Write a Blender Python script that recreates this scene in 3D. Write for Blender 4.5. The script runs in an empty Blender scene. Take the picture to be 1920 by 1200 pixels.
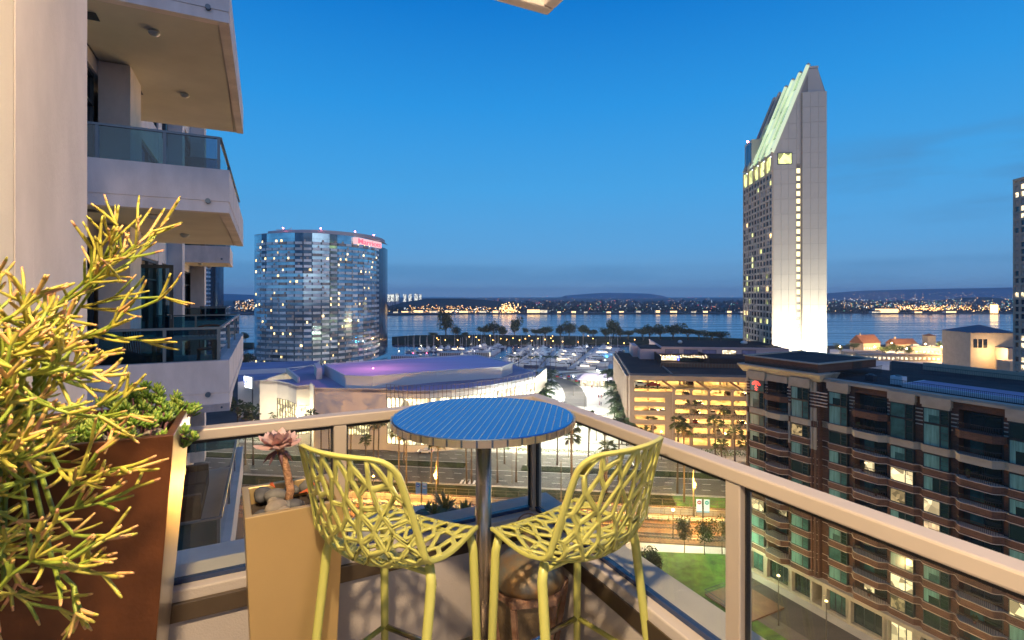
import bpy, bmesh, math, random
from math import sin, cos, pi, radians, sqrt, atan2, exp
from mathutils import Vector, Matrix
random.seed(7)
C = bpy.context.scene
COL = C.collection
# ------------------------------------------------------------------ camera
H = 48.0            # eye height above the street
F = 970.0           # focal length in photo pixels (1920 wide)
HY = 553.0          # horizon row
cam_d = bpy.data.cameras.new('camera')
cam = bpy.data.objects.new('camera', cam_d); COL.objects.link(cam)
cam.location = (0, 0, H); cam.rotation_euler = (radians(90), 0, 0)
cam_d.sensor_width = 36; cam_d.lens = 36 * F / 1920; cam_d.shift_y = -(600 - HY) / 1920
cam_d.clip_start = 0.05; cam_d.clip_end = 30000
cam_d.dof.use_dof = True; cam_d.dof.focus_distance = 7.0; cam_d.dof.aperture_fstop = 8.0
C.camera = cam
# ------------------------------------------------------------------ sky
W = bpy.data.worlds.new('World'); C.world = W; W.use_nodes = True
nt = W.node_tree; nt.nodes.clear()
out = nt.nodes.new('ShaderNodeOutputWorld'); bg = nt.nodes.new('ShaderNodeBackground')
tc = nt.nodes.new('ShaderNodeTexCoord'); sep = nt.nodes.new('ShaderNodeSeparateXYZ')
ramp = nt.nodes.new('ShaderNodeValToRGB')
nt.links.new(tc.outputs['Generated'], sep.inputs[0]); nt.links.new(sep.outputs['Z'], ramp.inputs[0])
stops = [(0.0, (.17, .30, .49)), (0.03, (.125, .295, .52)), (0.09, (.085, .305, .59)), (0.2, (.048, .295, .63)),
         (0.34, (.018, .240, .61)), (0.5, (.002, .150, .50)), (1.0, (.0015, .085, .38))]
cr = ramp.color_ramp
while len(cr.elements) < len(stops): cr.elements.new(0.5)
for e, (p, c) in zip(cr.elements, stops): e.position = p; e.color = (*c, 1)
# thin dusk clouds: flattened noise, only low over the bay
mp = nt.nodes.new('ShaderNodeMapping'); mp.inputs['Scale'].default_value = (2.2, 2.2, 15.0); mp.inputs['Location'].default_value = (3.1, .4, .3)
nz = nt.nodes.new('ShaderNodeTexNoise'); nz.inputs['Scale'].default_value = 1.5; nz.inputs['Detail'].default_value = 6; nz.inputs['Roughness'].default_value = .5
nt.links.new(tc.outputs['Generated'], mp.inputs[0]); nt.links.new(mp.outputs[0], nz.inputs[0])
r2 = nt.nodes.new('ShaderNodeValToRGB'); r2.color_ramp.elements[0].position = .44; r2.color_ramp.elements[1].position = .62
nt.links.new(nz.outputs[0], r2.inputs[0])
def zramp(pts):
    r_ = nt.nodes.new('ShaderNodeValToRGB'); e_ = r_.color_ramp
    while len(e_.elements) < len(pts): e_.elements.new(.5)
    for q, (p, v) in zip(e_.elements, pts): q.position = p; q.color = (v, v, v, 1)
    nt.links.new(sep.outputs['Z'], r_.inputs[0]); return r_
def mth(op, a, b):
    m_ = nt.nodes.new('ShaderNodeMath'); m_.operation = op; m_.use_clamp = True
    for k_, x_ in enumerate((a, b)):
        if isinstance(x_, (int, float)): m_.inputs[k_].default_value = x_
        else: nt.links.new(x_, m_.inputs[k_])
    return m_.outputs[0]
xm = nt.nodes.new('ShaderNodeMapRange'); xm.inputs['From Min'].default_value = .40; xm.inputs['From Max'].default_value = .60; xm.inputs['To Min'].default_value = .10; nt.links.new(sep.outputs['X'], xm.inputs[0])
high = mth('MULTIPLY', mth('MULTIPLY', r2.outputs[0], zramp([(0, 0), (.09, .05), (.15, .75), (.21, .55), (.27, .0)]).outputs[0]), xm.outputs[0])
band = mth('MULTIPLY', zramp([(0, .0), (.012, .15), (.03, .5), (.052, .5), (.062, 0)]).outputs[0], mth('ADD', mth('MULTIPLY', r2.outputs[0], .6), .35))
mm = nt.nodes.new('ShaderNodeMath'); mm.operation = 'MAXIMUM'; nt.links.new(high, mm.inputs[0]); nt.links.new(band, mm.inputs[1])
mx = nt.nodes.new('ShaderNodeMix'); mx.data_type = 'RGBA'
nt.links.new(mm.outputs[0], mx.inputs['Factor']); nt.links.new(ramp.outputs[0], mx.inputs['A']); mx.inputs['B'].default_value = (.062, .20, .40, 1)
nt.links.new(mx.outputs['Result'], bg.inputs[0]); bg.inputs[1].default_value = .93
nt.links.new(bg.outputs[0], out.inputs[0])
# ------------------------------------------------------------------ warm fill added behind the camera, standing in for twilight glow
sd = bpy.data.lights.new('sun', 'SUN'); sd.energy = 0.62; sd.angle = radians(75); sd.color = (1, .74, .60)
dusk_fill = bpy.data.objects.new('sun', sd); COL.objects.link(dusk_fill)
dusk_fill.rotation_euler = Vector((-.42, 1.0, -.20)).to_track_quat('-Z', 'Y').to_euler()
C.view_settings.view_transform = 'Standard'; C.view_settings.look = 'None'; C.view_settings.exposure = 0.45; C.view_settings.gamma = 1
C.render.engine = 'CYCLES'; C.cycles.use_denoising = True; C.cycles.max_bounces = 7; C.cycles.transparent_max_bounces = 24
C.cycles.sample_clamp_indirect = 6; C.cycles.caustics_reflective = False; C.cycles.caustics_refractive = False

# ------------------------------------------------------------------ materials
def mat(name, col, rough=.6, metal=0, var=.0, vscale=1.0, bump=.0, bscale=20, col2=None, emit=None, estr=0, spec=.5, stretch=None, coat=0, coords='Object', emap=0):
    m = bpy.data.materials.new(name); m.use_nodes = True; t = m.node_tree; b = t.nodes['Principled BSDF']
    b.inputs['Base Color'].default_value = (*col, 1); b.inputs['Roughness'].default_value = rough; b.inputs['Metallic'].default_value = metal
    b.inputs['Specular IOR Level'].default_value = spec; b.inputs['Coat Weight'].default_value = coat
    tcn = t.nodes.new('ShaderNodeTexCoord'); mpn = t.nodes.new('ShaderNodeMapping'); t.links.new(tcn.outputs[coords], mpn.inputs[0])
    if stretch: mpn.inputs['Scale'].default_value = stretch
    if var or col2:
        n = t.nodes.new('ShaderNodeTexNoise'); n.inputs['Scale'].default_value = vscale; n.inputs['Detail'].default_value = 5; n.inputs['Roughness'].default_value = .6
        t.links.new(mpn.outputs[0], n.inputs[0])
        r = t.nodes.new('ShaderNodeValToRGB'); c2 = col2 or tuple(c * (1 - var) for c in col)
        r.color_ramp.elements[0].position = .36; r.color_ramp.elements[1].position = .64
        r.color_ramp.elements[0].color = (*c2, 1); r.color_ramp.elements[1].color = (*(tuple(min(1, c * (1 + var * .4)) for c in col)), 1)
        t.links.new(n.outputs[0], r.inputs[0]); t.links.new(r.outputs[0], b.inputs['Base Color'])
    if bump:
        n2 = t.nodes.new('ShaderNodeTexNoise'); n2.inputs['Scale'].default_value = bscale; n2.inputs['Detail'].default_value = 4
        t.links.new(mpn.outputs[0], n2.inputs[0]); bp = t.nodes.new('ShaderNodeBump'); bp.inputs['Strength'].default_value = bump; bp.inputs['Distance'].default_value = .02
        t.links.new(n2.outputs[0], bp.inputs['Height']); t.links.new(bp.outputs[0], b.inputs['Normal'])
    if emit:
        b.inputs['Emission Color'].default_value = (*emit, 1); b.inputs['Emission Strength'].default_value = estr
        if emap:
            v = t.nodes.new('ShaderNodeTexVoronoi'); v.inputs['Scale'].default_value = emap; ge = t.nodes.new('ShaderNodeNewGeometry'); t.links.new(ge.outputs['Position'], v.inputs[0])
            r = t.nodes.new('ShaderNodeMapRange'); r.inputs['From Min'].default_value = 0; r.inputs['From Max'].default_value = 1
            r.inputs['To Min'].default_value = .15 * estr; r.inputs['To Max'].default_value = 1.5 * estr
            s = t.nodes.new('ShaderNodeSeparateColor'); t.links.new(v.outputs['Color'], s.inputs[0]); t.links.new(s.outputs[0], r.inputs[0])
            t.links.new(r.outputs[0], b.inputs['Emission Strength'])
    return m

def glassmat(name, tint=(.9, .95, .95), refl=1.0, ior=1.45, rough=0.0, gcol=(1, 1, 1)):
    m = bpy.data.materials.new(name); m.use_nodes = True; t = m.node_tree; t.nodes.clear()
    o = t.nodes.new('ShaderNodeOutputMaterial'); tr = t.nodes.new('ShaderNodeBsdfTransparent'); tr.inputs[0].default_value = (*tint, 1)
    g = t.nodes.new('ShaderNodeBsdfGlossy'); g.inputs['Roughness'].default_value = rough; g.inputs[0].default_value = (*gcol, 1)
    fr = t.nodes.new('ShaderNodeLayerWeight'); fr.inputs[0].default_value = .5
    pw = t.nodes.new('ShaderNodeMath'); pw.operation = 'POWER'; pw.inputs[1].default_value = 5; t.links.new(fr.outputs['Facing'], pw.inputs[0])
    ml = t.nodes.new('ShaderNodeMath'); ml.operation = 'MULTIPLY_ADD'; ml.inputs[1].default_value = .96 * refl; ml.inputs[2].default_value = .04 * refl; t.links.new(pw.outputs[0], ml.inputs[0])
    mi = t.nodes.new('ShaderNodeMixShader'); t.links.new(ml.outputs[0], mi.inputs[0]); t.links.new(tr.outputs[0], mi.inputs[1]); t.links.new(g.outputs[0], mi.inputs[2])
    t.links.new(mi.outputs[0], o.inputs[0]); return m

def emis(name, col, s):
    return mat(name, (.02, .02, .02), .5, emit=col, estr=s)

M = {}
M['wall_cream'] = mat('wall_cream', (.60, .52, .45), .75, var=.08, vscale=2.5, bump=.15, bscale=160)
M['wall_white'] = mat('wall_white', (.72, .63, .58), .8, var=.18, vscale=1.6, bump=.12, bscale=90, stretch=(1, 1, .5))
M['groove'] = mat('groove', (.30, .25, .24), .9)
M['soffit'] = mat('soffit', (.60, .56, .45), .85, var=.10, vscale=.8, bump=.08, bscale=70)
M['corten'] = mat('corten', (.13, .042, .012), .42, metal=.25, var=.35, vscale=2.5, bump=.10, bscale=60)
M['bronze'] = mat('bronze', (.66, .46, .20), .34, metal=.6, bump=.04, bscale=300, var=.06, vscale=1.5)
M['steel_edge'] = mat('steel_edge', (.50, .45, .38), .3, metal=.9, var=.15, vscale=1.5, stretch=(14, 1, 1))
M['rail_paint'] = mat('rail_paint', (.50, .42, .34), .42, metal=.1, var=.05, vscale=3)
M['gasket'] = mat('gasket', (.012, .012, .014), .5)
M['blue_gasket'] = mat('blue_gasket', (.03, .05, .12), .25)  # blue reflection along the glass foot put into the base colour
M['channel'] = mat('channel', (.16, .12, .08), .35, metal=.7, var=.1, vscale=8)
M['lime'] = mat('lime', (.55, .53, .13), .34, var=.05, vscale=3, bump=.03, bscale=300)
M['chrome'] = mat('chrome', (.62, .60, .58), .16, metal=1)
M['brushed'] = mat('brushed', (.46, .40, .34), .24, metal=1, bump=.05, bscale=50, stretch=(1, 1, 30))
M['table_steel'] = mat('table_steel', (.27, .38, .58), .22, metal=1, var=.05, vscale=30, bump=.03, bscale=250)
M['table_rim'] = mat('table_rim', (.72, .62, .5), .28, metal=.9)
M['teal_rail'] = mat('teal_rail', (.10, .14, .17), .4, metal=.4)
M['dark_frame'] = mat('dark_frame', (.03, .045, .06), .4, metal=.3)
M['rust'] = mat('rust', (.19, .085, .045), .8, col2=(.36, .22, .14), vscale=14, bump=.4, bscale=70)
M['lantern_dome'] = mat('lantern_dome', (.25, .25, .19), .42, metal=.6, col2=(.42, .20, .045), vscale=7, bump=.15, bscale=40)
M['lantern_glass'] = mat('lantern_glass', (.34, .24, .12), .35, col2=(.10, .075, .05), vscale=5, bump=.3, bscale=60)
M['stone_a'] = mat('stone_a', (.20, .19, .17), .7, var=.4, vscale=9, bump=.2, bscale=30)
M['stone_b'] = mat('stone_b', (.10, .10, .105), .65, var=.4, vscale=9, bump=.2, bscale=30)
M['stone_c'] = mat('stone_c', (.30, .25, .19), .7, var=.3, vscale=9, bump=.2, bscale=30)
M['soil'] = mat('soil', (.05, .035, .025), .95, bump=.6, bscale=60)
M['twig_green'] = mat('twig_green', (.19, .25, .03), .55, var=.4, vscale=40)
M['twig_lime'] = mat('twig_lime', (.27, .34, .035), .55, var=.3, vscale=40)
M['twig_yellow'] = mat('twig_yellow', (.48, .42, .06), .55, var=.3, vscale=40)
M['twig_tip'] = mat('twig_tip', (.62, .28, .14), .55, col2=(.60, .42, .10), vscale=25)
M['succ_green'] = mat('succ_green', (.17, .30, .03), .5, var=.35, vscale=12)
M['succ_tip'] = mat('succ_tip', (.34, .42, .07), .5)
M['rosette'] = mat('rosette', (.62, .36, .30), .55, col2=(.50, .36, .36), vscale=10)
M['rosette_dark'] = mat('rosette_dark', (.16, .07, .07), .6)
M['rosette_stem'] = mat('rosette_stem', (.50, .26, .13), .8, var=.5, vscale=70, bump=.6, bscale=90)
M['dry_leaf'] = mat('dry_leaf', (.50, .10, .02), .6)
M['wood'] = mat('wood', (.20, .11, .05), .55, var=.3, vscale=5, stretch=(1, 1, 8))
M['dark_wood'] = mat('dark_wood', (.06, .035, .02), .5, var=.3, vscale=6)
M['cushion'] = mat('cushion', (.045, .03, .02), .9)
M['red_cloth'] = mat('red_cloth', (.35, .04, .04), .9, col2=(.5, .4, .35), vscale=14)
M['white_plastic'] = mat('white_plastic', (.6, .58, .52), .4)
M['glass_clear'] = glassmat('glass_clear', (.93, .95, .90), .9)
M['glass_teal'] = glassmat('glass_teal', (.27, .50, .57), 1.0)
M['window_dark'] = mat('window_dark', (.008, .02, .03), .06, spec=.8)
M['floor_tile'] = mat('floor_tile', (.30, .25, .2), .7, var=.15, vscale=5, bump=.1, bscale=60)
M['bulb_warm'] = emis('bulb_warm', (1, .72, .42), 22)

# ------------------------------------------------------------------ mesh helpers
class MB:
    def __init__(s): s.v = []; s.f = []; s.m = []
    def add(s, vs, fs, mi=0):
        n = len(s.v); s.v.extend(vs); s.f.extend([tuple(i + n for i in f) for f in fs]); s.m.extend([mi] * len(fs)); return s
    def box(s, x0, x1, y0, y1, z0, z1, mi=0):
        return s.add([(x0, y0, z0), (x1, y0, z0), (x1, y1, z0), (x0, y1, z0), (x0, y0, z1), (x1, y0, z1), (x1, y1, z1), (x0, y1, z1)],
                     [(3, 2, 1, 0), (4, 5, 6, 7), (0, 1, 5, 4), (1, 2, 6, 5), (2, 3, 7, 6), (3, 0, 4, 7)], mi)
    def frustum(s, b, t, mi=0):           # b,t: four points each
        return s.add(list(b) + list(t), [(3, 2, 1, 0), (4, 5, 6, 7), (0, 1, 5, 4), (1, 2, 6, 5), (2, 3, 7, 6), (3, 0, 4, 7)], mi)
    def obox(s, c, e1, e2, e3, mi=0):     # centre and three half-edge vectors
        c, e1, e2, e3 = map(Vector, (c, e1, e2, e3)); q = []
        for k in (-1, 1):
            for a, b in ((-1, -1), (1, -1), (1, 1), (-1, 1)): q.append(tuple(c + a * e1 + b * e2 + k * e3))
        return s.add(q, [(3, 2, 1, 0), (4, 5, 6, 7), (0, 1, 5, 4), (1, 2, 6, 5), (2, 3, 7, 6), (3, 0, 4, 7)], mi)
    def bar(s, p, q, w, h=None, up=(0, 0, 1), mi=0):
        p, q = Vector(p), Vector(q); d = (q - p); L = d.length; d.normalize(); u = Vector(up)
        x = d.cross(u)
        if x.length < 1e-5: x = d.cross(Vector((0, 1, 0)))
        x.normalize(); z = x.cross(d).normalized(); h = h or w
        return s.obox((p + q) / 2, d * L / 2, x * w / 2, z * h / 2, mi)
    def prism(s, poly, z0, z1, mi=0, top=None):
        n = len(poly); vs = [(x, y, z0) for x, y in poly] + [(x, y, z1) for x, y in poly]
        fs = [tuple(range(n - 1, -1, -1))] + [(i, (i + 1) % n, n + (i + 1) % n, n + i) for i in range(n)]
        s.add(vs, fs, mi); s.add([(x, y, z1) for x, y in poly], [tuple(range(n))], mi if top is None else top); return s
    def tube(s, pts, r, n=6, mi=0, cap=True):
        pts = [Vector(p) for p in pts]; k = len(pts); rs = r if isinstance(r, (list, tuple)) else [r] * k
        vs = []; ref = None
        for i, p in enumerate(pts):
            d = (pts[min(i + 1, k - 1)] - pts[max(i - 1, 0)])
            d = d.normalized() if d.length > 1e-9 else Vector((0, 0, 1))
            if ref is None: ref = d.orthogonal().normalized()
            ref = (ref - d * ref.dot(d))
            ref = ref.normalized() if ref.length > 1e-6 else d.orthogonal().normalized()
            b = d.cross(ref)
            for j in range(n):
                a = 2 * pi * j / n; vs.append(tuple(p + (ref * cos(a) + b * sin(a)) * rs[i]))
        fs = [(i * n + j, i * n + (j + 1) % n, (i + 1) * n + (j + 1) % n, (i + 1) * n + j) for i in range(k - 1) for j in range(n)]
        if cap: fs += [tuple(range(n - 1, -1, -1)), tuple((k - 1) * n + j for j in range(n))]
        return s.add(vs, fs, mi)
    def lathe(s, prof, n=24, c=(0, 0), mi=0, ph=0):
        k = len(prof); vs = [(c[0] + r * cos(2 * pi * j / n + ph), c[1] + r * sin(2 * pi * j / n + ph), z) for r, z in prof for j in range(n)]
        fs = [(i * n + j, i * n + (j + 1) % n, (i + 1) * n + (j + 1) % n, (i + 1) * n + j) for i in range(k - 1) for j in range(n)]
        fs += [tuple(range(n - 1, -1, -1)), tuple((k - 1) * n + j for j in range(n))]
        return s.add(vs, fs, mi)
    def octa(s, c, r, mi=0, rz=None):
        x, y, z = c; q = rz or r
        return s.add([(x + r, y, z), (x - r, y, z), (x, y + r, z), (x, y - r, z), (x, y, z + q), (x, y, z - q)],
                     [(0, 2, 4), (2, 1, 4), (1, 3, 4), (3, 0, 4), (2, 0, 5), (1, 2, 5), (3, 1, 5), (0, 3, 5)], mi)
    def mesh(s, name, mats, smooth=False):
        me = bpy.data.meshes.new(name); me.from_pydata(s.v, [], s.f)
        if not isinstance(mats, (list, tuple)): mats = [mats]
        for m in mats: me.materials.append(m)
        if len(mats) > 1: me.polygons.foreach_set('material_index', s.m)
        if smooth: me.polygons.foreach_set('use_smooth', [True] * len(s.f))
        me.update(); return me
    def build(s, name, mats, parent=None, smooth=False, kind=None, bevel=0, label=None):
        return put(name, s.mesh(name, mats, smooth), parent, kind=kind, bevel=bevel, label=label)

def put(name, me, parent=None, loc=None, rot=None, kind=None, bevel=0, label=None, scale=None):
    o = bpy.data.objects.new(name, me); COL.objects.link(o)
    if parent: o.parent = parent
    if loc is not None: o.location = loc
    if rot is not None: o.rotation_euler = rot if isinstance(rot, (tuple, list)) else (0, 0, rot)
    if scale is not None: o.scale = scale
    if kind: o['kind'] = kind
    if label: o['label'] = label
    if bevel:
        b = o.modifiers.new('bevel', 'BEVEL'); b.width = bevel; b.segments = 2; b.limit_method = 'ANGLE'
    return o
def tag(o, label, cat, group=None):
    o['label'] = label; o['category'] = cat
    if group: o['group'] = group
    return o
def thing(name, label, cat, loc=(0, 0, 0), rotz=0, group=None):
    o = bpy.data.objects.new(name, None); COL.objects.link(o); o.location = loc; o.rotation_euler = (0, 0, rotz); o.empty_display_size = .2
    return tag(o, label, cat, group)
def kids(o): return KIDS.get(o.name, [])
KIDS = {}
def reg(root, *cs): KIDS.setdefault(root.name, []).extend(cs)
def dup(o, loc=None, rotz=None, label=None, group=None, parent=None, scale=None):
    c = o.copy(); COL.objects.link(c)
    if parent: c.parent = parent
    if loc is not None: c.location = loc
    if rotz is not None: c.rotation_euler = (0, 0, rotz)
    if label: c['label'] = label
    if group: c['group'] = group
    if scale is not None: c.scale = scale
    for ch in list(o.children): dup(ch, parent=c)
    return c
ORD = 'first second third fourth fifth sixth seventh eighth ninth tenth eleventh twelfth thirteenth fourteenth fifteenth sixteenth seventeenth eighteenth nineteenth twentieth'.split()
def lamp(name, loc, power, col, size=.3, parent=None, spot=None, aim=None):
    d = bpy.data.lights.new(name, 'SPOT' if spot else 'POINT'); d.energy = power; d.color = col; d.shadow_soft_size = size
    if spot: d.spot_size = radians(spot); d.spot_blend = .6
    o = bpy.data.objects.new(name, d); COL.objects.link(o); o.location = loc
    if parent: o.parent = parent
    if aim: o.rotation_euler = Vector(aim).to_track_quat('-Z', 'Y').to_euler()
    return o
# ------------------------------------------------------------------ frames
AR = atan2(.4494, .8934)               # this building's rotation
D1 = Vector((-.4494, .8934)); D2 = Vector((.8934, .4494)); C0 = Vector((.113, 2.6)); FL = H - 1.57
GR = -radians(7.3); G1 = Vector((.127, .992)); G2 = Vector((.992, -.127))
def A(a, b): p = C0 + D2 * a + D1 * b; return (p.x, p.y)
def G(u, v): p = G2 * u + G1 * v; return (p.x, p.y)
def at(px, py, z=0.0):                 # point on level z seen at that place of the photo
    Y = F * (H - z) / (py - HY); return (Y * (px - 960) / F, Y, z)
def uv(px, v):
    k = (px - 960) / F; return v * (.992 * k - .127) / (.992 + .127 * k)
# ================================================================== our balcony
bal = thing('balcony', 'cream balcony with low parapet wall around table, planters and yellow stools', 'balcony', (*A(0, 0), FL), AR)
MB().box(-5, .16, -6, .16, -.28, 0).build('floor_slab', M['floor_tile'], bal)
w = MB().box(-2.6, .16, -.06, .16, -.7, .50).build('parapet_wall', M['wall_cream'], bal, bevel=.006)
w = MB().box(-.06, .16, -6, -.0605, -.7, .50).build('parapet_wall', M['wall_cream'], bal, bevel=.006)
MB().box(-2.0, -.078, -.078, -.0602, .395, .462).build('metal_channel', M['channel'], bal, bevel=.003)
MB().box(-.068, -.0602, -6, -.0785, .395, .462).build('metal_channel', M['channel'], bal, bevel=.003)
MB().box(-2.0, -.012, -.012, .012, .5, .517).box(-.012, .012, -6, -.0125, .5, .517).build('glazing_gasket', M['blue_gasket'], bal)
cl = MB().box(-6, .029, -6.5, -.031, 3.045, 3.3)
cl.build('ceiling_slab', M['soffit'], bal)
MB().box(-6, .10, -.03, .04, 3.015, 3.8).box(.03, .10, -6.5, -.0305, 3.015, 3.8).build('ceiling_fascia', M['wall_white'], bal, bevel=.01)
MB().box(-2.8, -1.97, 0.162, .84, -.7, 3.4).box(-2.8, -1.97, .0, .1615, .5, 3.01).build('column', M['wall_white'], bal)
MB().box(-2.4, -1.955, -1.25, -.062, 0, 3.044).build('side_wall', mat('side_wall_paint', (.80, .70, .56), .7, var=.06, vscale=2, bump=.12, bscale=140), bal)  # lamp light on this wall put into a paler, warmer base colour
# railing
rl = thing('railing', 'tan metal balcony railing with clear glass panels behind table and stools', 'railing', (*A(0, 0), FL), AR)
for nm, b in (('top_rail', (-1.78, .032, -.032, .032, 1.028, 1.07)), ('top_rail', (-.032, .032, -6, -.033, 1.028, 1.07))):
    MB().box(*b).build(nm, M['rail_paint'], rl, bevel=.006)
for a, b in ((0, 0), (-.94, 0), (0, -1.22), (0, -2.44), (0, -3.66)):
    MB().box(a - .026, a + .026, b - .026, b + .026, .501, 1.0275).build('post', M['rail_paint'], rl, bevel=.004)
    MB().box(a - .034, a + .034, b - .034, b + .034, .5005, .512).build('foot_plate', M['rail_paint'], rl, bevel=.002)
for x0, x1 in ((-1.77, -.968), (-.912, -.028)):
    MB().box(x0, x1, -.005, .005, .5175, 1.012).build('glass_panel', M['glass_clear'], rl)
    MB().box(x0, x1, -.008, .008, 1.0125, 1.0278).box(x0, x0 + .006, -.007, .007, .52, 1.012).box(x1 - .006, x1, -.007, .007, .52, 1.012).build('seal', M['gasket'], rl)
for y0, y1 in ((-1.192, -.028), (-2.412, -1.248), (-3.632, -2.468)):
    MB().box(-.005, .005, y0, y1, .5175, 1.012).build('glass_panel', M['glass_clear'], rl)
    MB().box(-.008, .008, y0, y1, 1.0125, 1.0278).box(-.007, .007, y0, y0 + .006, .52, 1.012).box(-.007, .007, y1 - .006, y1, .52, 1.012).build('seal', M['gasket'], rl)
# ceiling lamp that lights the balcony
cl = thing('ceiling_lamp', 'round lit ceiling lamp on our balcony soffit, above and behind the camera', 'lamp', (*A(-1.42, -2.0), FL + 3.045), AR)
MB().lathe([(.11, 0), (.12, -.03), (.10, -.035)], 24).build('housing', M['white_plastic'], cl, True)
MB().lathe([(.095, -.036), (.08, -.06), (.03, -.07)], 24).build('diffuser', M['bulb_warm'], cl, True)
lamp('bulb', (0, 0, -.14), 335, (1, .75, .48), .07, cl)

# ------------------------------------------------------------------ table
tb = thing('bistro_table', 'round stainless bar table with dotted blue-reflecting top between the stools', 'table', (-.112, 2.04, FL), radians(-8))
R = .352; tz = 1.097
MB().lathe([(R - .004, tz - .029), (R, tz - .026), (R, tz - .003), (R - .003, tz), (.0005, tz)], 96).build('tabletop', M['table_steel'], tb, False)
rim = MB(); n = 44
for i in range(n):
    a0, a1 = 2 * pi * i / n, 2 * pi * (i + .86) / n
    for k in range(4):
        b0 = a0 + (a1 - a0) * k / 4; b1 = a0 + (a1 - a0) * (k + 1) / 4; r0 = R + .0015; bb = .0015 + .0045 * sin(pi * (k + .5) / 4)
        vs = []
        for rr in (r0, r0 + bb):
            for z0 in (tz - .028, tz - .004):
                for aa in (b0, b1): vs.append((rr * cos(aa), rr * sin(aa), z0 + (.002 if rr > r0 else 0)))
        rim.add(vs, [(0, 1, 3, 2), (4, 6, 7, 5), (0, 4, 5, 1), (2, 3, 7, 6), (0, 2, 6, 4), (1, 5, 7, 3)])
rim.build('rim_embossing', M['table_rim'], tb, kind='stuff')
dots = MB()
for i in range(-13, 14):
    x = i * .0255
    for j in range(-25, 26):
        y = j * .0140 + (i % 2) * .007
        if x * x + y * y < (R - .012) ** 2: dots.lathe([(.0024, tz), (.0017, tz + .0007), (.0003, tz + .0010)], 6, (x, y))
dots.build('relief_dots', M['table_rim'], tb, True, kind='stuff')
MB().lathe([(.031, .02), (.031, tz - .036)], 32).build('pole', M['brushed'], tb, True)
MB().lathe([(.12, tz - .05), (.12, tz - .036)], 24).build('top_bracket', M['chrome'], tb, True)
MB().lathe([(.22, .001), (.22, .008), (.19, .018), (.04, .03)], 48).build('base_plate', M['brushed'], tb, True)

# ------------------------------------------------------------------ stools
def clip(poly, nx, ny, d):
    o = []
    for i in range(len(poly)):
        p, q = poly[i], poly[(i + 1) % len(poly)]
        sp = p[0] * nx + p[1] * ny - d; sq = q[0] * nx + q[1] * ny - d
        if sp <= 0: o.append(p)
        if (sp < 0 < sq) or (sq < 0 < sp):
            t = sp / (sp - sq); o.append((p[0] + (q[0] - p[0]) * t, p[1] + (q[1] - p[1]) * t))
    return o
def inset(poly, w):
    o = poly[:]
    n = len(poly)
    for i in range(n):
        p, q = poly[i], poly[(i + 1) % n]; ex, ey = q[0] - p[0], q[1] - p[1]; L = sqrt(ex * ex + ey * ey)
        if L < 1e-6: continue
        nx, ny = ey / L, -ex / L
        o = clip(o, nx, ny, p[0] * nx + p[1] * ny - w)
        if len(o) < 3: return None
    return o
PROF = [(0.0, .205, .752), (.04, .185, .763), (.12, .11, .756), (.22, .01, .742), (.30, -.065, .737), (.36, -.122, .746), (.41, -.163, .772), (.46, -.187, .815),
        (.54, -.205, .89), (.64, -.235, .995), (.76, -.278, 1.128)]
def shell_pt(x, v):
    v = max(0, min(.76, v))
    for i in range(len(PROF) - 1):
        if v <= PROF[i + 1][0] + 1e-9: break
    v0, y0, z0 = PROF[i]; v1, y1, z1 = PROF[i + 1]; t = (v - v0) / (v1 - v0)
    # smooth between neighbours (Catmull-Rom)
    pm = PROF[max(i - 1, 0)]; pp = PROF[min(i + 2, len(PROF) - 1)]
    def cr(a, b, c, d): return .5 * ((2 * b) + (-a + c) * t + (2 * a - 5 * b + 4 * c - d) * t * t + (-a + 3 * b - 3 * c + d) * t ** 3)
    y = cr(pm[1], y0, y1, pp[1]); z = cr(pm[2], z0, z1, pp[2])
    if v < .38: hw = .205 + .03 * v / .38
    else: hw = .235 - .045 * ((v - .38) / .38) ** 1.2
    X = x * hw; q = x * x
    back = max(0, min(1, (v - .26) / .2))
    y += .065 * q * back * (1 - .35 * max(0, v - .5))
    z += (.012 + .038 * exp(-((v - .34) / .13) ** 2)) * q
    if v > .7: z -= .018 * q * (v - .7) / .06
    return Vector((X, y, z))
def outline():
    pts = []
    r = .16
    c = [(-1, 0, 1), (1, 0, 1), (1, .76, 1), (-1, .76, 1)]
    # rounded rectangle in (x, v)
    for cx, cv, sx, sv, a0, rx, rv in ((-1, 0, 1, 1, 180, .14, .03), (1, 0, -1, 1, 270, .14, .03), (1, .76, -1, -1, 0, .34, .085), (-1, .76, 1, -1, 90, .34, .085)):
        for k in range(6):
            a = radians(a0 + 90 * k / 5); pts.append((cx + sx * rx + rx * cos(a), cv + sv * rv + rv * sin(a)))
    return pts
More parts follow.
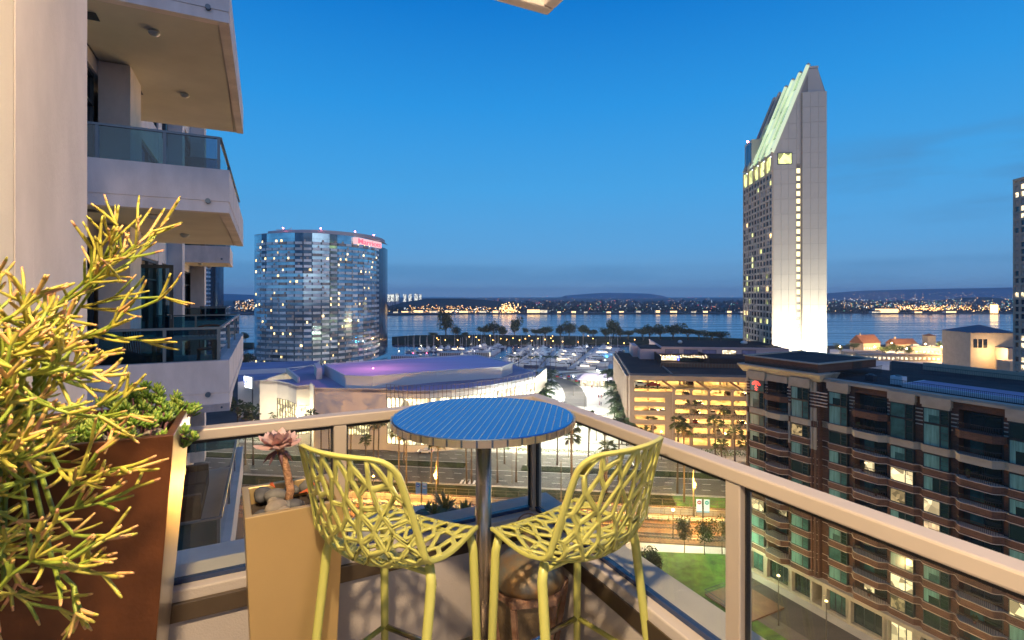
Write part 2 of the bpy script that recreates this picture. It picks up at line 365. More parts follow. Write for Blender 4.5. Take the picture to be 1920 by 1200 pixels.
def make_shell(seed):
    rnd = random.Random(seed); S = .21   # scale x to metres for near-isotropic cells
    OUT = [(x * S, v) for x, v in outline()]
    INN = inset(OUT, .011)
    seeds = []
    rows = 15
    for r in range(rows):
        for c in range(7):
            x = (-1 + (c + .5 + (.5 if r % 2 else 0)) * 2 / 7.2) * S + rnd.uniform(-.016, .016); v = (r + .5) * .76 / rows + rnd.uniform(-.014, .014)
            seeds.append((x + (v % .2 - .1) * .25, v))
    ca, sa = .60, 1.0
    mb = MB()
    def T(p): return (p[0] * 1.0, p[1] * .55)      # squash v so cells come out tall
    sq = [T(s) for s in seeds]; INT = [T(p) for p in INN]
    def emitq(p, q, w):
        pass
    for i, (sx, sv) in enumerate(sq):
        poly = INT[:]
        for j, (tx, tv) in enumerate(sq):
            if j == i: continue
            dx, dv = tx - sx, tv - sv
            if dx * dx + dv * dv > .02: continue
            poly = clip(poly, dx, dv, (tx * tx + tv * tv - sx * sx - sv * sv) / 2)
            if len(poly) < 3: break
        if len(poly) < 3: continue
        poly = [(p[0], p[1] / .55) for p in poly]
        w = rnd.choice((.0045, .0060, .0070, .0095))
        q = inset(poly, w)
        if q and len(q) >= 3:
            ar = abs(sum(q[k][0] * q[(k + 1) % len(q)][1] - q[(k + 1) % len(q)][0] * q[k][1] for k in range(len(q)))) / 2
            if ar < .00010: q = None
        cx = sum(p[0] for p in poly) / len(poly); cy = sum(p[1] for p in poly) / len(poly)
        def m3(p): return tuple(shell_pt(p[0] / S, p[1]))
        if not q or len(q) < 3:
            mb.add([m3(p) for p in poly], [tuple(range(len(poly)))]); continue
        # ring between poly and q by angle about the centre
        ev = sorted([(atan2(p[1] - cy, p[0] - cx), 0, k) for k, p in enumerate(poly)] + [(atan2(p[1] - cy, p[0] - cx), 1, k) for k, p in enumerate(q)])
        def hit(pl, a):
            dx, dy = cos(a), sin(a); best = None
            for k in range(len(pl)):
                p, r_ = pl[k], pl[(k + 1) % len(pl)]; ex, ey = r_[0] - p[0], r_[1] - p[1]; den = dx * ey - dy * ex
                if abs(den) < 1e-12: continue
                t = ((p[0] - cx) * ey - (p[1] - cy) * ex) / den; u = ((p[0] - cx) * dy - (p[1] - cy) * dx) / den
                if t > 0 and -1e-6 <= u <= 1 + 1e-6 and (best is None or t < best): best = t
            best = best or .001
            return (cx + dx * best, cy + dy * best)
        an = [e[0] for e in ev]; an2 = []
        for k in range(len(an)):
            a0 = an[k]; a1 = an[(k + 1) % len(an)] + (2 * pi if k == len(an) - 1 else 0)
            an2.append(a0)
            if a1 - a0 > .5: an2.append((a0 + a1) / 2)
        po = [m3(hit(poly, a)) for a in an2]; qi = [m3(hit(q, a)) for a in an2]; N = len(an2)
        mb.add(po + qi, [(k, (k + 1) % N, N + (k + 1) % N, N + k) for k in range(N)])
    # outer rim
    def dense(pl, n=160):
        L = [0]
        for k in range(len(pl)):
            p, q = pl[k], pl[(k + 1) % len(pl)]; L.append(L[-1] + sqrt((p[0] - q[0]) ** 2 + (p[1] - q[1]) ** 2))
        o = []
        for i in range(n):
            d = L[-1] * i / n; k = max(j for j in range(len(L)) if L[j] <= d + 1e-9); k = min(k, len(pl) - 1); t = (d - L[k]) / max(1e-9, L[k + 1] - L[k])
            p, q = pl[k], pl[(k + 1) % len(pl)]; o.append((p[0] + (q[0] - p[0]) * t, p[1] + (q[1] - p[1]) * t))
        return o
    od = dense(OUT); n = len(od)
    ocx, ocy = 0, .38
    def nearest_in(p):   # inward offset point
        return p
    idn = []
    for k in range(n):
        p0, p1 = od[k - 1], od[(k + 1) % n]; ex, ey = p1[0] - p0[0], p1[1] - p0[1]; L = sqrt(ex * ex + ey * ey) or 1
        idn.append((od[k][0] - ey / L * .0135, od[k][1] + ex / L * .0135))
    rimo = MB(); P3 = [shell_pt(p[0] / S, p[1]) for p in od]; Q3 = [shell_pt(p[0] / S, p[1]) for p in idn]
    rimo.add([tuple(p) for p in P3 + Q3], [(k, (k + 1) % n, n + (k + 1) % n, n + k) for k in range(n)])
    return mb, rimo
def make_stool(label, loc, rotz, seed, side=0):
    st = thing('bar_stool', label, 'stool', loc, rotz, 'lime bar stools at the steel table')
    mb, ro = make_shell(seed)
    me = mb.mesh('seat_shell', M['lime'])
    bm = bmesh.new(); bm.from_mesh(me); bmesh.ops.remove_doubles(bm, verts=bm.verts, dist=.0012); bmesh.ops.recalc_face_normals(bm, faces=bm.faces); bm.to_mesh(me); bm.free()
    for p in me.polygons: p.use_smooth = True
    o = put('seat_shell', me, st); sm = o.modifiers.new('thick', 'SOLIDIFY'); sm.thickness = .0075; sm.offset = 0
    me2 = ro.mesh('shell_rim', M['lime'], True); o = put('shell_rim', me2, st); sm = o.modifiers.new('thick', 'SOLIDIFY'); sm.thickness = .013; sm.offset = 0
    b = o.modifiers.new('bevel', 'BEVEL'); b.width = .004; b.segments = 2; b.limit_method = 'ANGLE'
    ft = {}
    for sx in (-1, 1):
        tops = ((sx * .196, .175, .748), (sx * .215, -.075, .765)); feet = ((sx * .215, .20, 0), (sx * (.262 if sx * side < 0 else .219), -.195, 0))
        for kk, (t, f_) in enumerate(zip(tops, feet)):
            t, f_ = Vector(t), Vector(f_); m_ = t.lerp(f_, .06)
            MB().tube([t + Vector((-sx * .012, 0, .004)), m_, t.lerp(f_, .5), f_ + Vector((0, 0, .012))], [.014, .0155, .0145, .0125], 14).build('leg', M['lime'], st, True)
            MB().lathe([(.014, 0), (.014, .014), (.010, .016)], 12, (f_.x, f_.y)).build('foot_cap', M['gasket'], st, True)
            ft[(sx, kk)] = t.lerp(f_, .58)
    for sx in (-1, 1): MB().tube([ft[(sx, 0)], ft[(sx, 1)]], .0095, 10).build('side_stretcher', M['lime'], st, True)
    MB().tube([ft[(-1, 0)], ft[(1, 0)]], .0105, 12).build('footrest_bar', M['chrome'], st, True)
    MB().tube([ft[(-1, 1)], ft[(1, 1)]], .0095, 10).build('rear_stretcher', M['lime'], st, True)
    MB().bar((-.2, -.07, .742), (.2, -.07, .742), .022, .008).bar((-.19, .17, .745), (.19, .17, .745), .022, .008).build('under_frame', M['lime'], st)
    return st
make_stool('lime openwork bar stool left of the table, back towards tapered planter', (-.389, 1.698, FL), radians(-28), 5)
make_stool('lime openwork bar stool right of the table, in front of rusty lantern', (.209, 1.737, FL), radians(38.5), 11, 1)

# ------------------------------------------------------------------ lantern
ln = thing('lantern', 'rusty hexagonal metal lantern with weathered dome in balcony corner', 'lantern', (.065, 2.13, FL), radians(8))
def hexl(mb, prof, n=6, ph=0): return mb.lathe(prof, n, (0, 0), 0, ph)
hexl(MB(), [(.105, .0), (.115, .0), (.118, .03), (.10, .035)]).build('base', M['rust'], ln)
hexl(MB(), [(.163, .365), (.172, .37), (.172, .392), (.15, .402), (.001, .403)]).build('upper_rim', M['rust'], ln)
for i in range(6):
    a = 2 * pi * i / 6; p = Vector((.102 * cos(a), .102 * sin(a), .035)); q = Vector((.158 * cos(a), .158 * sin(a), .366))
    MB().bar(p, q, .021, .021, up=(cos(a), sin(a), 0)).build('corner_post', M['rust'], ln, bevel=.002)
    a2 = 2 * pi * (i + 1) / 6
    P = [(.096 * cos(a), .096 * sin(a), .04), (.096 * cos(a2), .096 * sin(a2), .04), (.150 * cos(a2), .150 * sin(a2), .36), (.150 * cos(a), .150 * sin(a), .36)]
    MB().add(P + [tuple(Vector(p) * .985 + Vector((0, 0, .003))) for p in P], [(0, 1, 2, 3), (7, 6, 5, 4)]).build('pane', M['lantern_glass'], ln)
dm = MB().lathe([(.150, .404), (.150, .425), (.140, .455), (.105, .495), (.055, .520), (.03, .528), (.026, .56), (.034, .572), (.022, .592), (.012, .61), (.004, .625)], 24)
dm.build('dome', M['lantern_dome'], ln, True)
MB().tube([(.045 * cos(t), 0, .625 + .045 * sin(t)) for t in [2 * pi * i / 16 for i in range(17)]], .0035, 6).build('ring_handle', M['rust'], ln, True)

# ------------------------------------------------------------------ planters
def tapered(name, label, loc, rotz, L, W_, Ht, tap, bodym, rimm):
    p = thing(name, label, 'planter', loc, rotz)
    t, b = (L / 2, W_ / 2), (L / 2 - tap, W_ / 2 - tap); th = .022
    def rect(x, y, z): return [(-x, -y, z), (x, -y, z), (x, y, z), (-x, y, z)]
    def ring(q0, q1): return q0 + q1
    B, T_, TI, BI = rect(*b, 0), rect(*t, Ht), rect(t[0] - th, t[1] - th, Ht), rect(t[0] - th - .01, t[1] - th - .01, Ht - .09)
    mb = MB().add(B + T_ + TI + BI, [(3, 2, 1, 0)] + [(i, (i + 1) % 4, 4 + (i + 1) % 4, 4 + i) for i in range(4)] + [(4 + i, 4 + (i + 1) % 4, 8 + (i + 1) % 4, 8 + i) for i in range(4)] + [(8 + i, 8 + (i + 1) % 4, 12 + (i + 1) % 4, 12 + i) for i in range(4)])
    mb.m[2] = 1; mb.m[5] = 1 if False else 0
    # the right side face (+x) is bare steel
    mb.build('body', [bodym, rimm], p, bevel=.003)
    MB().add(rect(t[0] - th - .008, t[1] - th - .008, Ht - .06), [(0, 1, 2, 3)]).build('soil', M['soil'], p)
    return p
PC = A(-1.713, -.315)
tapered('tall_planter', 'tall tapered rust-brown metal planter holding pencil cactus and green succulents', (*PC, FL), AR, .50, .485, 1.18, .095, M['corten'], M['steel_edge'])
P2 = (-.795, 1.865)
tapered('square_planter', 'small tapered golden-bronze metal planter with stones beside the left stool', (*P2, FL), radians(29), .31, .31, .855, .035, M['bronze'], M['bronze'])

def stone(mname, loc, r, rnd):
    mb = MB(); n, k = 10, 6; vs = []
    for i in range(k + 1):
        th = pi * i / k
        for j in range(n):
            a = 2 * pi * j / n; q = 1 + .12 * sin(3 * a + r * 900) * sin(th); vs.append((r * sin(th) * cos(a) * q, r * .82 * sin(th) * sin(a) * q, r * .62 * cos(th)))
    fs = [(i * n + j, (i + 1) * n + j, (i + 1) * n + (j + 1) % n, i * n + (j + 1) % n) for i in range(k) for j in range(n)]
    mb.add(vs, fs); o = mb.build('river_stone', M[mname], None, True); o.location = loc; o.rotation_euler = (rnd.uniform(-.3, .3), rnd.uniform(-.3, .3), rnd.uniform(0, 6)); return o
rnd = random.Random(3)
for i in range(15):
    c, s_ = cos(radians(29)), sin(radians(29)); x, y = rnd.uniform(-.11, .11), rnd.uniform(-.11, .11); r = rnd.uniform(.022, .045)
    o = stone(rnd.choice(['stone_a', 'stone_a', 'stone_b', 'stone_c']), (P2[0] + c * x - s_ * y, P2[1] + s_ * x + c * y, FL + .80 + r * .55 + rnd.uniform(0, .02)), r, rnd)
    tag(o, 'smooth river stone around the pink rosette plant', 'stone', 'river stones in the bronze planter')
for i in range(16):
    x, y = rnd.uniform(-.21, .20), rnd.uniform(-.2, .2); r = rnd.uniform(.022, .042); c, s_ = cos(AR), sin(AR)
    o = stone(rnd.choice(['stone_a', 'stone_b', 'stone_c']), (PC[0] + c * x - s_ * y, PC[1] + s_ * x + c * y, FL + 1.125 + r * .5), r, rnd)
    tag(o, 'smooth river stone between the cactus and the green succulents', 'stone', 'river stones in the tall brown planter')
for i, (x, y) in enumerate(((.02, -.05), (-.05, .05), (.09, .02))):
    c, s_ = cos(radians(29)), sin(radians(29))
    mb = MB().tube([(0, 0, 0), (.02, .012, .012), (.045, .005, .004)], [.001, .007, .001], 5); o = mb.build('dry_leaf', M['dry_leaf'])
    o.location = (P2[0] + c * x - s_ * y, P2[1] + s_ * x + c * y, FL + .868); o.rotation_euler = (.2, .3, i * 2.1)
    tag(o, 'curled orange dry leaf lying on grey stones in bronze planter', 'leaf', 'dry leaves on the stones')

# pink rosette plant
rp = thing('rosette_succulent', 'pale pink rosette succulent on bare curved stem rising from bronze planter', 'plant', (P2[0] - .015, P2[1] + .0, FL + .80), 0)
MB().tube([(0, 0, 0), (.012, 0, .07), (-.005, 0, .15), (-.03, 0, .225)], [.016, .014, .013, .015], 12).build('stem', M['rosette_stem'], rp, True)
tip = Vector((-.032, 0, .225)); li = 0
for ring_, (n, L, wd, el) in enumerate(((9, .082, .036, 4), (8, .072, .036, 26), (7, .056, .032, 48), (5, .038, .024, 68), (3, .022, .014, 82))):
    for i in range(n):
        a = 2 * pi * (i + ring_ * .37) / n + rnd.uniform(-.1, .1); e = radians(el + rnd.uniform(-7, 7)); d = Vector((cos(a) * cos(e), sin(a) * cos(e), sin(e))); s_ = Vector((-sin(a), cos(a), 0)); up = d.cross(s_) * -1
        vs = []
        for t, wq in ((0, .25), (.3, .75), (.62, 1), (.86, .75), (1, .06)):
            c_ = tip + d * L * t + Vector((0, 0, 1)) * .012 * t * t; 
            for q, dz in ((-1, .006), (0, -.004), (1, .006)): vs.append(tuple(c_ + s_ * wd * .5 * wq * q + up * dz * wq))
        n0 = len(vs)
        for x_ in list(vs): vs.append(tuple(Vector(x_) - up * .003))
        fs = [(r_ * 3 + q, r_ * 3 + q + 1, r_ * 3 + q + 4, r_ * 3 + q + 3) for r_ in range(4) for q in range(2)]
        fs += [tuple(n0 + k for k in reversed(f_)) for f_ in fs]
        MB().add(vs, fs).build('petal_leaf', M['rosette'], rp, True)
for i in range(7):
    a = 2 * pi * i / 7; MB().tube([tip + Vector((0, 0, -.012)), tip + Vector((.03 * cos(a), .03 * sin(a), -.03)), tip + Vector((.05 * cos(a), .05 * sin(a), -.055))], [.003, .007, .001], 6).build('withered_leaf', M['rosette_dark'], rp, True)

# low green succulents
def finger(mb, p, d, L, r, mi):
    d = Vector(d).normalized(); x = d.orthogonal().normalized(); y = d.cross(x); p = Vector(p); vs = [tuple(p)]
    for t, q in ((.35, .8), (.75, 1)):
        for j in range(4): a = pi * j / 2; vs.append(tuple(p + d * L * t + (x * cos(a) + y * sin(a)) * r * q))
    vs.append(tuple(p + d * L))
    fs = [(0, 1 + (j + 1) % 4, 1 + j) for j in range(4)] + [(1 + j, 1 + (j + 1) % 4, 5 + (j + 1) % 4, 5 + j) for j in range(4)] + [(5 + j, 5 + (j + 1) % 4, 9) for j in range(4)]
    mb.add(vs, fs, mi)
def clump(name, label, ctr, ext, n, seed, spill=0):
    rn = random.Random(seed); t = thing(name, label, 'plant', (*A(*ctr[:2]), FL + ctr[2]), AR); mb = MB(); sb = MB()
    for i in range(n):
        x, y = rn.uniform(-1, 1), rn.uniform(-1, 1)
        hh = ext[2] * max(0, (1 - .55 * (x * x + y * y))) * rn.uniform(.45, 1); c = Vector((x * ext[0], y * ext[1], hh))
        if spill and x > .7 and rn.random() < .6: c.x += rn.uniform(0, .04); c.z -= rn.uniform(.0, .10)
        ax = Vector((x * .6, y * .6, 1)).normalized()
        sb.tube([(c.x * .8, c.y * .8, 0), tuple(c)], .003, 4)
        for k in range(15):
            a = 2 * pi * k / 8 + rn.random(); lay = k / 15; el = .2 + lay * 1.1
            d = Vector((cos(a) * cos(el), sin(a) * cos(el), sin(el))); d = (d + ax * .5).normalized()
            finger(mb, c + ax * (.012 * lay - .008), d, rn.uniform(.022, .036), .0042, 1 if rn.random() < .35 else 0)
    mb.build('foliage', [M['succ_green'], M['succ_tip']], t, True, kind='stuff'); sb.build('stems', M['rosette_dark'], t, True, kind='stuff'); return t
clump('fleshy_succulent', 'bushy bright green fleshy succulent at the rear right of brown planter', (-1.585, -.16, 1.13), (.14, .085, .14), 52, 2, 0)
clump('trailing_succulent', 'spreading green succulent trailing over the front right rim of brown planter', (-1.60, -.36, 1.125), (.15, .15, .105), 72, 4, 1)

# pencil cactus
pcx = thing('pencil_cactus', 'large branching pencil cactus with yellow-green stems and orange tips at left', 'plant', (*A(-1.80, -.36), FL + 1.12), 0)
base = Vector((*A(-1.80, -.36), FL + 1.12)); tw = MB(); rn = random.Random(21)
def pix(px, py, Y): return Vector(((px - 960) / F * Y, Y, H - (py - HY) / F * Y))
def twig(p, d, L, lvl):
    d = Vector(d).normalized(); pts = [p]; n = 3; bend = Vector((rn.gauss(0, .25), rn.gauss(0, .25), rn.uniform(.05, .45)))
    for i in range(n):
        d = (d + bend * .28).normalized(); pts.append(pts[-1] + d * L / n)
    r0 = (.0039 if lvl == 0 else .0034) * rn.uniform(.85, 1.12); mi = {0: 0, 1: 1, 2: 1, 3: 2}.get(lvl, 2)
    if rn.random() < .25: mi = min(3, mi + 1)
    loc = [x - base for x in pts]
    last = lvl >= 3 or (lvl >= 2 and rn.random() < .35)
    if last:
        q = loc[2].lerp(loc[3], .35); tw.tube(loc[:3] + [q], [r0, r0, r0 * .95, r0 * .9], 6, mi, False); tw.tube([q, loc[3]], [r0 * .9, r0 * .55], 6, 3 if rn.random() < .6 else 2, True)
        return
    tw.tube(loc, [r0, r0, r0, r0 * .96], 6, mi, False)
    for k in range(2 if rn.random() < .62 else 3):
        s_ = Vector((rn.gauss(0, 1), rn.gauss(0, 1), rn.gauss(0, 1))).normalized()
        twig(pts[-1], d + s_ * .62, L * rn.uniform(.68, 1.0), lvl + 1)
    if rn.random() < .5: twig(pts[1], d + Vector((rn.gauss(0, 1), rn.gauss(0, 1), rn.gauss(0, .7))).normalized() * .8, L * .7, lvl + 2)
# leader stems bend out to hubs in the mass, twigs fork from there
hubs = []
for i in range(58):
    y = rn.uniform(600, 1150); px = rn.uniform(-95, 40) + 30 * sin(y / 90); hubs.append((px - 20, y, rn.uniform(.86, 1.25), rn.uniform(-.3, .7), rn.uniform(-.4, .4)))
hubs += [(110, 570, 1.28, 1, .3), (155, 545, 1.32, .7, .5), (150, 575, 1.35, 1, .1),
         (120, 640, 1.2, .8, .2), (110, 880, 1.05, .9, -.1), (100, 960, 1.0, .9, -.35), (60, 1050, .95, .9, -.1), (130, 780, 1.15, .9, .1), (100, 1060, 1.0, .8, -.3), (10, 600, 1.2, -.3, .8), (90, 700, 1.1, .5, .3)]
for (px, py, Y, dx, dz) in hubs:
    h_ = pix(px, py, Y); mid = base.lerp(h_, .5) + Vector((0, -.05, .06 if py < 800 else .12))
    pts = [base + Vector((rn.uniform(-.05, .05), rn.uniform(-.05, .05), 0)), base.lerp(mid, .6) + Vector((0, 0, .05)), mid, h_]
    tw.tube([x - base for x in pts], [.0075, .0065, .0055, .0045], 6, 0, False)
    for k in range(4):
        twig(h_, Vector((dx + rn.gauss(0, .45), -.15 + rn.gauss(0, .4), dz + rn.gauss(0, .4))), rn.uniform(.085, .125) * Y * (.8 if py < 580 else .62), 1)
tw.build('branches', [M['twig_green'], M['twig_lime'], M['twig_yellow'], M['twig_tip']], pcx, True)
# ================================================================== neighbouring balconies of the same building
SZ = 3.12
def stack(level, a1, b0, b1, aw, name_label, cols=True, lights=True, bulge=.12, front=True):
    """balcony whose front right corner is (a1,b0); level 0 is our floor"""
    z = FL + level * SZ
    t = thing('balcony', name_label, 'balcony', (*A(a1, b0), z), AR, 'balconies stacked on the neighbouring corner'); L = b1 - b0; wd = a1 - aw
    pf = MB()
    # parapet: front face, side face bulging a little, with a drip groove
    def band(z0, z1, off):
        pf.box(-wd, -.16, -off, .16, z0, z1)
        pf.add([(.0 + off, -off, z0), (bulge + off, L, z0), (bulge - .16, L, z0), (-.1599, -off, z0), (.0 + off, -off, z1), (bulge + off, L, z1), (bulge - .16, L, z1), (-.1599, -off, z1)],
               [(3, 2, 1, 0), (4, 5, 6, 7), (0, 1, 5, 4), (1, 2, 6, 5), (2, 3, 7, 6), (3, 0, 4, 7)])
    band(-.02, .50, 0); band(-.205, -.05, 0); band(-.05, -.02, -.014)
    pf.build('parapet', M['wall_white'], t)
    s_ = MB().box(-wd, -.03, .03, L, -.19, -.03); s_.build('floor_slab', M['soffit'], t)
    # soffit trim line
    MB().box(-wd + .02, -.10, .16, .175, -.200, -.188).add([(-.11, .16, -.2), (-.125, .16, -.2), (bulge - .235, L - .1, -.2), (bulge - .22, L - .1, -.2)], [(0, 1, 2, 3)]).build('soffit_trim', M['groove'], t)
    MB().lathe([(.045, -.0), (.045, .06), (.03, .06), (.03, .02)], 12).build('x', M['chrome'], t) if False else None
    sp = MB().tube([(-.30, .03, -.035), (-.30, -.07, -.035)], .040, 12); sp.build('drain_spout', M['teal_rail'], t)
    # railing on the parapet
    r = MB().box(-wd, -.13, .06, .105, 1.01, 1.045).add([], [])
    r.bar((-.13, .08, 1.027), (bulge - .10, L, 1.027), .045, .035); r.bar((-wd + .4, L - .08, 1.027), (bulge - .10, L - .08, 1.027), .045, .035)
    for x, y in ((-.155, .085), (-.90, .085), (-1.75, .085), (bulge - .12, L - .08), (-.12 + bulge * .33, L * .33), (-.12 + bulge * .66, L * .66), (-1.0, L - .08)):
        r.box(x - .022, x + .022, y - .022, y + .022, .5, 1.01)
    r.build('railing', M['teal_rail'], t)
    MB().box(-wd, -.18, .078, .088, .505, 1.008).build('glass_panel', M['glass_teal'], t)
    g = MB().add([(-.13, .11, .505), (bulge - .10, L - .1, .505), (bulge - .10, L - .1, 1.0), (-.13, .11, 1.0)], [(0, 1, 2, 3)]); g.build('glass_panel', M['glass_teal'], t)
    MB().box(-wd + .4, bulge - .14, L - .085, L - .077, .505, 1.0).build('glass_panel', M['glass_teal'], t)
    # underside fixtures: round detectors and vents hang below this slab
    for x, y in ((-1.75 + .6, .9), (-1.0, 3.9)):
        MB().lathe([(.085, -.19), (.09, -.225), (.075, -.25), (.055, -.255), (.05, -.268), (.012, -.27)], 20, (x, y)).build('smoke_detector', M['white_plastic'], t, True)
    for x, y in ((-2.0, .75), (-1.95, 4.2), (-2.15, .1)):
        v = MB().box(x - .12, x + .12, y - .14, y + .14, -.206, -.2005); v.build('vent_grille', M['dark_frame'], t)
    return t
NB = [(2, 'topmost neighbouring balcony, seen only from below with its beige soffit'), (1, 'upper neighbouring balcony with blue glass railing and drain spout'),
      (0, 'neighbouring balcony on our floor with table and chairs behind dark glass'), (-1, 'neighbouring balcony one floor down, glimpsed between the two planters')]
for lv, lb in NB: stack(lv, -1.6, 7.41, 13.9, -3.88, lb)
for lv, lb in ((1, 'far corner balcony above, its white box against the sky'), (0, 'far corner balcony on our floor with low glass rail'), (2, 'highest far corner balcony peeping past the upper soffit'), (-1, 'far corner balcony one floor down behind the near one')):
    stack(lv, -2.1, 22.7, 26.5, -3.88, lb, bulge=0)
# tower wall of the neighbouring part: concrete frame, glazing, columns
tw_ = thing('tower_wing', 'cream concrete residential wing with columns and tall dark glazing behind its balconies', 'building', (*A(0, 0), FL), AR)
wl = MB()
for lv in range(-4, 4):
    z = lv * SZ
    wl.box(-4.6, -3.885, 7.5, 30, z + 2.62, z + 2.90)                       # head beam
    wl.box(-4.6, -3.885, 14.0, 30, z - .22, z + .45)                        # spandrel
    for y0, y1 in ((6.0, 7.5), (13.0, 14.4), (17.2, 17.9), (20.4, 21.2), (27.5, 28.2)): wl.box(-4.6, -3.88, y0, y1, z - .21, z + 2.91)
wl.build('wall', M['wall_white'], tw_)
for lv in range(-2, 4):
    z = lv * SZ
    MB().box(-3.88, -3.38, 10.06, 11.13, z + .0, z + 2.91).build('column', M['wall_white'], tw_)
    MB().box(-3.88, -3.45, 19.2, 19.9, z - .2, z + 2.92).build('column', M['wall_white'], tw_)
    MB().box(-3.88, -3.3, 26.6, 27.6, z - .2, z + 2.92).build('column', M['wall_white'], tw_)
    for y0, y1 in ((7.5, 10.0), (11.2, 13.0), (14.4, 17.2), (17.9, 20.4), (21.2, 27.5)):
        wn = MB()
        zb = z + .46 if y0 > 14 else z + .01
        for yy in (y0, (y0 + y1) / 2 - .03, y1 - .06): wn.box(-4.02, -3.93, yy, yy + .06, zb, z + 2.62)
        wn.box(-4.02, -3.93, y0, y1, zb, zb + .08); wn.box(-4.02, -3.93, y0, y1, z + 2.54, z + 2.62); wn.box(-4.02, -3.93, y0, y1, z + 2.0, z + 2.05)
        w_ = wn.build('window', M['dark_frame'], tw_)
        MB().box(-3.99, -3.975, y0 + .05, y1 - .05, zb + .05, z + 2.58).build('pane', M['window_dark'], w_)

MB().box(-12, -4.61, 6, 28.2, -46, 14).box(-12, -2.2, 7.6, 13.8, -46, -6.6).build('core', M['wall_white'], tw_)
# open glass door on our level
dr = thing('balcony_door', 'open glass door with dark frame on neighbouring balcony', 'door', (*A(-3.35, 12.3), FL), AR)
MB().box(-.5, .42, 0, .05, 0, .1).box(-.5, .42, 0, .05, 2.2, 2.28).box(-.5, -.42, 0, .05, .1, 2.2).box(.34, .42, 0, .05, .1, 2.2).build('frame', M['dark_frame'], dr)
MB().box(-.42, .34, .02, .03, .1, 2.2).build('pane', M['glass_teal'], dr)
MB().tube([(.38, -.04, 1.0), (.38, -.04, 1.1), (.30, -.04, 1.1)], .01, 6).build('handle', M['chrome'], dr)

def slat_chair(label, a, b, rot, z=0):
    c = thing('patio_chair', label, 'chair', (*A(a, b), FL + z), AR + rot)
    MB().box(-.23, .23, -.22, .22, .43, .46).build('seat', M['dark_wood'], c, bevel=.01)
    for sx in (-1, 1):
        for sy in (-1, 1): MB().tube([(sx * .2, sy * .19, .43), (sx * .23, sy * .22, 0)], .018, 8).build('leg', M['dark_wood'], c, True)
    MB().tube([(-.24, .22, .88), (-.1, .26, .92), (.1, .26, .92), (.24, .22, .88)], .02, 8).build('top_rail', M['dark_wood'], c, True)
    for i in range(7): x = -.21 + i * .07; MB().tube([(x, .2, .46), (x * 1.05, .245, .90)], .009, 6).build('back_spindle', M['dark_wood'], c, True)
slat_chair('dark wooden spindle chair at right of the patio table next door', -2.05, 10.3, radians(0))
slat_chair('dark wooden spindle chair facing sideways left of the patio table next door', -3.05, 9.4, radians(70))
pt_ = thing('patio_table', 'pale-topped patio table with wooden legs on neighbouring balcony', 'table', (*A(-2.4, 9.5), FL), AR)
MB().box(-.55, .55, -.35, .35, .71, .74).build('tabletop', M['wall_cream'], pt_, bevel=.01)
for sx in (-1, 1):
    for sy in (-1, 1): MB().box(sx * .48 - .03, sx * .48 + .03, sy * .28 - .03, sy * .28 + .03, 0, .71).build('leg', M['wood'], pt_)
fp = thing('fire_pit', 'round dark covered fire bowl at the left end of the neighbouring balcony', 'fire bowl', (*A(-3.25, 8.15), FL), AR)
MB().lathe([(.18, 0), (.24, .15), (.42, .30), (.44, .42)], 24).build('bowl', M['dark_wood'], fp, True)
MB().lathe([(.43, .425), (.36, .56), (.22, .64), (.02, .66)], 24).build('cover', M['cushion'], fp, True)
sf = thing('outdoor_sofa', 'dark brown wicker sofa on the balcony one floor down', 'sofa', (*A(-2.6, 11.2), FL - SZ), AR)
MB().box(-.4, .4, -1.0, 1.0, .08, .36).build('base', M['dark_wood'], sf, bevel=.02); MB().box(-.55, -.38, -1.0, 1.0, .08, .8).build('backrest', M['dark_wood'], sf, bevel=.03)
MB().box(-.36, .40, -.97, -.01, .36, .48).build('seat_cushion', M['cushion'], sf, bevel=.04); MB().box(-.36, .40, .01, .97, .36, .48).build('seat_cushion', M['cushion'], sf, bevel=.04)
MB().box(-.4, .4, 1.0, 1.15, .08, .6).build('arm', M['dark_wood'], sf, bevel=.02); MB().box(-.4, .4, -1.15, -1.0, .08, .6).build('arm', M['dark_wood'], sf, bevel=.02)
pl = MB().box(-.08, .08, -.24, .24, -.2, .2).build('pillow', M['red_cloth'], None, bevel=.07); pl.location = (*A(-2.75, 11.9), FL - SZ + .68); pl.rotation_euler = (0, radians(-14), AR); tag(pl, 'red and cream pillow on the brown outdoor sofa below', 'pillow')
# ================================================================== the ground
def struct(o): o['kind'] = 'structure'; return o
def stuff(o, label=None, cat=None):
    o['kind'] = 'stuff'
    if label: o['label'] = label
    if cat: o['category'] = cat
    return o
M['asphalt'] = mat('asphalt', (.055, .052, .052), .75, spec=.25, var=.25, vscale=.25, bump=.1, bscale=8, stretch=(.15, 1, 1))
M['asphalt_old'] = mat('asphalt_old', (.11, .10, .09), .8, spec=.25, var=.2, vscale=.3, bump=.1, bscale=8, stretch=(.15, 1, 1))
M['concrete'] = mat('concrete', (.38, .36, .32), .8, var=.15, vscale=.18, bump=.05, bscale=5)
M['pale_paving'] = mat('pale_paving', (.48, .46, .41), .75, var=.12, vscale=.12)
M['city_ground'] = mat('city_ground', (.07, .065, .06), .9, spec=.1, var=.3, vscale=.05)
M['grass'] = mat('grass', (.055, .15, .012), .9, var=.5, vscale=.6, bump=.5, bscale=6)
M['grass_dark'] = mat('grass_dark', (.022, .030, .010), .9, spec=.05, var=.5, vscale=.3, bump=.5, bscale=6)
M['paint'] = mat('paint', (.62, .62, .58), .7)
M['ballast'] = mat('ballast', (.15, .085, .04), .9, var=.4, vscale=1.5, bump=.5, bscale=9)
M['rail_steel'] = mat('rail_steel', (.35, .30, .26), .3, metal=.8)
M['sleeper'] = mat('sleeper', (.09, .07, .055), .9)
M['hedge'] = mat('hedge', (.045, .085, .02), .8, var=.5, vscale=2)
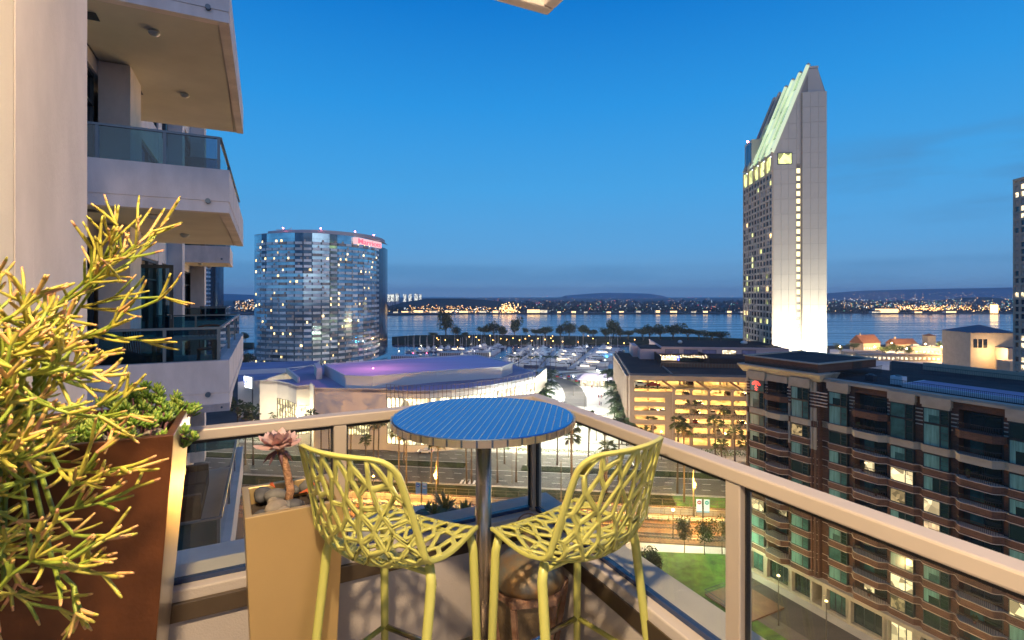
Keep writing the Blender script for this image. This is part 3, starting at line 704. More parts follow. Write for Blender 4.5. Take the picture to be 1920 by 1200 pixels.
M['hedge_lit'] = mat('hedge_lit', (.09, .16, .03), .8, var=.5, vscale=2)  # paler leaf tone, mixed in at random
# bay water: small waves stretched sideways give the long smooth streaks
wm = bpy.data.materials.new('water'); wm.use_nodes = True; t = wm.node_tree; b = t.nodes['Principled BSDF']
b.inputs['Base Color'].default_value = (.004, .045, .15, 1); b.inputs['Roughness'].default_value = .10; b.inputs['IOR'].default_value = 1.33; b.inputs['Specular IOR Level'].default_value = .5
tcn = t.nodes.new('ShaderNodeTexCoord'); mpn = t.nodes.new('ShaderNodeMapping'); t.links.new(tcn.outputs['Object'], mpn.inputs[0]); mpn.inputs['Scale'].default_value = (.004, .05, 1)
n = t.nodes.new('ShaderNodeTexNoise'); n.inputs['Scale'].default_value = 1.0; n.inputs['Detail'].default_value = 4; t.links.new(mpn.outputs[0], n.inputs[0])
r = t.nodes.new('ShaderNodeMapRange'); r.inputs['From Min'].default_value = .35; r.inputs['From Max'].default_value = .65; r.inputs['To Min'].default_value = .03; r.inputs['To Max'].default_value = .22
t.links.new(n.outputs[0], r.inputs[0]); t.links.new(r.outputs[0], b.inputs['Roughness'])
n2 = t.nodes.new('ShaderNodeTexNoise'); n2.inputs['Scale'].default_value = .6; n2.inputs['Detail'].default_value = 3
t.links.new(tcn.outputs['Object'], n2.inputs[0]); bp = t.nodes.new('ShaderNodeBump'); bp.inputs['Strength'].default_value = .35; bp.inputs['Distance'].default_value = .25
t.links.new(n2.outputs[0], bp.inputs['Height']); t.links.new(bp.outputs[0], b.inputs['Normal'])
M['water'] = wm
M['far_land'] = mat('far_land', (.030, .035, .030), .95, var=.3, vscale=.01)
M['far_tree'] = mat('far_tree', (.022, .030, .022), .95, var=.5, vscale=.05)
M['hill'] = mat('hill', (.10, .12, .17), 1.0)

def sheet(name, pts, z, m, kind='structure'):
    o = MB().add([(x, y, z) for x, y in pts], [tuple(range(len(pts)))]).build(name, m); o['kind'] = kind; return o
def gsheet(name, u0, u1, v0, v1, z, m):
    o = MB().box(u0, u1, v0, v1, z - .1, z).build(name, m); o.rotation_euler = (0, 0, GR); o['kind'] = 'structure'; return o
def gobj(name, mb, m, **k):
    o = mb.build(name, m, **k); o.rotation_euler = (0, 0, GR); return o
sheet('sea_floor', [(-15000, -3000), (15000, -3000), (15000, 14000), (-15000, 14000)], -6, M['far_land'])
w_ = sheet('water', [(-15000, 200), (15000, 200), (15000, 13000), (-15000, 13000)], -2.0, M['water'])
def ppx(lst, z=0.0): return [at(px, py, z)[:2] for px, py in lst]
# city land, cut back where the marina basin is
land = [(-600, -400), (700, -400), (700, 560)] + [at(1920, 652)[:2], at(1700, 645)[:2], at(1560, 648)[:2], at(1400, 655)[:2], at(1250, 672)[:2], at(1165, 682)[:2]]
land += [at(1150, 694)[:2], at(1080, 694)[:2], at(1000, 697)[:2], at(960, 690)[:2], at(860, 678)[:2], at(720, 682)[:2], at(640, 680)[:2], at(470, 676)[:2], at(300, 668)[:2], (-600, 400)]
o = MB().prism(land, -5, 0).build('ground', M['city_ground']); struct(o)
pk = ppx([(735, 643), (800, 646), (960, 645), (1200, 643), (1330, 641), (1400, 640), (1420, 634), (1300, 630), (1100, 629), (900, 626), (780, 627), (735, 630)])
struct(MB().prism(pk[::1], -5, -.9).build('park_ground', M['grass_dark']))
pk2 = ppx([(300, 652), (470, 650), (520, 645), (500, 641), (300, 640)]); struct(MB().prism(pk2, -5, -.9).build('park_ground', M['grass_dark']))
rk = MB(); rn = random.Random(5)
for i in range(420):
    px = rn.uniform(735, 1400); x, y, _ = at(px, 645 + rn.uniform(-.6, 1.0)); r_ = rn.uniform(.6, 1.5); rk.octa((x, y, -1.6 + rn.uniform(-.4, .5)), r_, 0, r_ * .7)
stuff(rk.build('shore_rocks', M['stone_b']))
# roads and strips, all along the street grid
gsheet('pavement', -240, 60, 145, 168.5, .004, M['pale_paving'])
gsheet('road', -260, 120, 128, 140.3, .020, M['asphalt'])
gsheet('road', -260, 120, 144.8, 156.0, .020, M['asphalt_old'])
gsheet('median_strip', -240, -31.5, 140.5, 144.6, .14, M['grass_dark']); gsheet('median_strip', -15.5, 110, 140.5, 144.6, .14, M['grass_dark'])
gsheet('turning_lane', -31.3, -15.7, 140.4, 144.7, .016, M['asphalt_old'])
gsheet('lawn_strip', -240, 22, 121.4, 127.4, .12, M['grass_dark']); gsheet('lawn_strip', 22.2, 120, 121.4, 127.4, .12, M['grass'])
gsheet('kerb', -260, 120, 127.5, 127.9, .13, M['concrete']); gsheet('kerb', -260, 120, 156.1, 156.5, .14, M['concrete'])
gsheet('track_bed', -240, 120, 103, 121.2, .05, M['ballast'])
gsheet('platform', -240, 120, 113.2, 115.4, .35, M['concrete'])
# markings
mk = MB()
for v in (132.1, 136.2, 148.5, 152.2):
    for i in range(70):
        u = -200 + i * 4.6 + (v % 3)
        mk.box(u, u + 2.1, v - .07, v + .07, .021, .025)
for v, u0, u1 in ((128.6, -240, 115), (139.8, -240, 115), (145.3, -240, -31), (145.3, -15, 110), (155.6, -240, 115)): mk.box(u0, u1, v - .08, v + .08, .021, .026)
for i in range(6): mk.box(-30 + i * 1.1, -29.4 + i * 1.1, 128.9, 131.5, .021, .027)
o = gobj('road_markings', mk, M['paint']); stuff(o)
# rails and sleepers
for v in (105.2, 106.6, 109.6, 111.0, 117.0, 118.4, 119.4, 120.8):
    o = gobj('track_rail', MB().box(-200, 115, v - .04, v + .04, .05, .24), M['rail_steel']); struct(o)
sl = MB()
for v in (105.9, 110.3, 117.7, 120.1):
    for i in range(430): u = -150 + i * .62; sl.box(u, u + .25, v - 1.15 + .3 * (v > 117), v + 1.15 - .3 * (v > 117), .05, .14)
stuff(gobj('sleepers', sl, M['sleeper']))
# plaza and service roads between hall and garage
pz = ppx([(985, 832), (1190, 832), (1185, 760), (1150, 700), (1130, 694), (1010, 697), (1003, 720), (990, 750)])
sheet('plaza', pz, .008, M['pale_paving'])
def road_strip(name, ctr, wd, z, m):
    P = [Vector(at(px, py)[:2]) for px, py in ctr]; L = []; Rr = []
    for i, p in enumerate(P):
        d = (P[min(i + 1, len(P) - 1)] - P[max(i - 1, 0)]).normalized(); n_ = Vector((-d.y, d.x)); w2 = wd[i] / 2 if isinstance(wd, list) else wd / 2; L.append(p + n_ * w2); Rr.append(p - n_ * w2)
    n_ = len(P); mb = MB().add([(p.x, p.y, z) for p in L] + [(p.x, p.y, z) for p in Rr], [(n_ + i, n_ + i + 1, i + 1, i) for i in range(n_ - 1)]); return struct(mb.build(name, m))
road_strip('service_road', [(1078, 762), (1080, 745), (1073, 728), (1058, 715), (1045, 707), (1062, 700), (1100, 697)], [10, 10, 10, 9, 8, 7, 7], .016, M['asphalt_old'])
isl = ppx([(1052, 706), (1062, 704), (1096, 716), (1098, 719), (1080, 719)]); struct(MB().prism(isl, .01, .18).build('traffic_island', M['grass']))
# park in front of the brick block

gsheet('footpath', -10, 60, 98.8, 102.4, .07, M['pale_paving'])
# street in front of the brick block
Bp = Vector((41.9, 91.2)); BS = Vector((.4494, -.8934)); BN = Vector((-.8934, -.4494)); BR = atan2(BS.y, BS.x)
def Bq(s, n): p = Bp + BS * s + BN * n; return (p.x, p.y)
sheet('pavement', [Bq(-1, -1), Bq(-1, 2.8), Bq(75, 2.8), Bq(75, -1)], .125, M['concrete'])
sheet('road', [Bq(2.9, 2.85), Bq(2.9, 9.2), Bq(75, 9.2), Bq(75, 2.85)], .112, M['asphalt'])
sheet('pavement', [Bq(2.9, 9.25), Bq(2.9, 11.9), Bq(75, 11.9), Bq(75, 9.25)], .126, M['asphalt_old'])
gp = [G(4, 98.5), (39.9, 95.4), Bq(2.8, 3.0), Bq(2.8, 12), Bq(45, 12), G(4, 40)]
struct(MB().prism(gp, .0, .16).build('lawn', M['grass']))
sheet('village_court', ppx([(1556, 700), (1556, 655), (1800, 652), (1830, 700)]), .012, M['pale_paving'])  # pale ground added so the village glows under its lamps
# far shore of the bay
fs = [(-5200, 1500)] + [at(px, py, -1)[:2] for px, py in ((300, 588.5), (740, 590.5), (900, 588), (1100, 588.5), (1400, 588), (1560, 586), (1700, 588), (1800, 587.5), (1920, 588))] + [(6000, 1500), (9000, 9000), (-9000, 9000)]
struct(MB().prism(fs, -5, 0.5).build('far_shore', M['far_land']))
# low hills beyond
def hill(name, pts, z, depth=900):
    mb = MB(); F0 = []; n_ = len(pts)
    for px, py, Y in pts: F0.append((Y * (px - 960) / F, Y, max(z, H - (py - HY) / F * Y)))
    vs = [(x, y - depth * .5, z) for x, y, _ in F0] + F0 + [(x, y + depth, z) for x, y, _ in F0]
    mb.add(vs, [(i, i + 1, n_ + i + 1, n_ + i) for i in range(n_ - 1)] + [(n_ + i, n_ + i + 1, 2 * n_ + i + 1, 2 * n_ + i) for i in range(n_ - 1)]); return struct(mb.build(name, M['hill'], None, True))
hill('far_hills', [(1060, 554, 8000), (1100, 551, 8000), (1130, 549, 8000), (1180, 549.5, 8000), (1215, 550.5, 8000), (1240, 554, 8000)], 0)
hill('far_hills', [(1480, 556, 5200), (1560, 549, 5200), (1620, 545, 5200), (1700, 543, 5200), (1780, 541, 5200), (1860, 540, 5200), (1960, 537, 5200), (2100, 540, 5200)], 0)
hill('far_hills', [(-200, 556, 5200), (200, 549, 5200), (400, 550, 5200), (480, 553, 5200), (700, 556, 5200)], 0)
hl = hill('near_hill', [(1735, 575, 2300), (1770, 563, 2300), (1800, 558, 2300), (1850, 557, 2300), (1890, 561, 2300), (1960, 566, 2300)], 0, 300); hl.data.materials[0] = M['far_tree']
hl = hill('near_hill', [(725, 575, 1750), (760, 566, 1750), (800, 560, 1750), (860, 560, 1750), (905, 562, 1750), (960, 568, 1750), (1000, 580, 1750)], 0, 260); hl.data.materials[0] = M['far_tree']
# ================================================================== exhibition hall
M['roof_grey'] = mat('roof_grey', (.30, .27, .36), .8, spec=.2, var=.22, vscale=.06, bump=.1, bscale=2)
M['roof_pale'] = mat('roof_pale', (.50, .42, .55), .8, var=.12, vscale=.08, stretch=(.3, 2.5, 1))
M['hall_wall'] = mat('hall_wall', (.58, .53, .44), .8, var=.04, vscale=.5)
M['hall_glass'] = mat('hall_glass', (.05, .05, .04), .3, emit=(1, .83, .52), estr=2.3, emap=.55)
M['hall_glass2'] = mat('hall_glass2', (.05, .05, .04), .3, emit=(1, .80, .42), estr=1.5, emap=.8)
M['mullion'] = mat('mullion', (.12, .10, .07), .5)
M['roof_edge'] = mat('roof_edge', (.45, .50, .52), .6)
def lvl(px, py, z): return Vector(at(px, py, z)[:2])
ZR = 19.0
hall = thing('exhibition_hall', 'sprawling low exhibition hall with curved lit glass front and raised pink-lit roof', 'hall')
front = [lvl(487, 713, ZR), lvl(520, 714, ZR), lvl(540, 718, ZR), lvl(556, 724, ZR), lvl(583, 721.5, ZR), lvl(590, 727, ZR), lvl(726, 729, ZR)]
curve = [lvl(726, 729, ZR), lvl(765, 731.5, ZR), lvl(805, 731, ZR), lvl(845, 729, ZR), lvl(885, 725.5, ZR), lvl(925, 720, ZR), lvl(965, 712.5, ZR), lvl(1003, 703.5, ZR)]
back = [lvl(1012, 694, ZR), lvl(955, 676, ZR), lvl(800, 672, ZR), lvl(640, 684, ZR), lvl(560, 686, ZR), lvl(540, 692, ZR), lvl(563, 708, ZR), lvl(487, 711, ZR)]
# roof deck
rp_ = [tuple(p) for p in front[:-1] + curve + [lvl(1004, 697, ZR), lvl(948, 678, ZR), lvl(880, 668, ZR), lvl(700, 676, ZR), lvl(600, 684, ZR), lvl(537, 690, ZR), lvl(560, 708, ZR)]]
MB().prism(rp_, ZR - 1.2, ZR - .25).build('roof', M['roof_grey'], hall)
# plateau
pl = [tuple(lvl(*q, 22.6)) for q in ((648, 704), (699, 705.5), (820, 695), (940, 688), (961, 680), (891, 665), (760, 672), (608, 683))]
MB().prism(pl, ZR - .3, 22.3, 0, 1).build('raised_roof', [M['roof_edge'], M['roof_pale']], hall)
pr = MB()
for i in range(len(pl)):
    p, q = Vector(pl[i]), Vector(pl[(i + 1) % len(pl)]); pr.bar((*p, 22.45), (*q, 22.45), .5, .5)
pr.build('raised_roof_kerb', M['roof_edge'], hall)
pf = [tuple(lvl(*q, 22.6)) for q in ((589, 681), (600, 681), (604, 690), (594, 691))]; MB().prism(pf, ZR - .2, 22.6).build('roof_fin', M['hall_wall'], hall)
pf = [tuple(lvl(*q, 20.6)) for q in ((536, 690), (540, 690), (562, 707), (558, 708))]; MB().prism(pf, ZR - .2, 20.6).build('roof_wall', M['hall_wall'], hall)
# front wall pieces with openings: base wall down to the street
def wallseg(p, q, z0, z1, th=.5, m='hall_wall', name='wall', mi=None):
    d = (q - p).normalized(); n_ = Vector((d.y, -d.x)); o_ = MB().prism([tuple(p), tuple(q), tuple(q - n_ * th), tuple(p - n_ * th)], z0, z1); return o_.build(name, M[m], hall)
def glazed(p, q, z0, z1, cols, rows, gm='hall_glass'):
    d = (q - p); L = d.length; d.normalize(); n_ = Vector((d.y, -d.x)); fr = MB()
    for i in range(cols):
        a, b_ = p + d * (L * i / cols + .08), p + d * (L * (i + 1) / cols - .08)
        fr2 = MB().add([(*(a - n_ * .2), z0), (*(b_ - n_ * .2), z0), (*(b_ - n_ * .2), z1), (*(a - n_ * .2), z1)], [(0, 1, 2, 3)]); fr2.build('glass_panel', M[gm], hall)
    for i in range(cols + 1):
        c = p + d * L * i / cols; fr.bar((*c, z0), (*c, z1), .16, .22, up=(n_.x, n_.y, 0))
    for k in range(rows + 1):
        z = z0 + (z1 - z0) * k / rows; fr.bar((*p, z), (*q, z), .14, .12)
    fr.build('mullions', M['mullion'], hall)
for i in range(len(front) - 1):
    p, q = front[i], front[i + 1]
    if i in (1, 2): wallseg(p, q, 13.2, ZR); glazed(p, q, 3.8, 13.2, 4, 5, 'hall_glass2'); wallseg(p, q, 0, 3.8)
    elif i == 3: wallseg(p, q, 12.5, ZR); glazed(p, q, 3.5, 12.5, 3, 3); wallseg(p, q, 0, 3.5)
    elif i == 4: MB().prism([tuple(p), tuple(q), tuple(q + Vector((0, -.8))), tuple(p + Vector((0, -.8)))], 0, ZR + .8).build('pier', M['hall_wall'], hall)
    elif i == 5:
        d = (q - p) / (q - p).length; L = (q - p).length; a, b_ = p + d * L * .25, p + d * L * .76
        wallseg(p, a, 0, ZR); wallseg(b_, q, 0, ZR); wallseg(a, b_, 10.6, ZR); glazed(a, b_, 4.6, 10.2, 14, 3, 'hall_glass2'); wallseg(a, b_, 0, 4.6)
        n_ = Vector((d.y, -d.x)); MB().prism([tuple(a - d * .8), tuple(b_ + d * .8), tuple(b_ + d * .8 + n_ * 2), tuple(a - d * .8 + n_ * 2)], 10.3, 10.9).build('canopy', M['hall_wall'], hall)
    else: wallseg(p, q, 0, ZR)
wallseg(front[0] + Vector((2, 40)), front[0], 0, ZR)
for i in range(len(curve) - 1):
    p, q = curve[i], curve[i + 1]; wallseg(p, q, 16.4, ZR - .2, .6, 'roof_edge', 'fascia'); glazed(p, q, 2.2, 16.4, 5, 6)
    wallseg(p, q, 0, 2.2, .6)
    # open parapet screen
    sc = MB(); d = (q - p); L = d.length; d.normalize(); n_ = Vector((d.y, -d.x))
    for k in range(5): c = p + d * L * k / 5 + n_ * .5; sc.bar((*c, 15.8), (*c, ZR + 1.5), .14)
    sc.bar((*(p + n_ * .5), ZR + 1.45), (*(q + n_ * .5), ZR + 1.45), .08)
    sc.build('parapet_screen', M['mullion'], hall)
wallseg(curve[-1], curve[-1] + Vector((6, 26)), 0, ZR - 1, .6, 'mullion', 'end_wall')
# pale sign board above the left entrance, blue letters
sg = thing('street_sign_screen', 'lit event screen with blue round graphics on a curved pale frame beside the hall', 'screen', (*lvl(466, 716, 14), 14), radians(-38))
MB().box(-3.6, 3.6, -.25, .25, -2.6, 2.4).build('frame', M['hall_wall'], sg, bevel=.1)
M['screen_blue'] = emis('screen_blue', (.12, .16, .9), 2.2); M['screen_white'] = emis('screen_white', (.85, .9, 1), 3)
MB().box(-3.2, 3.2, -.32, -.26, -2.2, 2.0).build('screen', M['screen_white'], sg)
for x, r_ in ((-1.4, 1.5), (1.7, 1.1)):
    MB().lathe([(r_, 0), (r_, .05)], 20).build('disc_graphic', M['screen_blue'], sg).matrix_local = Matrix.Translation((x, -.34, -.1)) @ Matrix.Rotation(pi / 2, 4, 'X')
    MB().tube([(-.5 * r_, 0, .5 * r_), (.3 * r_, 0, .5 * r_), (-.2 * r_, 0, 0), (.4 * r_, 0, -.5 * r_), (-.4 * r_, 0, -.5 * r_)], .14, 5).build('swirl_graphic', M['screen_white'], sg).location = (x, -.45, -.1)
MB().box(-3.4, -3.1, -.2, .2, -14, -2.6).box(3.1, 3.4, -.2, .2, -14, -2.6).build('support', M['mullion'], sg)
# roof equipment
for i, (px, py, w_, d_, h_) in enumerate(((846, 668, 10, 5, 2.4), (760, 673, 12, 4, 2.0), (905, 668, 7, 4, 2.4), (622, 689, 2, 2, 1))):
    x, y = lvl(px, py, ZR); u = thing('roof_unit', ['long pale plant enclosure at the back of the hall roof', 'blue-grey louvred plant box behind the raised roof', 'cream stair box at the right back of the hall roof', 'small vent at the left foot of the raised roof'][i], 'roof unit', (x, y, ZR - .3), GR)
    MB().box(-w_ / 2, w_ / 2, -d_ / 2, d_ / 2, 0, h_).build('housing', M['hall_wall'] if i != 1 else M['roof_edge'], u, bevel=.05)
    lb = MB()
    for k in range(int(w_)): lb.box(-w_ / 2 + k + .2, -w_ / 2 + k + .8, -d_ / 2 - .06, -d_ / 2 - .01, .3, h_ - .3)
    lb.build('louvres', M['mullion'], u)
# pink floodlight washing the raised roof
fx, fy = lvl(700, 690, 22.6); fl = thing('floodlight', 'small pink floodlight on the raised hall roof', 'floodlight', (fx, fy, 22.3), 0)
MB().box(-.3, .3, -.2, .2, 0, .5).build('housing', M['dark_frame'], fl); MB().box(-.25, .25, -.24, -.21, .1, .45).build('lens', emis('pink_lens', (1, .25, .6), 8), fl)
lamp('bulb', (0, 0, 12), 5500, (1, .34, .62), 1.0, fl)
# low left annexe roofs
an = thing('annexe', 'low blue-grey roofed annexe left of the exhibition hall', 'building')
MB().prism([tuple(lvl(*q, 14)) for q in ((446, 716), (500, 712), (535, 712), (535, 692), (446, 694))], 0, 14, 0, 1).build('block', [M['hall_wall'], M['roof_grey']], an)
MB().prism([tuple(lvl(*q, 16)) for q in ((446, 694), (535, 690), (590, 684), (600, 676), (446, 680))], 0, 16, 0, 1).build('upper_block', [M['roof_edge'], M['roof_grey']], an)
# ================================================================== glass hotel (curved) and its twin
M['hotel_glass'] = mat('hotel_glass', (.62, .86, .95), .07, metal=.8, var=.3, vscale=.05, bump=.2, bscale=.25, col2=(.22, .34, .42))
M['hotel_deep'] = mat('hotel_deep', (.06, .13, .20), .12, metal=.5, var=.4, vscale=.3)
M['hotel_parapet'] = mat('hotel_parapet', (.74, .74, .74), .3, metal=.25, var=.4, vscale=.07)
M['hotel_conc'] = mat('hotel_conc', (.40, .38, .40), .7)
M['lit_warm'] = mat('lit_warm', (.05, .04, .02), .5, emit=(1, .66, .28), estr=2.6, emap=.6)
M['lit_cream'] = mat('lit_cream', (.05, .04, .02), .5, emit=(1, .82, .52), estr=1.5, emap=.9)
M['curtain'] = mat('curtain', (.44, .36, .30), .8, var=.3, vscale=.5)
M['red_letter'] = emis('red_letter', (1, .05, .08), 2.6); M['sign_white'] = emis('sign_white', (1, .62, .66), .75); M['beacon'] = emis('beacon', (1, .18, .30), 30)
def glass_hotel(name, label, arc, z0, z1, rows, sign=False, seed=1, step=5.6, blank=(4,), lit=.16):
    t = thing(name, label, 'hotel'); rn = random.Random(seed)
    P = []
    for i in range(len(arc) - 1):     # Catmull-Rom
        a, b_, c, d = arc[max(i - 1, 0)], arc[i], arc[i + 1], arc[min(i + 2, len(arc) - 1)]
        for k in range(12):
            s = k / 12; P.append(.5 * ((2 * b_) + (c - a) * s + (2 * a - 5 * b_ + 4 * c - d) * s * s + (3 * b_ - 3 * c + d - a) * s ** 3))
    P.append(arc[-1]); L = [0]
    for i in range(len(P) - 1): L.append(L[-1] + (P[i + 1] - P[i]).length)
    def pos(s):
        for i in range(len(L) - 1):
            if s <= L[i + 1] + 1e-6: break
        k = (s - L[i]) / (L[i + 1] - L[i]); return P[i].lerp(P[i + 1], k), (P[i + 1] - P[i]).normalized()
    tot = L[-1]; nb = int(tot / step); step = tot / nb; fh = (z1 - z0 - 4) / rows
    # body
    back = [p + Vector((2, 16)) for p in reversed(P[::4])]; body = [tuple(p + Vector((0, 1.6))) for p in P[::2]] + [tuple(q) for q in back]
    MB().prism(body, z0, z1 - 4.2).build('core', M['hotel_deep'], t)
    MB().prism([tuple(p) for p in P[::2]] + [tuple(q) for q in back], z1 - .3, z1).prism([tuple(p + Vector((3, 4))) for p in P[8:-8:3]] + [tuple(q + Vector((0, -2))) for q in back[2:-2]], z1, z1 + 2.2).build('roof', M['hotel_conc'], t)
    # top glass crown and bottom glass
    segs = [pos(step * k) for k in range(nb + 1)]
    def quadbox(mb, k0, k1, za, zb, off, th=.25, ins=0):
        (p, d0), (q, d1) = pos(step * k0 + ins), pos(step * k1 - ins); d = (q - p).normalized(); n_ = Vector((d.y, -d.x))
        mb.prism([tuple(p + n_ * off), tuple(q + n_ * off), tuple(q + n_ * (off - th)), tuple(p + n_ * (off - th))], za, zb)
    cache = {}
    dark_col = {2, 7, 8}
    for k in range(nb):
        endz = k in (0, nb - 1)
        o = MB(); quadbox(o, k, k + 1, z1 - 4.2, z1 - .32, .0, .4); o.build('glass_crown', M['hotel_deep'] if (k in dark_col) else M['hotel_glass'], t)
        if endz:
            for r in range(0, rows, 2):
                o = MB(); quadbox(o, k, k + 1, z0 + r * fh + .1, z0 + (r + 2) * fh, .0, .4); o.build('glass_panel', M['hotel_glass'], t)
                if rn.random() < .3:
                    o = MB(); (p, d0), (q, d1) = pos(step * (k + .3)), pos(step * (k + .7)); n_ = Vector((d0.y, -d0.x)); za = z0 + r * fh + .8
                    o.prism([tuple(p + n_ * .06), tuple(q + n_ * .06), tuple(q), tuple(p)], za, za + 1.6).build('lit_window', M['lit_warm'], t)
            continue
        for r in range(rows):
            z = z0 + r * fh
            if r < 0: continue
            gl = M['hotel_parapet'] if (r + k * 3) % 7 else M['hotel_glass']
            o = MB(); quadbox(o, k, k + 1, z + fh * .42, z + fh, 0.0, .25); o.build('window_band', M['hotel_glass'] if not (k in dark_col and r > rows * .7) else M['hotel_deep'], t)
            o = MB(); quadbox(o, k, k + 1, z, z + fh * .40, .9, .12, .35); quadbox(o, k, k + 1, z - .12, z, .9, 1.6, .35); o.build('balcony', M['hotel_parapet'] if rn.random() < .8 else M['curtain'], t)
            x_ = rn.random()
            if x_ < .42:
                o = MB(); f0 = rn.choice((.10, .35, .62)); (p, d0), (q, d1) = pos(step * (k + f0)), pos(step * (k + f0 + rn.choice((.16, .25)))); n_ = Vector((d0.y, -d0.x))
                o.prism([tuple(p + n_ * .1), tuple(q + n_ * .1), tuple(q), tuple(p)], z + fh * .40, z + fh * .78).build('room_window', M['lit_warm'] if x_ < lit else M['curtain'], t)
    if sign:
        def ss(px):
            return min((abs(960 + F * pos(tot * j / 400)[0].x / pos(tot * j / 400)[0].y - px), tot * j / 400) for j in range(1, 400))[1]
        (p, d0), (q, d1) = pos(ss(662)), pos(ss(709)); d = (q - p).normalized(); n_ = Vector((d.y, -d.x)); Wd = (q - p).length
        sg = MB().prism([tuple(p + n_ * 2.9), tuple(q + n_ * 2.9), tuple(q + n_ * .1), tuple(p + n_ * .1)], z1 - 5.6, z1 - 1.0).build('sign_board', M['sign_white'], t)
        cu = bpy.data.curves.new('letters', 'FONT'); cu.body = 'Marriott'; cu.size = 6.3; cu.extrude = .15; cu.align_x = 'CENTER'; cu.offset = .06
        tmp = bpy.data.objects.new('tmp', cu); COL.objects.link(tmp); bpy.context.view_layer.update()
        me = bpy.data.meshes.new_from_object(tmp.evaluated_get(bpy.context.evaluated_depsgraph_get())); bpy.data.objects.remove(tmp)
        me.materials.clear(); me.materials.append(M['red_letter']); wd = max(v.co.x for v in me.vertices) - min(v.co.x for v in me.vertices)
        o = put('sign_letters', me, sg); c = (p + q) / 2 + n_ * 3.2; k_ = Wd * .92 / wd
        o.matrix_local = Matrix.Translation((c.x, c.y, z1 - 5.1)) @ Matrix.Rotation(atan2(d.y, d.x), 4, 'Z') @ Matrix.Rotation(pi / 2, 4, 'X') @ Matrix.Diagonal((k_, .8, 1, 1))
    for f_ in (.22, .42, .62, .80):
        p, d0 = pos(tot * f_); MB().octa((p.x + 1, p.y + 2, z1 + 3.2), .55).build('beacon_light', M['beacon'], t); MB().bar((p.x + 1, p.y + 2, z1), (p.x + 1, p.y + 2, z1 + 2.8), .15).build('beacon_mast', M['hotel_conc'], t)
    return t, pos, tot
arc = [Vector((F_ * 1, Y)) for F_, Y in (((477 - 960) / F * 362, 362), ((500 - 960) / F * 352, 352), ((560 - 960) / F * 346, 346), ((620 - 960) / F * 354, 354), ((676 - 960) / F * 374, 374), ((704 - 960) / F * 397, 397), ((713 - 960) / F * 415, 415))]
gh, pos_, tot_ = glass_hotel('glass_hotel', 'curved mirror-glass hotel tower with red lettered sign at its top right', arc, 0, 90, 22, True, 3)
bc = thing('building_crane', 'white window-cleaning crane on the roof of the curved glass hotel', 'crane', (-157, 362, 90.0), 0)
MB().bar((0, 0, 0), (0, 0, 3.4), .5).bar((3, 0, 0), (3, 0, 3.0), .4).build('mast', M['white_plastic'], bc); MB().bar((-8, 0, 3.6), (5, 0, 3.4), .45).bar((0, 0, 3.4), (3, 0, 5)  , .3).build('jib', M['white_plastic'], bc)
arc2 = [Vector(((px - 960) / F * Y, Y)) for px, Y in ((340, 470), (372, 462), (384, 462), (397, 475))]
glass_hotel('glass_hotel', 'distant twin glass hotel tower seen between the balconies at left', arc2, 0, 79, 20, False, 8, 4.5, lit=.2)

# ================================================================== white hotel tower with slanted crown
M['tower_white'] = mat('tower_white', (.56, .50, .42), .75, var=.06, vscale=.2)
M['tower_joint'] = mat('tower_joint', (.27, .24, .21), .9)
M['tower_frame'] = mat('tower_frame', (.52, .40, .29), .8, var=.1, vscale=.4)
M['pane_dark'] = mat('pane_dark', (.015, .02, .03), .12, var=.6, vscale=.5, spec=.8)
M['lit_lime'] = mat('lit_lime', (.05, .05, .02), .5, emit=(.82, .86, .30), estr=1.15, emap=.45)
M['lit_stair'] = mat('lit_stair', (.05, .05, .02), .5, emit=(1, .86, .42), estr=1.7)
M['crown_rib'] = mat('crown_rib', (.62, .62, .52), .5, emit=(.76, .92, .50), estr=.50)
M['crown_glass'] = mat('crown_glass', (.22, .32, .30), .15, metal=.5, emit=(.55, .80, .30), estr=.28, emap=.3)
M['crown_dark'] = mat('crown_dark', (.10, .13, .18), .2, metal=.6)
V0 = 233.0
u_l, u_r = uv(1450, V0), uv(1548.5, V0)
def gz(py, u, v): x, y = G(u, v); return H - (py - HY) / F * y
tv = thing('white_tower', 'tall pale hotel tower with slanted glowing crown and blank floodlit end wall', 'hotel', (*G(u_l, V0), 0), GR)
wd = u_r - u_l; dep = 39.0
ze = gz(284, u_l, V0); zt = gz(126, uv(1515, V0), V0); ur = uv(1515, V0) - u_l; ur2 = uv(1533, V0) - u_l; zs = gz(172, u_r, V0)
us = uv(1503, V0) - u_l                       # where the proud right pier begins
prof = [(0, 0), (wd, 0), (wd, zs), (ur2, zt), (ur, zt), (0, ze)]
mb = MB(); n_ = len(prof)
mb.add([(x, .3, z) for x, z in prof] + [(x, dep, z) for x, z in prof], [tuple(range(n_)), tuple(range(2 * n_ - 1, n_ - 1, -1))] + [((i + 1) % n_, i, n_ + i, n_ + (i + 1) % n_) for i in range(n_)])
mb.build('body', mat('tower_body', (.36, .32, .27), .8), tv)
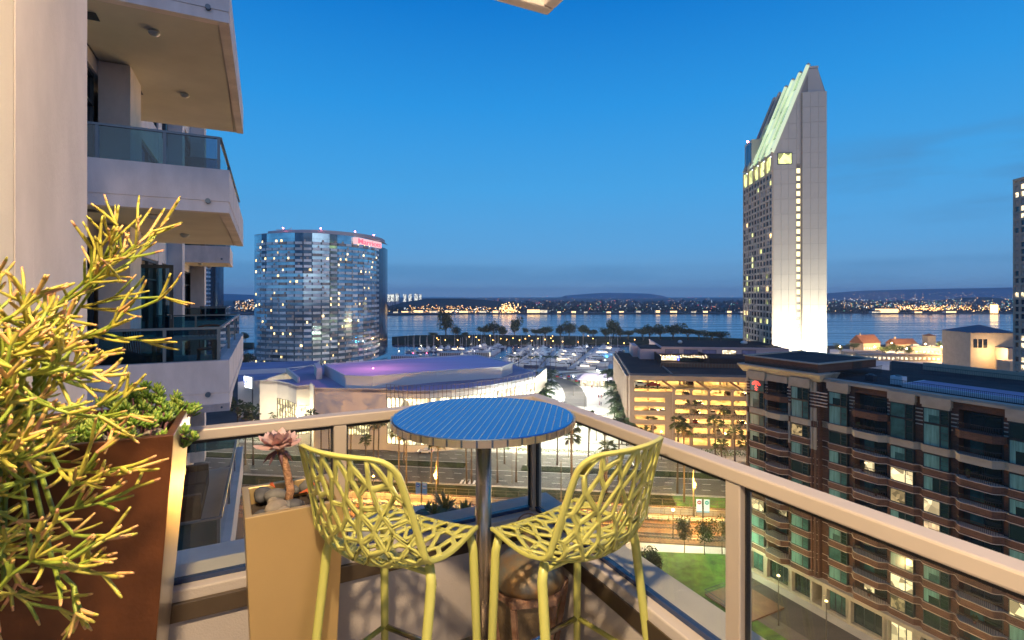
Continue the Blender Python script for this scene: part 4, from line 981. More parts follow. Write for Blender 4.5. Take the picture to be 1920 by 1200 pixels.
# cladding panels on the end wall
def panel_rows(x0, x1, cols, z0, z1, y, rowh, slope=False):
    z = z0; w_ = (x1 - x0) / cols; me = MB().box(.04, w_ - .04, 0, .28, .04, rowh - .04).mesh('cladding_panel', M['tower_white'])
    while z + rowh <= z1 + (rowh if slope else .01):
        for c in range(cols):
            x = x0 + c * w_
            if slope and z + rowh > ze:
                k_ = (zt - ze) / ur; ln = sqrt(k_ * k_ + 1); po = clip([(x + .04, z + .04), (x + w_ - .04, z + .04), (x + w_ - .04, z + rowh - .04), (x + .04, z + rowh - .04)], -k_ / ln, 1 / ln, (ze - .9) / ln)
                po = clip(po, 0, 1, zs if x + w_ > ur2 else zt - .6)
                if len(po) > 2: MB().add([(a_, y, c_) for a_, c_ in po] + [(a_, y + .28, c_) for a_, c_ in po], [tuple(range(len(po)))] + [(i + 1 if i + 1 < len(po) else 0, i, len(po) + i, len(po) + (i + 1) % len(po)) for i in range(len(po))]).build('cladding_panel', M['tower_white'], tv)
                continue
            if z > zs - rowh and x + w_ > wd - (wd - ur2) * max(0, (z + rowh - zs)) / (zt - zs): continue
            put('cladding_panel', me, tv, (x, y, z))
        z += rowh
sw0, sw1 = uv(1493.5, V0) - u_l, uv(1500.5, V0) - u_l
panel_rows(0, sw0, 3, 12, zt, .02, 6.4, True); panel_rows(sw1, us, 1, 12, zt, .02, 6.4, True); panel_rows(us, wd, 3, 12, zs, -.9, 6.4)
MB().box(us, wd - .0, -.6, .29, 12, zs - .2).build('pier', M['tower_joint'], tv)
panel_rows(sw0, sw1, 1, gz(308, u_l, V0), zt, .02, 6.4, True)
MB().add([(.05, .26, ze - .1), (.05, .0, ze - .1), (ur, .0, zt), (ur, .26, zt), (1.1, .0, ze - .1), (ur + .9, .0, zt - 1.0)], [(1, 4, 5, 2)]).prism([(ur - .2, -.1), (ur2 + .3, -.1), (ur2 + .3, .3), (ur - .2, .3)], zt - .5, zt + .4).build('crown_edge', M['tower_white'], tv)
MB().add([(ur, .06, zs), (wd - .5, .06, zs), (ur2, .06, zt - .6), (ur, .06, zt - .6)], [(0, 1, 2, 3)]).build('gable', M['tower_white'], tv)
zz = 13.0; fr = MB().box(sw0 - .25, sw0, -.05, .1, 12, gz(308, u_l, V0)).box(sw1, sw1 + .25, -.05, .1, 12, gz(308, u_l, V0)).build('stair_reveal', M['tower_frame'], tv)
me_s = MB().box(0, sw1 - sw0 - .04, 0, .1, 0, 2.0).mesh('stair_window', M['lit_stair']); me_b = MB().box(0, sw1 - sw0 - .04, 0, .12, 0, 1.1).mesh('stair_spandrel', M['tower_joint'])
while zz < gz(314, u_l, V0) - 2: put('stair_window', me_s, tv, (sw0 + .02, .15, zz)); put('stair_spandrel', me_b, tv, (sw0 + .02, .12, zz + 2.1)); zz += 3.21
x0, x1 = uv(1459, V0) - u_l, uv(1484, V0) - u_l
wn = MB().box(x0 - .3, x1 + .3, -.08, .05, gz(309, u_l, V0), gz(308, u_l, V0) + .1).box(x0 - .3, x1 + .3, -.08, .05, gz(288, u_l, V0), gz(287, u_l, V0)).box(x0 - .3, x0, -.08, .05, gz(308, u_l, V0), gz(288, u_l, V0)).box(x1, x1 + .3, -.08, .05, gz(308, u_l, V0), gz(288, u_l, V0)).build('lounge_window', M['dark_frame'], tv)
MB().box(x0, x1, -.03, .01, gz(308, u_l, V0), gz(288, u_l, V0)).build('pane', M['lit_lime'], wn)
# window face along the left side: 5 bays, 34 storeys of window pairs
zarc = ze - 8.6; nfl = 31; fh = (zarc - 12) / nfl; bay = dep / 5
wf = MB()
for b_ in range(6): y = min(b_ * bay, dep - .3); wf.box(-.55, .0, y, y + .55, 12, ze - .5)
for k in range(nfl + 1): wf.box(-.30, .0, .0, dep, 12 + k * fh - .45, 12 + k * fh + .45)
for b_ in range(5): wf.box(-.35, 0, b_ * bay + bay / 2 - .2, b_ * bay + bay / 2 + .7, 12, zarc)
wf.build('facade_frame', M['tower_frame'], tv)
def wmesh(m0, m1):
    mb = MB(); 
    mb.box(-.06, .02, 0, bay * .2, 0, fh - .9, 0).box(-.06, .02, bay * .22, bay * .40, 0, fh - .9, 1); return mb.mesh('window', [m0, m1])
wms = [wmesh(M['pane_dark'], M['pane_dark']), wmesh(M['pane_dark'], M['curtain']), wmesh(M['curtain'], M['pane_dark']), wmesh(M['pane_dark'], M['lit_lime']), wmesh(M['lit_lime'], M['lit_warm'])]
rn = random.Random(12)
for k in range(nfl):
    for b_ in range(5):
        for h_ in range(2):
            x_ = rn.random(); lowb = .10 if k > 5 else .35
            m_ = wms[0] if x_ < .45 else wms[1] if x_ < .68 else wms[2] if x_ < 1 - lowb else wms[3] if x_ < 1 - lowb * .35 else wms[4]
            put('window', m_, tv, (0, b_ * bay + .65 + h_ * (bay / 2), 12 + k * fh + .45))
for b_ in range(5):
    MB().box(-.1, .0, b_ * bay + .8, (b_ + 1) * bay - .3, zarc + .9, ze - 1.3).build('arcade_window', M['lit_lime'], tv)
    MB().octa((-.8, b_ * bay + .3, ze - 2.2), .45).build('arcade_lamp', M['screen_white'], tv)
    MB().box(-.9, -.1, b_ * bay - .1, b_ * bay + .6, zarc, ze + 1.4).build('arcade_pier', M['tower_frame'], tv)
# slanted crown: glowing ribs running down the slope between glass strips
sl_ = Vector((ur, 0, zt - ze)); sn = Vector((-(zt - ze), 0, ur)).normalized()
for b_ in range(6):
    y = b_ * bay + (.2 if b_ < 5 else -.9); p = Vector((0, y, ze - .4)) + sn * .5; q = p + sl_ * 1.03
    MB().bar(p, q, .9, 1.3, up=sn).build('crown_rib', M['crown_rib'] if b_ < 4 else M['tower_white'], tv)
    MB().octa(tuple(q + Vector((.3, 0, .3))), 1.0).build('rib_cap', M['tower_white'], tv)
    if b_ < 5:
        for j in range(5):
            a, c = j / 5, (j + 1) / 5 - .012; lit = (b_ < 3) or (j < 3 and b_ < 4)
            y0, y1 = b_ * bay + .7, (b_ + 1) * bay - .3; st_ = ((j + b_) % 3) * .10
            pp = [Vector((0, yy, ze)) + sl_ * tt + sn * (.10 + st_) for tt, yy in ((a, y0), (a, y1), (c, y1), (c, y0))]
            qq = [v - sn * .3 for v in pp]
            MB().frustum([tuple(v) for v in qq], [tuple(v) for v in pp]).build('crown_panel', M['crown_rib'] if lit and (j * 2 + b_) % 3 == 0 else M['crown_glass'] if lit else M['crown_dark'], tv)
# rear mechanical step
bk = MB().box(.6, 9, dep - 9.5, dep + 1.2, ze - 8, ze + 14).build('plant_room', M['tower_white'], tv)
MB().box(.4, .58, dep - 8.6, dep - 4.6, ze + 1, ze + 12.6).box(.4, .58, dep - 4.0, dep - .3, ze + 1, ze + 12.6).build('louvres', M['crown_dark'], tv)
MB().octa((1, dep - 2, ze + 15), .6).build('beacon_light', M['beacon'], tv)
# base podium with the floodlights washing the end wall
MB().box(-1.5, wd + 8, -14, dep, 0, 11.9).build('podium', M['tower_frame'], tv)
for i, x in enumerate((3.5, 9.5, 15.5, 21.0)):
    f_ = thing('floodlight', f'{ORD[i]} floodlight from the left at the foot of the white tower end wall', 'floodlight', (*G(u_l + x, V0 - 10.5), 12), GR, 'floodlights below the white tower')
    MB().box(-.5, .5, -.3, .3, 0, .9).build('housing', M['dark_frame'], f_); MB().box(-.45, .45, .31, .36, .1, .85).build('lens', M['screen_white'], f_)
    lamp('bulb', (0, .8, 1.2), [45000, 55000, 70000, 95000][i], (1, .96, .76), .6, f_, 100, (0, .30, 1))

# ================================================================== slim tower at the right frame edge
V1 = 225.0; ux = uv(1903, V1 + 27)
rt = thing('side_tower', 'tan high-rise with square windows, a sliver at the right frame edge', 'hotel', (*G(ux, V1), 0), GR)
ztp = gz(312, ux, V1)
MB().box(0, 24, 0, 27, 0, ztp).build('body', M['tower_frame'], rt)
fr = MB(); 
for i in range(10): fr.box(-.41, 0, i * 3 - .55, i * 3 + .55, 0, ztp)
for k in range(int(ztp / 3.1) + 1): fr.box(-.39, 0, 0, 27, k * 3.1 - .5, k * 3.1 + .5)
fr.box(-.6, 24, -.5, 27.4, ztp + .01, ztp + 1.0).box(3, 20, 3, 18, ztp, ztp + 4)
fr.build('facade_frame', M['tower_frame'], rt)
for k in range(4, int(ztp / 3.1)):
    for i in range(9):
        x_ = rn.random(); put('window', MB().box(-.12, -.02, .6, 2.4, .55, 2.55).mesh('window', M['pane_dark'] if x_ < .55 else M['lit_cream'] if x_ < .72 else M['curtain']), rt, (0, i * 3, k * 3.1))
MB().octa((1, 2, ztp + 5), .5).build('beacon_light', M['beacon'], rt)
# ================================================================== brick apartment block with wavy bands
def brickmat(name, c1, c2, mort):
    m = bpy.data.materials.new(name); m.use_nodes = True; t = m.node_tree; b = t.nodes['Principled BSDF']; b.inputs['Roughness'].default_value = .85
    tc_ = t.nodes.new('ShaderNodeTexCoord'); mp_ = t.nodes.new('ShaderNodeMapping'); mp_.inputs['Rotation'].default_value = (pi / 2, 0, 0); t.links.new(tc_.outputs['Object'], mp_.inputs[0])
    br = t.nodes.new('ShaderNodeTexBrick'); br.inputs['Scale'].default_value = 1.0; br.inputs['Brick Width'].default_value = .42; br.inputs['Row Height'].default_value = .16; br.inputs['Mortar Size'].default_value = .012
    br.inputs['Color1'].default_value = (*c1, 1); br.inputs['Color2'].default_value = (*c2, 1); br.inputs['Mortar'].default_value = (*mort, 1); t.links.new(mp_.outputs[0], br.inputs[0])
    n = t.nodes.new('ShaderNodeTexNoise'); n.inputs['Scale'].default_value = .5; n.inputs['Detail'].default_value = 5; t.links.new(tc_.outputs['Object'], n.inputs[0])
    mx_ = t.nodes.new('ShaderNodeMix'); mx_.data_type = 'RGBA'; mx_.blend_type = 'MULTIPLY'; mx_.inputs['Factor'].default_value = .5; t.links.new(br.outputs[0], mx_.inputs['A']); t.links.new(n.outputs[0], mx_.inputs['B'])
    t.links.new(mx_.outputs['Result'], b.inputs['Base Color']); bp_ = t.nodes.new('ShaderNodeBump'); bp_.inputs['Strength'].default_value = .4; bp_.inputs['Distance'].default_value = .02
    t.links.new(br.outputs['Fac'], bp_.inputs['Height']); bp_.invert = True; t.links.new(bp_.outputs[0], b.inputs['Normal']); return m
M['brick'] = brickmat('brick', (.155, .07, .038), (.10, .045, .025), (.13, .095, .07))
M['limestone'] = mat('limestone', (.34, .31, .23), .8, var=.12, vscale=.8)
M['trim_line'] = mat('trim_line', (.50, .42, .32), .7)
M['roof_blue'] = mat('roof_blue', (.05, .052, .05), .85, spec=.05, var=.3, vscale=.3)
M['bw_frame'] = mat('bw_frame', (.015, .03, .03), .4)
M['bw_teal'] = mat('bw_teal', (.045, .14, .125), .16, var=.55, vscale=.45, spec=.8)
M['bw_curtain'] = mat('bw_curtain', (.13, .31, .27), .22, var=.35, vscale=.5, stretch=(6, 6, .6), spec=.7)
M['bw_dark'] = mat('bw_dark', (.012, .035, .03), .07, spec=.9)
M['bw_lit'] = mat('bw_lit', (.05, .04, .02), .5, emit=(1, .78, .42), estr=1.0, emap=1.1)
M['bw_dim'] = mat('bw_dim', (.02, .03, .02), .15, emit=(1, .70, .32), estr=.30, emap=2.2)
M['bw_blind'] = mat('bw_blind', (.3, .25, .18), .6, emit=(1, .70, .36), estr=.55, emap=3)
M['black_metal'] = mat('black_metal', (.012, .012, .014), .5)
bb = thing('brick_apartments', 'big brick apartment block with wavy stone-edged bands, teal windows and flat blue roof', 'building', (*Bp, 0), BR)
# local frame: x along the facade towards the camera's right, y = away behind the facade (-y is outwards)
# world normal outwards BN must be local -y
SL = 47.0; ZT = 35.0; P0 = 2.9
FZ = [4.9 + P0 * k for k in range(10)]        # floor levels
BAYS = [('w', 1.0, 3.8), ('b', 4.2, 7.9), ('w', 8.7, 11.6), ('w', 14.3, 17.0), ('b', 17.8, 22.1), ('w', 22.7, 25.5), ('w', 26.6, 29.4), ('b', 30.2, 34.5), ('w', 35.1, 38.0), ('w', 39.0, 41.8), ('b', 42.4, 46.4)]
def sm(t): t = max(0, min(1, t)); return t * t * (3 - 2 * t)
def off(s, kind='band'):
    o = .0 if s > 12.9 else .75
    for k, a, b_ in BAYS:
        if k == 'w' and a - .45 < s < b_ + .45: o += .55 * min(1, max(0, (s - a + .45) / .45), 9) * min(1, max(0, (b_ + .45 - s) / .45))
        if k == 'b' and a - .6 < s < b_ + .6: o += 1.25 * sm((s - a + .6) / 1.3) * sm((b_ + .6 - s) / 1.3)
    return o
S_ = [i * .22 for i in range(int(SL / .22) + 1)]; OF = [off(s) for s in S_]
def ribbon(mb, z0, z1, extra=0., mi=0, s0=0, s1=SL):
    idx = [i for i, s in enumerate(S_) if s0 <= s <= s1]; f = [(S_[i], -OF[i] - extra) for i in idx]; n_ = len(f)
    vs = [(x, y, z0) for x, y in f] + [(x, y, z1) for x, y in f] + [(x, .25, z0) for x, y in f] + [(x, .25, z1) for x, y in f]
    fs = []
    for i in range(n_ - 1): fs += [(i, i + 1, n_ + i + 1, n_ + i), (n_ + i, n_ + i + 1, 3 * n_ + i + 1, 3 * n_ + i), (2 * n_ + i + 1, 2 * n_ + i, i, i + 1)]
    fs += [(0, n_, 3 * n_, 2 * n_), (n_ - 1, 3 * n_ - 1, 4 * n_ - 1, 2 * n_ - 1)]
    mb.add(vs, fs, mi)
# body and piers
MB().box(0, SL, 1.6, 20, 0, ZT - .3).build('core', M['brick'], bb)
pm = MB(); edges = [0.0] + [x for k, a, b_ in BAYS for x in (a, b_)] + [SL]
for i in range(0, len(edges), 2):
    a, b_ = edges[i], edges[i + 1]
    mo = -off((a + b_) / 2); mo = -.75 if a < 12.9 else 0
    if a == 11.6: pm.box(11.6, 13.0, -.75, 1.6, 4.6, ZT - .6); pm.box(13.0, 14.3, 0, 1.6, 4.6, ZT - .6); continue
    pm.box(a, b_, mo, 1.6, 4.6, ZT - .6)
pm.build('pier', M['brick'], bb)
pr_ = MB()
for x in (11.9, 12.45, .35, 8.25): pr_.box(x - .16, x + .16, -1.0, -.75, 5, ZT - 1)
pr_.build('pilaster', M['brick'], bb)
for x in (11.9, 12.45, .35, 3.95, 8.25):
    for za, zb in ((24.2, 27.6), (28.6, 30.6), (33, 34.6)): MB().box(x - .2, x + .2, -1.06, -.76, za, zb).build('stone_block', M['limestone'], bb)
for i in range(0, len(edges), 2):
    a, b_ = edges[i], edges[i + 1]
    for k in range(5): 
        y = -.80 if a < 12.9 else -.05; MB().box(a + .02, b_ - .02, y - (.25 if a < 12.9 else 0), y + .04, 31.0 + k * .5, 31.14 + k * .5).build('stone_course', M['trim_line'], bb)
# bands at every floor, with pale trim lines
for k, z in enumerate(FZ):
    stone = (k == 8); mb = MB()
    if k == 9:
        for kd, a, b_ in BAYS:
            if kd == 'b':
                m9 = MB(); ribbon(m9, z - .42, z + .42, 0, 0, a - .5, b_ + .5); ribbon(m9, z + .42, z + .52, .07, 0, a - .5, b_ + .5); m9.build('floor_band', M['brick'], bb)
        continue
    ribbon(mb, z - .42, z + .42, 0, 0); mb.build('floor_band', M['limestone'] if stone else M['brick'], bb)
    if not stone:
        t_ = MB(); ribbon(t_, z + .42, z + .49, .07); ribbon(t_, z - .49, z - .42, .07); t_.build('band_trim', M['trim_line'], bb)
    else:
        t_ = MB(); ribbon(t_, z + .42, z + .55, .12); t_.build('band_trim', M['limestone'], bb)
# windows and balconies
def winmesh(w_, h_, mats_, vr=0):
    mb = MB().box(0, w_, .0, .08, 0, h_, 0)
    a = w_ * .66
    cu = [0, .3, .55, .8][vr]; cx_ = .10 + (a - .16) * cu
    if cu: mb.box(.10, cx_, -.05, -.005, .10, h_ - .12, 3)
    mb.box(cx_, a - .06, -.05, -.005, .10, h_ - .12, 1)
    if vr == 1: mb.box(cx_ + .02, a - .08, -.062, -.051, h_ * .55, h_ - .14, 3)
    mb.box(a + .06, w_ - .08, -.05, -.005, .10, h_ * .36, 2); mb.box(a + .06, w_ - .08, -.05, -.005, h_ * .39, h_ * .66, 2); mb.box(a + .06, w_ - .08, -.05, -.005, h_ * .69, h_ - .12, 2)
    for x0, x1, z0, z1 in ((0, .09, 0, h_), (a - .05, a + .05, 0, h_), (w_ - .07, w_, 0, h_), (0, w_, 0, .09), (0, w_, h_ - .11, h_)): mb.box(x0, x1, -.09, .0, z0, z1, 0)
    return mb.mesh('window', [M['bw_frame']] + mats_ + [M['bw_curtain'] if key[0] in 'ctd' else M['bw_blind']])
rn = random.Random(31); HW = P0 - 1.04
LIT = {(6, 5): 1, (5, 5): 2, (4, 6): 2, (2, 0): 1, (1, 5): 1, (0, 5): 2, (3, 2): 2, (7, 2): 2, (3, 3): 2}
mesh_c = {}
for k, z in enumerate(FZ):
    for j, (kd, a, b_) in enumerate(BAYS):
        o_ = off((a + b_) / 2)
        z0 = z + .52
        h_ = HW if k != 8 else HW + .98
        if k == 9 and kd == 'w': h_ += .1
        if kd == 'w':
            x_ = rn.random()
            if LIT.get((k, j)) == 2: ms = [M['bw_dim'], M['bw_dim'] if rn.random() < .5 else M['bw_dark']]; key = 'q' + str(rn.random() < .5)
            elif (k, j) in LIT and LIT[(k, j)]: ms = [M['bw_lit'], M['bw_lit'] if rn.random() < .6 else M['bw_dark']]; key = 'l' + str(rn.random() < .6)
            elif x_ < .36: ms = [M['bw_curtain'], M['bw_teal']]; key = 'c'
            elif x_ < .66: ms = [M['bw_teal'], M['bw_dark']]; key = 't'
            elif x_ < .975: ms = [M['bw_dark'], M['bw_dark']]; key = 'd'
            else: ms = [M['bw_lit'], M['bw_dark']]; key = 'm'
            vr = rn.choice((0, 0, 1, 2, 3)); ky = (key, round(b_ - a, 2), round(h_, 2), vr)
            if ky not in mesh_c: mesh_c[ky] = winmesh(b_ - a, h_, ms, vr)
            put('window', mesh_c[ky], bb, (a, -o_ + .10, z0))
            MB().box(a, a + .1, -o_ + .15, 1.6, z0, z0 + h_).build('bay_cheek', M['bw_frame'], bb); MB().box(b_ - .1, b_, -o_ + .15, 1.6, z0, z0 + h_).build('bay_cheek', M['bw_frame'], bb)
        else:
            bl = MB().box(a, b_, 1.2, 1.55, z0 - .1, z0 + h_ + .1, 0).box(a + .7, a + 2.0, 1.12, 1.19, z0 - .1, z0 + h_ - .1, 1).box(a + 2.15, b_ - .6, 1.12, 1.19, z0 - .1, z0 + h_ - .1, 2)
            lit = (k, j) in ((2, 1), (0, 4), (6, 4), (3, 7)); bl.build('balcony_door', [M['bw_frame'], M['bw_lit'] if lit else M['bw_teal'] if rn.random() < .4 else M['bw_dark'], M['bw_dark']], bb)
            rr = MB(); n_ = 22
            for i in range(n_ + 1):
                s = a + (b_ - a) * i / n_; o2 = off(s) - .12; rr.box(s - .018, s + .018, -o2 - .018, -o2 + .018, z + .52, z + 1.42)
                if i < n_: s2 = a + (b_ - a) * (i + 1) / n_; rr.bar((s, -o2, z + 1.42), (s2, -off(s2) + .12, z + 1.42), .06)
            rr.build('balcony_railing', M['black_metal'], bb)
# window heads (stone lintels) at the top, cornice, parapet roof
for kd, a, b_ in BAYS:
    lh = MB()
    if kd == 'w': o_ = off((a + b_) / 2); lh.box(a - .25, b_ + .25, -o_ - .15, -o_ + .8, ZT - 1.15, ZT - .05); lh.box(a - .1, b_ + .1, -o_ - .05, .4, ZT - 1.5, ZT - 1.15)
    elif a < 12: lh.box(a - .1, b_ + .1, -1.2, .4, ZT - 1.35, ZT - .3)
    if lh.v: lh.build('stone_lintel', M['limestone'], bb)
MB().box(0, SL, -.05, 1.6, ZT - 1.15, ZT - .25).build('top_wall', M['brick'], bb)
c_ = MB().box(13.0, SL, -.55, 1.0, ZT - .25, ZT + .12).box(13.0, SL, -.40, .9, ZT + .12, ZT + .3); c_.build('cornice', M['limestone'], bb)
c_ = MB().frustum([(-.6, -1.0, ZT - .35), (13.2, -1.0, ZT - .35), (13.2, 3.0, ZT - .35), (-.6, 3.0, ZT - .35)], [(-1.1, -1.75, ZT + .75), (13.7, -1.75, ZT + .75), (13.7, 3.2, ZT + .75), (-1.1, 3.2, ZT + .75)])
c_.box(-1.15, 13.75, -1.85, 3.3, ZT + .751, ZT + 1.0); c_.build('pavilion_cornice', M['limestone'], bb)
ph = MB().box(-.3, 12.9, -.9, 14.5, ZT + 1.001, ZT + 2.3); ph.build('pavilion_parapet', M['brick'], bb)
MB().box(-.5, 13.1, -1.1, -.5, ZT + 2.301, ZT + 2.5).box(-.5, 13.1, 14.2, 14.7, ZT + 2.301, ZT + 2.5).box(-.5, .1, -.5, 14.2, ZT + 2.301, ZT + 2.5).box(12.6, 13.1, -.5, 14.2, ZT + 2.301, ZT + 2.5).build('coping', M['limestone'], bb)
MB().box(.1, 12.6, -.5, 14.2, ZT + 2.2, ZT + 2.32).box(0, SL, 1.0, 20, ZT - .3, ZT - .02).build('roof', M['roof_blue'], bb)
lv = MB()
for i in range(7): lv.box(12.91, 12.97, 8, 10.5, ZT + 1.2 + i * .14, ZT + 1.27 + i * .14)
lv.build('roof_louvre', M['bw_frame'], bb)
rf = MB()      # roof railing
n_ = 170
for i in range(n_ + 1): x = 13.4 + (SL - 13.4) * i / n_; rf.box(x - .015, x + .015, 1.4, 1.43, ZT, ZT + 1.25)
rf.box(13.4, SL, 1.39, 1.44, ZT + 1.22, ZT + 1.27).box(13.4, SL, 1.39, 1.44, ZT + .1, ZT + .14)
for i in range(60): y = 1.4 + 14 * i / 60; rf.box(13.38, 13.41, y, y + .03, ZT, ZT + 1.25)
rf.box(13.37, 13.42, 1.4, 15.4, ZT + 1.22, ZT + 1.27)
rf.build('roof_railing', M['black_metal'], bb)
# stone podium with shopfronts
po = MB().box(-.5, SL, -.9, 1.6, 0, .5).box(-.5, SL, -1.25, 1.6, 3.9, 4.46)
for kd, a, b_ in BAYS: po.box(a - .75, a - .05, -.95, 1.6, .5, 3.9); po.box(b_ + .05, b_ + .4, -.95, 1.6, .5, 3.9)
po.build('podium', M['limestone'], bb)
for j, (kd, a, b_) in enumerate(BAYS):
    mb = MB().box(a, b_, -.2, .3, .5, 3.9, 0)
    for i in range(3): x = a + (b_ - a) * (i + .08) / 3; mb.box(x, x + (b_ - a) * .28, -.28, -.21, .8, 3.5, 1)
    mb.build('shop_window', [M['bw_frame'], M['bw_lit'] if j in (5, 8) else M['bw_teal'] if j in (0, 3) else M['bw_dark']], bb)
    if j % 2 == 0: MB().lathe([(.12, 0), (.2, .2), (.2, .5), (.08, .6)], 8, (a - .4, -1.2)).build('x', M['bulb_warm'], bb) if False else None
# second wing of the block behind, with its own roof terrace
b2 = thing('rear_brick_wing', 'curved rear wing roof of the brick block with black terrace fence', 'building', (*Bq(10, -24), 0), BR)
MB().prism([(0, 0), (34, 0), (38, 3), (38, 16), (-8, 16)], 0, ZT - .8).build('block', M['brick'], b2)
MB().prism([(.3, .3), (34, .3), (37.7, 3.2), (37.7, 15.7), (-7.6, 15.7)], ZT - .79, ZT - .6).build('roof', M['roof_blue'], b2)
rf = MB()
for i in range(150): x = 34 * i / 150; rf.box(x, x + .03, .1, .13, ZT - .8, ZT + .9)
rf.box(0, 34, .1, .14, ZT + .86, ZT + .92); rf.build('terrace_fence', M['black_metal'], b2)
MB().box(2, 30, 7, 7.4, ZT - .6, ZT + .7).box(31, 37.2, 8, 8.4, ZT - .6, ZT + .9).build('parapet', M['limestone'], b2)
for i, (s, n2, w_, d_, h_, lb) in enumerate(((21, 5, 1.6, 1.2, 1.3, 'pale boxy air unit near the left of the blue flat roof'), (40, 7, 1.6, 1.4, 1.6, 'large pale air unit at the right of the blue flat roof'), (17, 5.5, 1.2, 1.0, .9, 'small dark air unit by the roof railing corner'))):
    u = thing('air_unit', lb, 'air conditioner', (*Bq(s, -n2), ZT - .02), BR); MB().box(-w_ / 2, w_ / 2, -d_ / 2, d_ / 2, .1, h_).build('housing', M['roof_edge'] if i < 2 else M['dark_frame'], u, bevel=.03)
    MB().lathe([(.38, h_), (.42, h_ + .12), (.1, h_ + .14)], 16).build('fan_guard', M['dark_frame'], u); MB().box(-w_ / 2 + .1, w_ / 2 - .1, -d_ / 2 + .1, d_ / 2 - .1, 0, .1).build('feet', M['dark_frame'], u)
sk = thing('raised_roof_deck', 'long low raised pale deck on the blue flat roof', 'roof deck', (*Bq(22, -8), ZT - .02), BR); MB().box(0, 17, -4.2, 1.6, 0, .55).build('deck', M['roof_edge'], sk, bevel=.04); MB().box(.5, 16.5, -3.8, 1.2, .551, .6).build('membrane', M['roof_grey'], sk)
# red neon peacock-shaped sign in the top left bay
M['neon_red'] = emis('neon_red', (1, .06, .04), 4)
ns = thing('neon_sign', 'red round neon sign in the top left window of the brick block', 'sign', (*Bq(2.4, 1.42), FZ[-1] + 1.3), BR)
MB().tube([(.75 * cos(a), 0, .65 * sin(a) + .3) for a in [pi * i / 12 for i in range(13)]], .035, 5).tube([(.45 * cos(a), 0, .4 * sin(a) + .3) for a in [pi * i / 12 for i in range(13)]], .03, 5).build('outer_tube', M['neon_red'], ns)
MB().tube([(0, 0, .5), (0, 0, -.5)], .04, 5).tube([(-.3, 0, -.1), (.3, 0, -.1)], .03, 5).tube([(-.2, 0, -.5), (.2, 0, -.5)], .04, 5).build('inner_tube', M['neon_red'], ns)
# ================================================================== car park with function rooms on top
M['garage_conc'] = mat('garage_conc', (.20, .155, .12), .8, var=.12, vscale=.3)
M['garage_in'] = mat('garage_in', (.50, .40, .25), .8, var=.45, vscale=.3)
M['tube_light'] = emis('tube_light', (1, .60, .20), 300)
M['pink_wall'] = mat('pink_wall', (.50, .36, .34), .8, var=.08, vscale=.2)
M['ballroom_glass'] = mat('ballroom_glass', (.30, .26, .38), .25, metal=.3, var=.3, vscale=.25)
M['roof_dark'] = mat('roof_dark', (.04, .03, .03), .85, spec=.1, var=.2, vscale=.15)
M['brown_screen'] = mat('brown_screen', (.14, .07, .035), .7, var=.2, vscale=.6)
M['ivy'] = mat('ivy', (.030, .045, .012), .8, var=.5, vscale=1.2)
VG = 168.4; u0 = uv(1180, VG); u1 = uv(1263, VG); u2 = u1 + 46
def zg(py, px=1300):
    u = uv(px, VG); x, y = G(u, VG); return H - (py - HY) / F * y
gk = thing('parking_garage', 'lit multi-storey car park with tan concrete decks and hanging planters', 'building', (*G(u0, VG), 0), GR)
LW = u1 - u0; TW = u2 - u0; DP = 66
zl = [.06, 3.7, 6.85, 9.75, 12.65, 15.5, 18.4]          # deck surfaces
for k, z in enumerate(zl):
    MB().box(.3, TW, .5, DP if k < 6 else 30, z - .32, z).build('deck', M['garage_in'], gk)
    if k < 6:
        tb_ = MB()
        for v in (6, 14): 
            for i in range(9): tb_.box(3 + i * 6.5, 5.4 + i * 6.5, v, v + .15, zl[k + 1] - .46, zl[k + 1] - .36)
        tb_.build('tube_light', M['tube_light'], gk)
MB().box(.3, TW, 20, 20.4, 0, 18.1).build('inner_wall', M['garage_in'], gk)
cm = MB()
for i in range(11): cm.box(1 + i * 5.8, 1.6 + i * 5.8, 9.6, 10.3, 0, 20)
cm.build('column', M['garage_in'], gk)
# left front segment: solid piers with four long openings, right segment steps forward
fr = MB()
OPL = [(3.4, 7.0), (8.4, 9.9), (11.2, 12.75), (14.0, 15.6)]
fr.box(0, 1.6, 0, .6, 0, 22.4); fr.box(LW - 2.6, LW, 0, .6, 0, 17.4)
zc = [0] + [q for o_ in OPL for q in o_] + [17.3]
for i in range(0, len(zc), 2): fr.box(1.6, LW - 2.6, 0, .6, zc[i], zc[i + 1])
fr.box(7.2, 7.6, .1, .5, 3.4, 7)
fr.build('left_front_wall', M['garage_conc'], gk)
OPR = [(.9, 3.3), (4.6, 6.5), (7.8, 9.3), (10.8, 12.3), (13.6, 15.2), (16.6, 18.3)]
zc = [0] + [q for o_ in OPR for q in o_] + [18.6]
for i in range(0, len(zc), 2):
    MB().box(LW, TW, -.8, -.1, zc[i], zc[i + 1]).build('spandrel', M['garage_conc'], gk)
pr = MB(); bays_u = [LW, LW + 5.2, LW + 10.6, LW + 17.6, LW + 24.5, LW + 31.5, LW + 38.5, TW]
for i, x in enumerate(bays_u): pr.box(x - .35, x + .35, -.85, .1, 0, 18.6)
for (za, zb) in OPR[1:]:      # rounded upper corners of the openings
    for i in range(len(bays_u) - 1):
        for x, sgn in ((bays_u[i] + .35, 1), (bays_u[i + 1] - .35, -1)):
            pr.add([(x, -.8, zb), (x + sgn * .45, -.8, zb), (x, -.8, zb - .45), (x, -.2, zb), (x + sgn * .45, -.2, zb), (x, -.2, zb - .45)], [(0, 1, 2), (3, 5, 4), (1, 4, 5, 2)])
pr.build('front_pier', M['garage_conc'], gk)
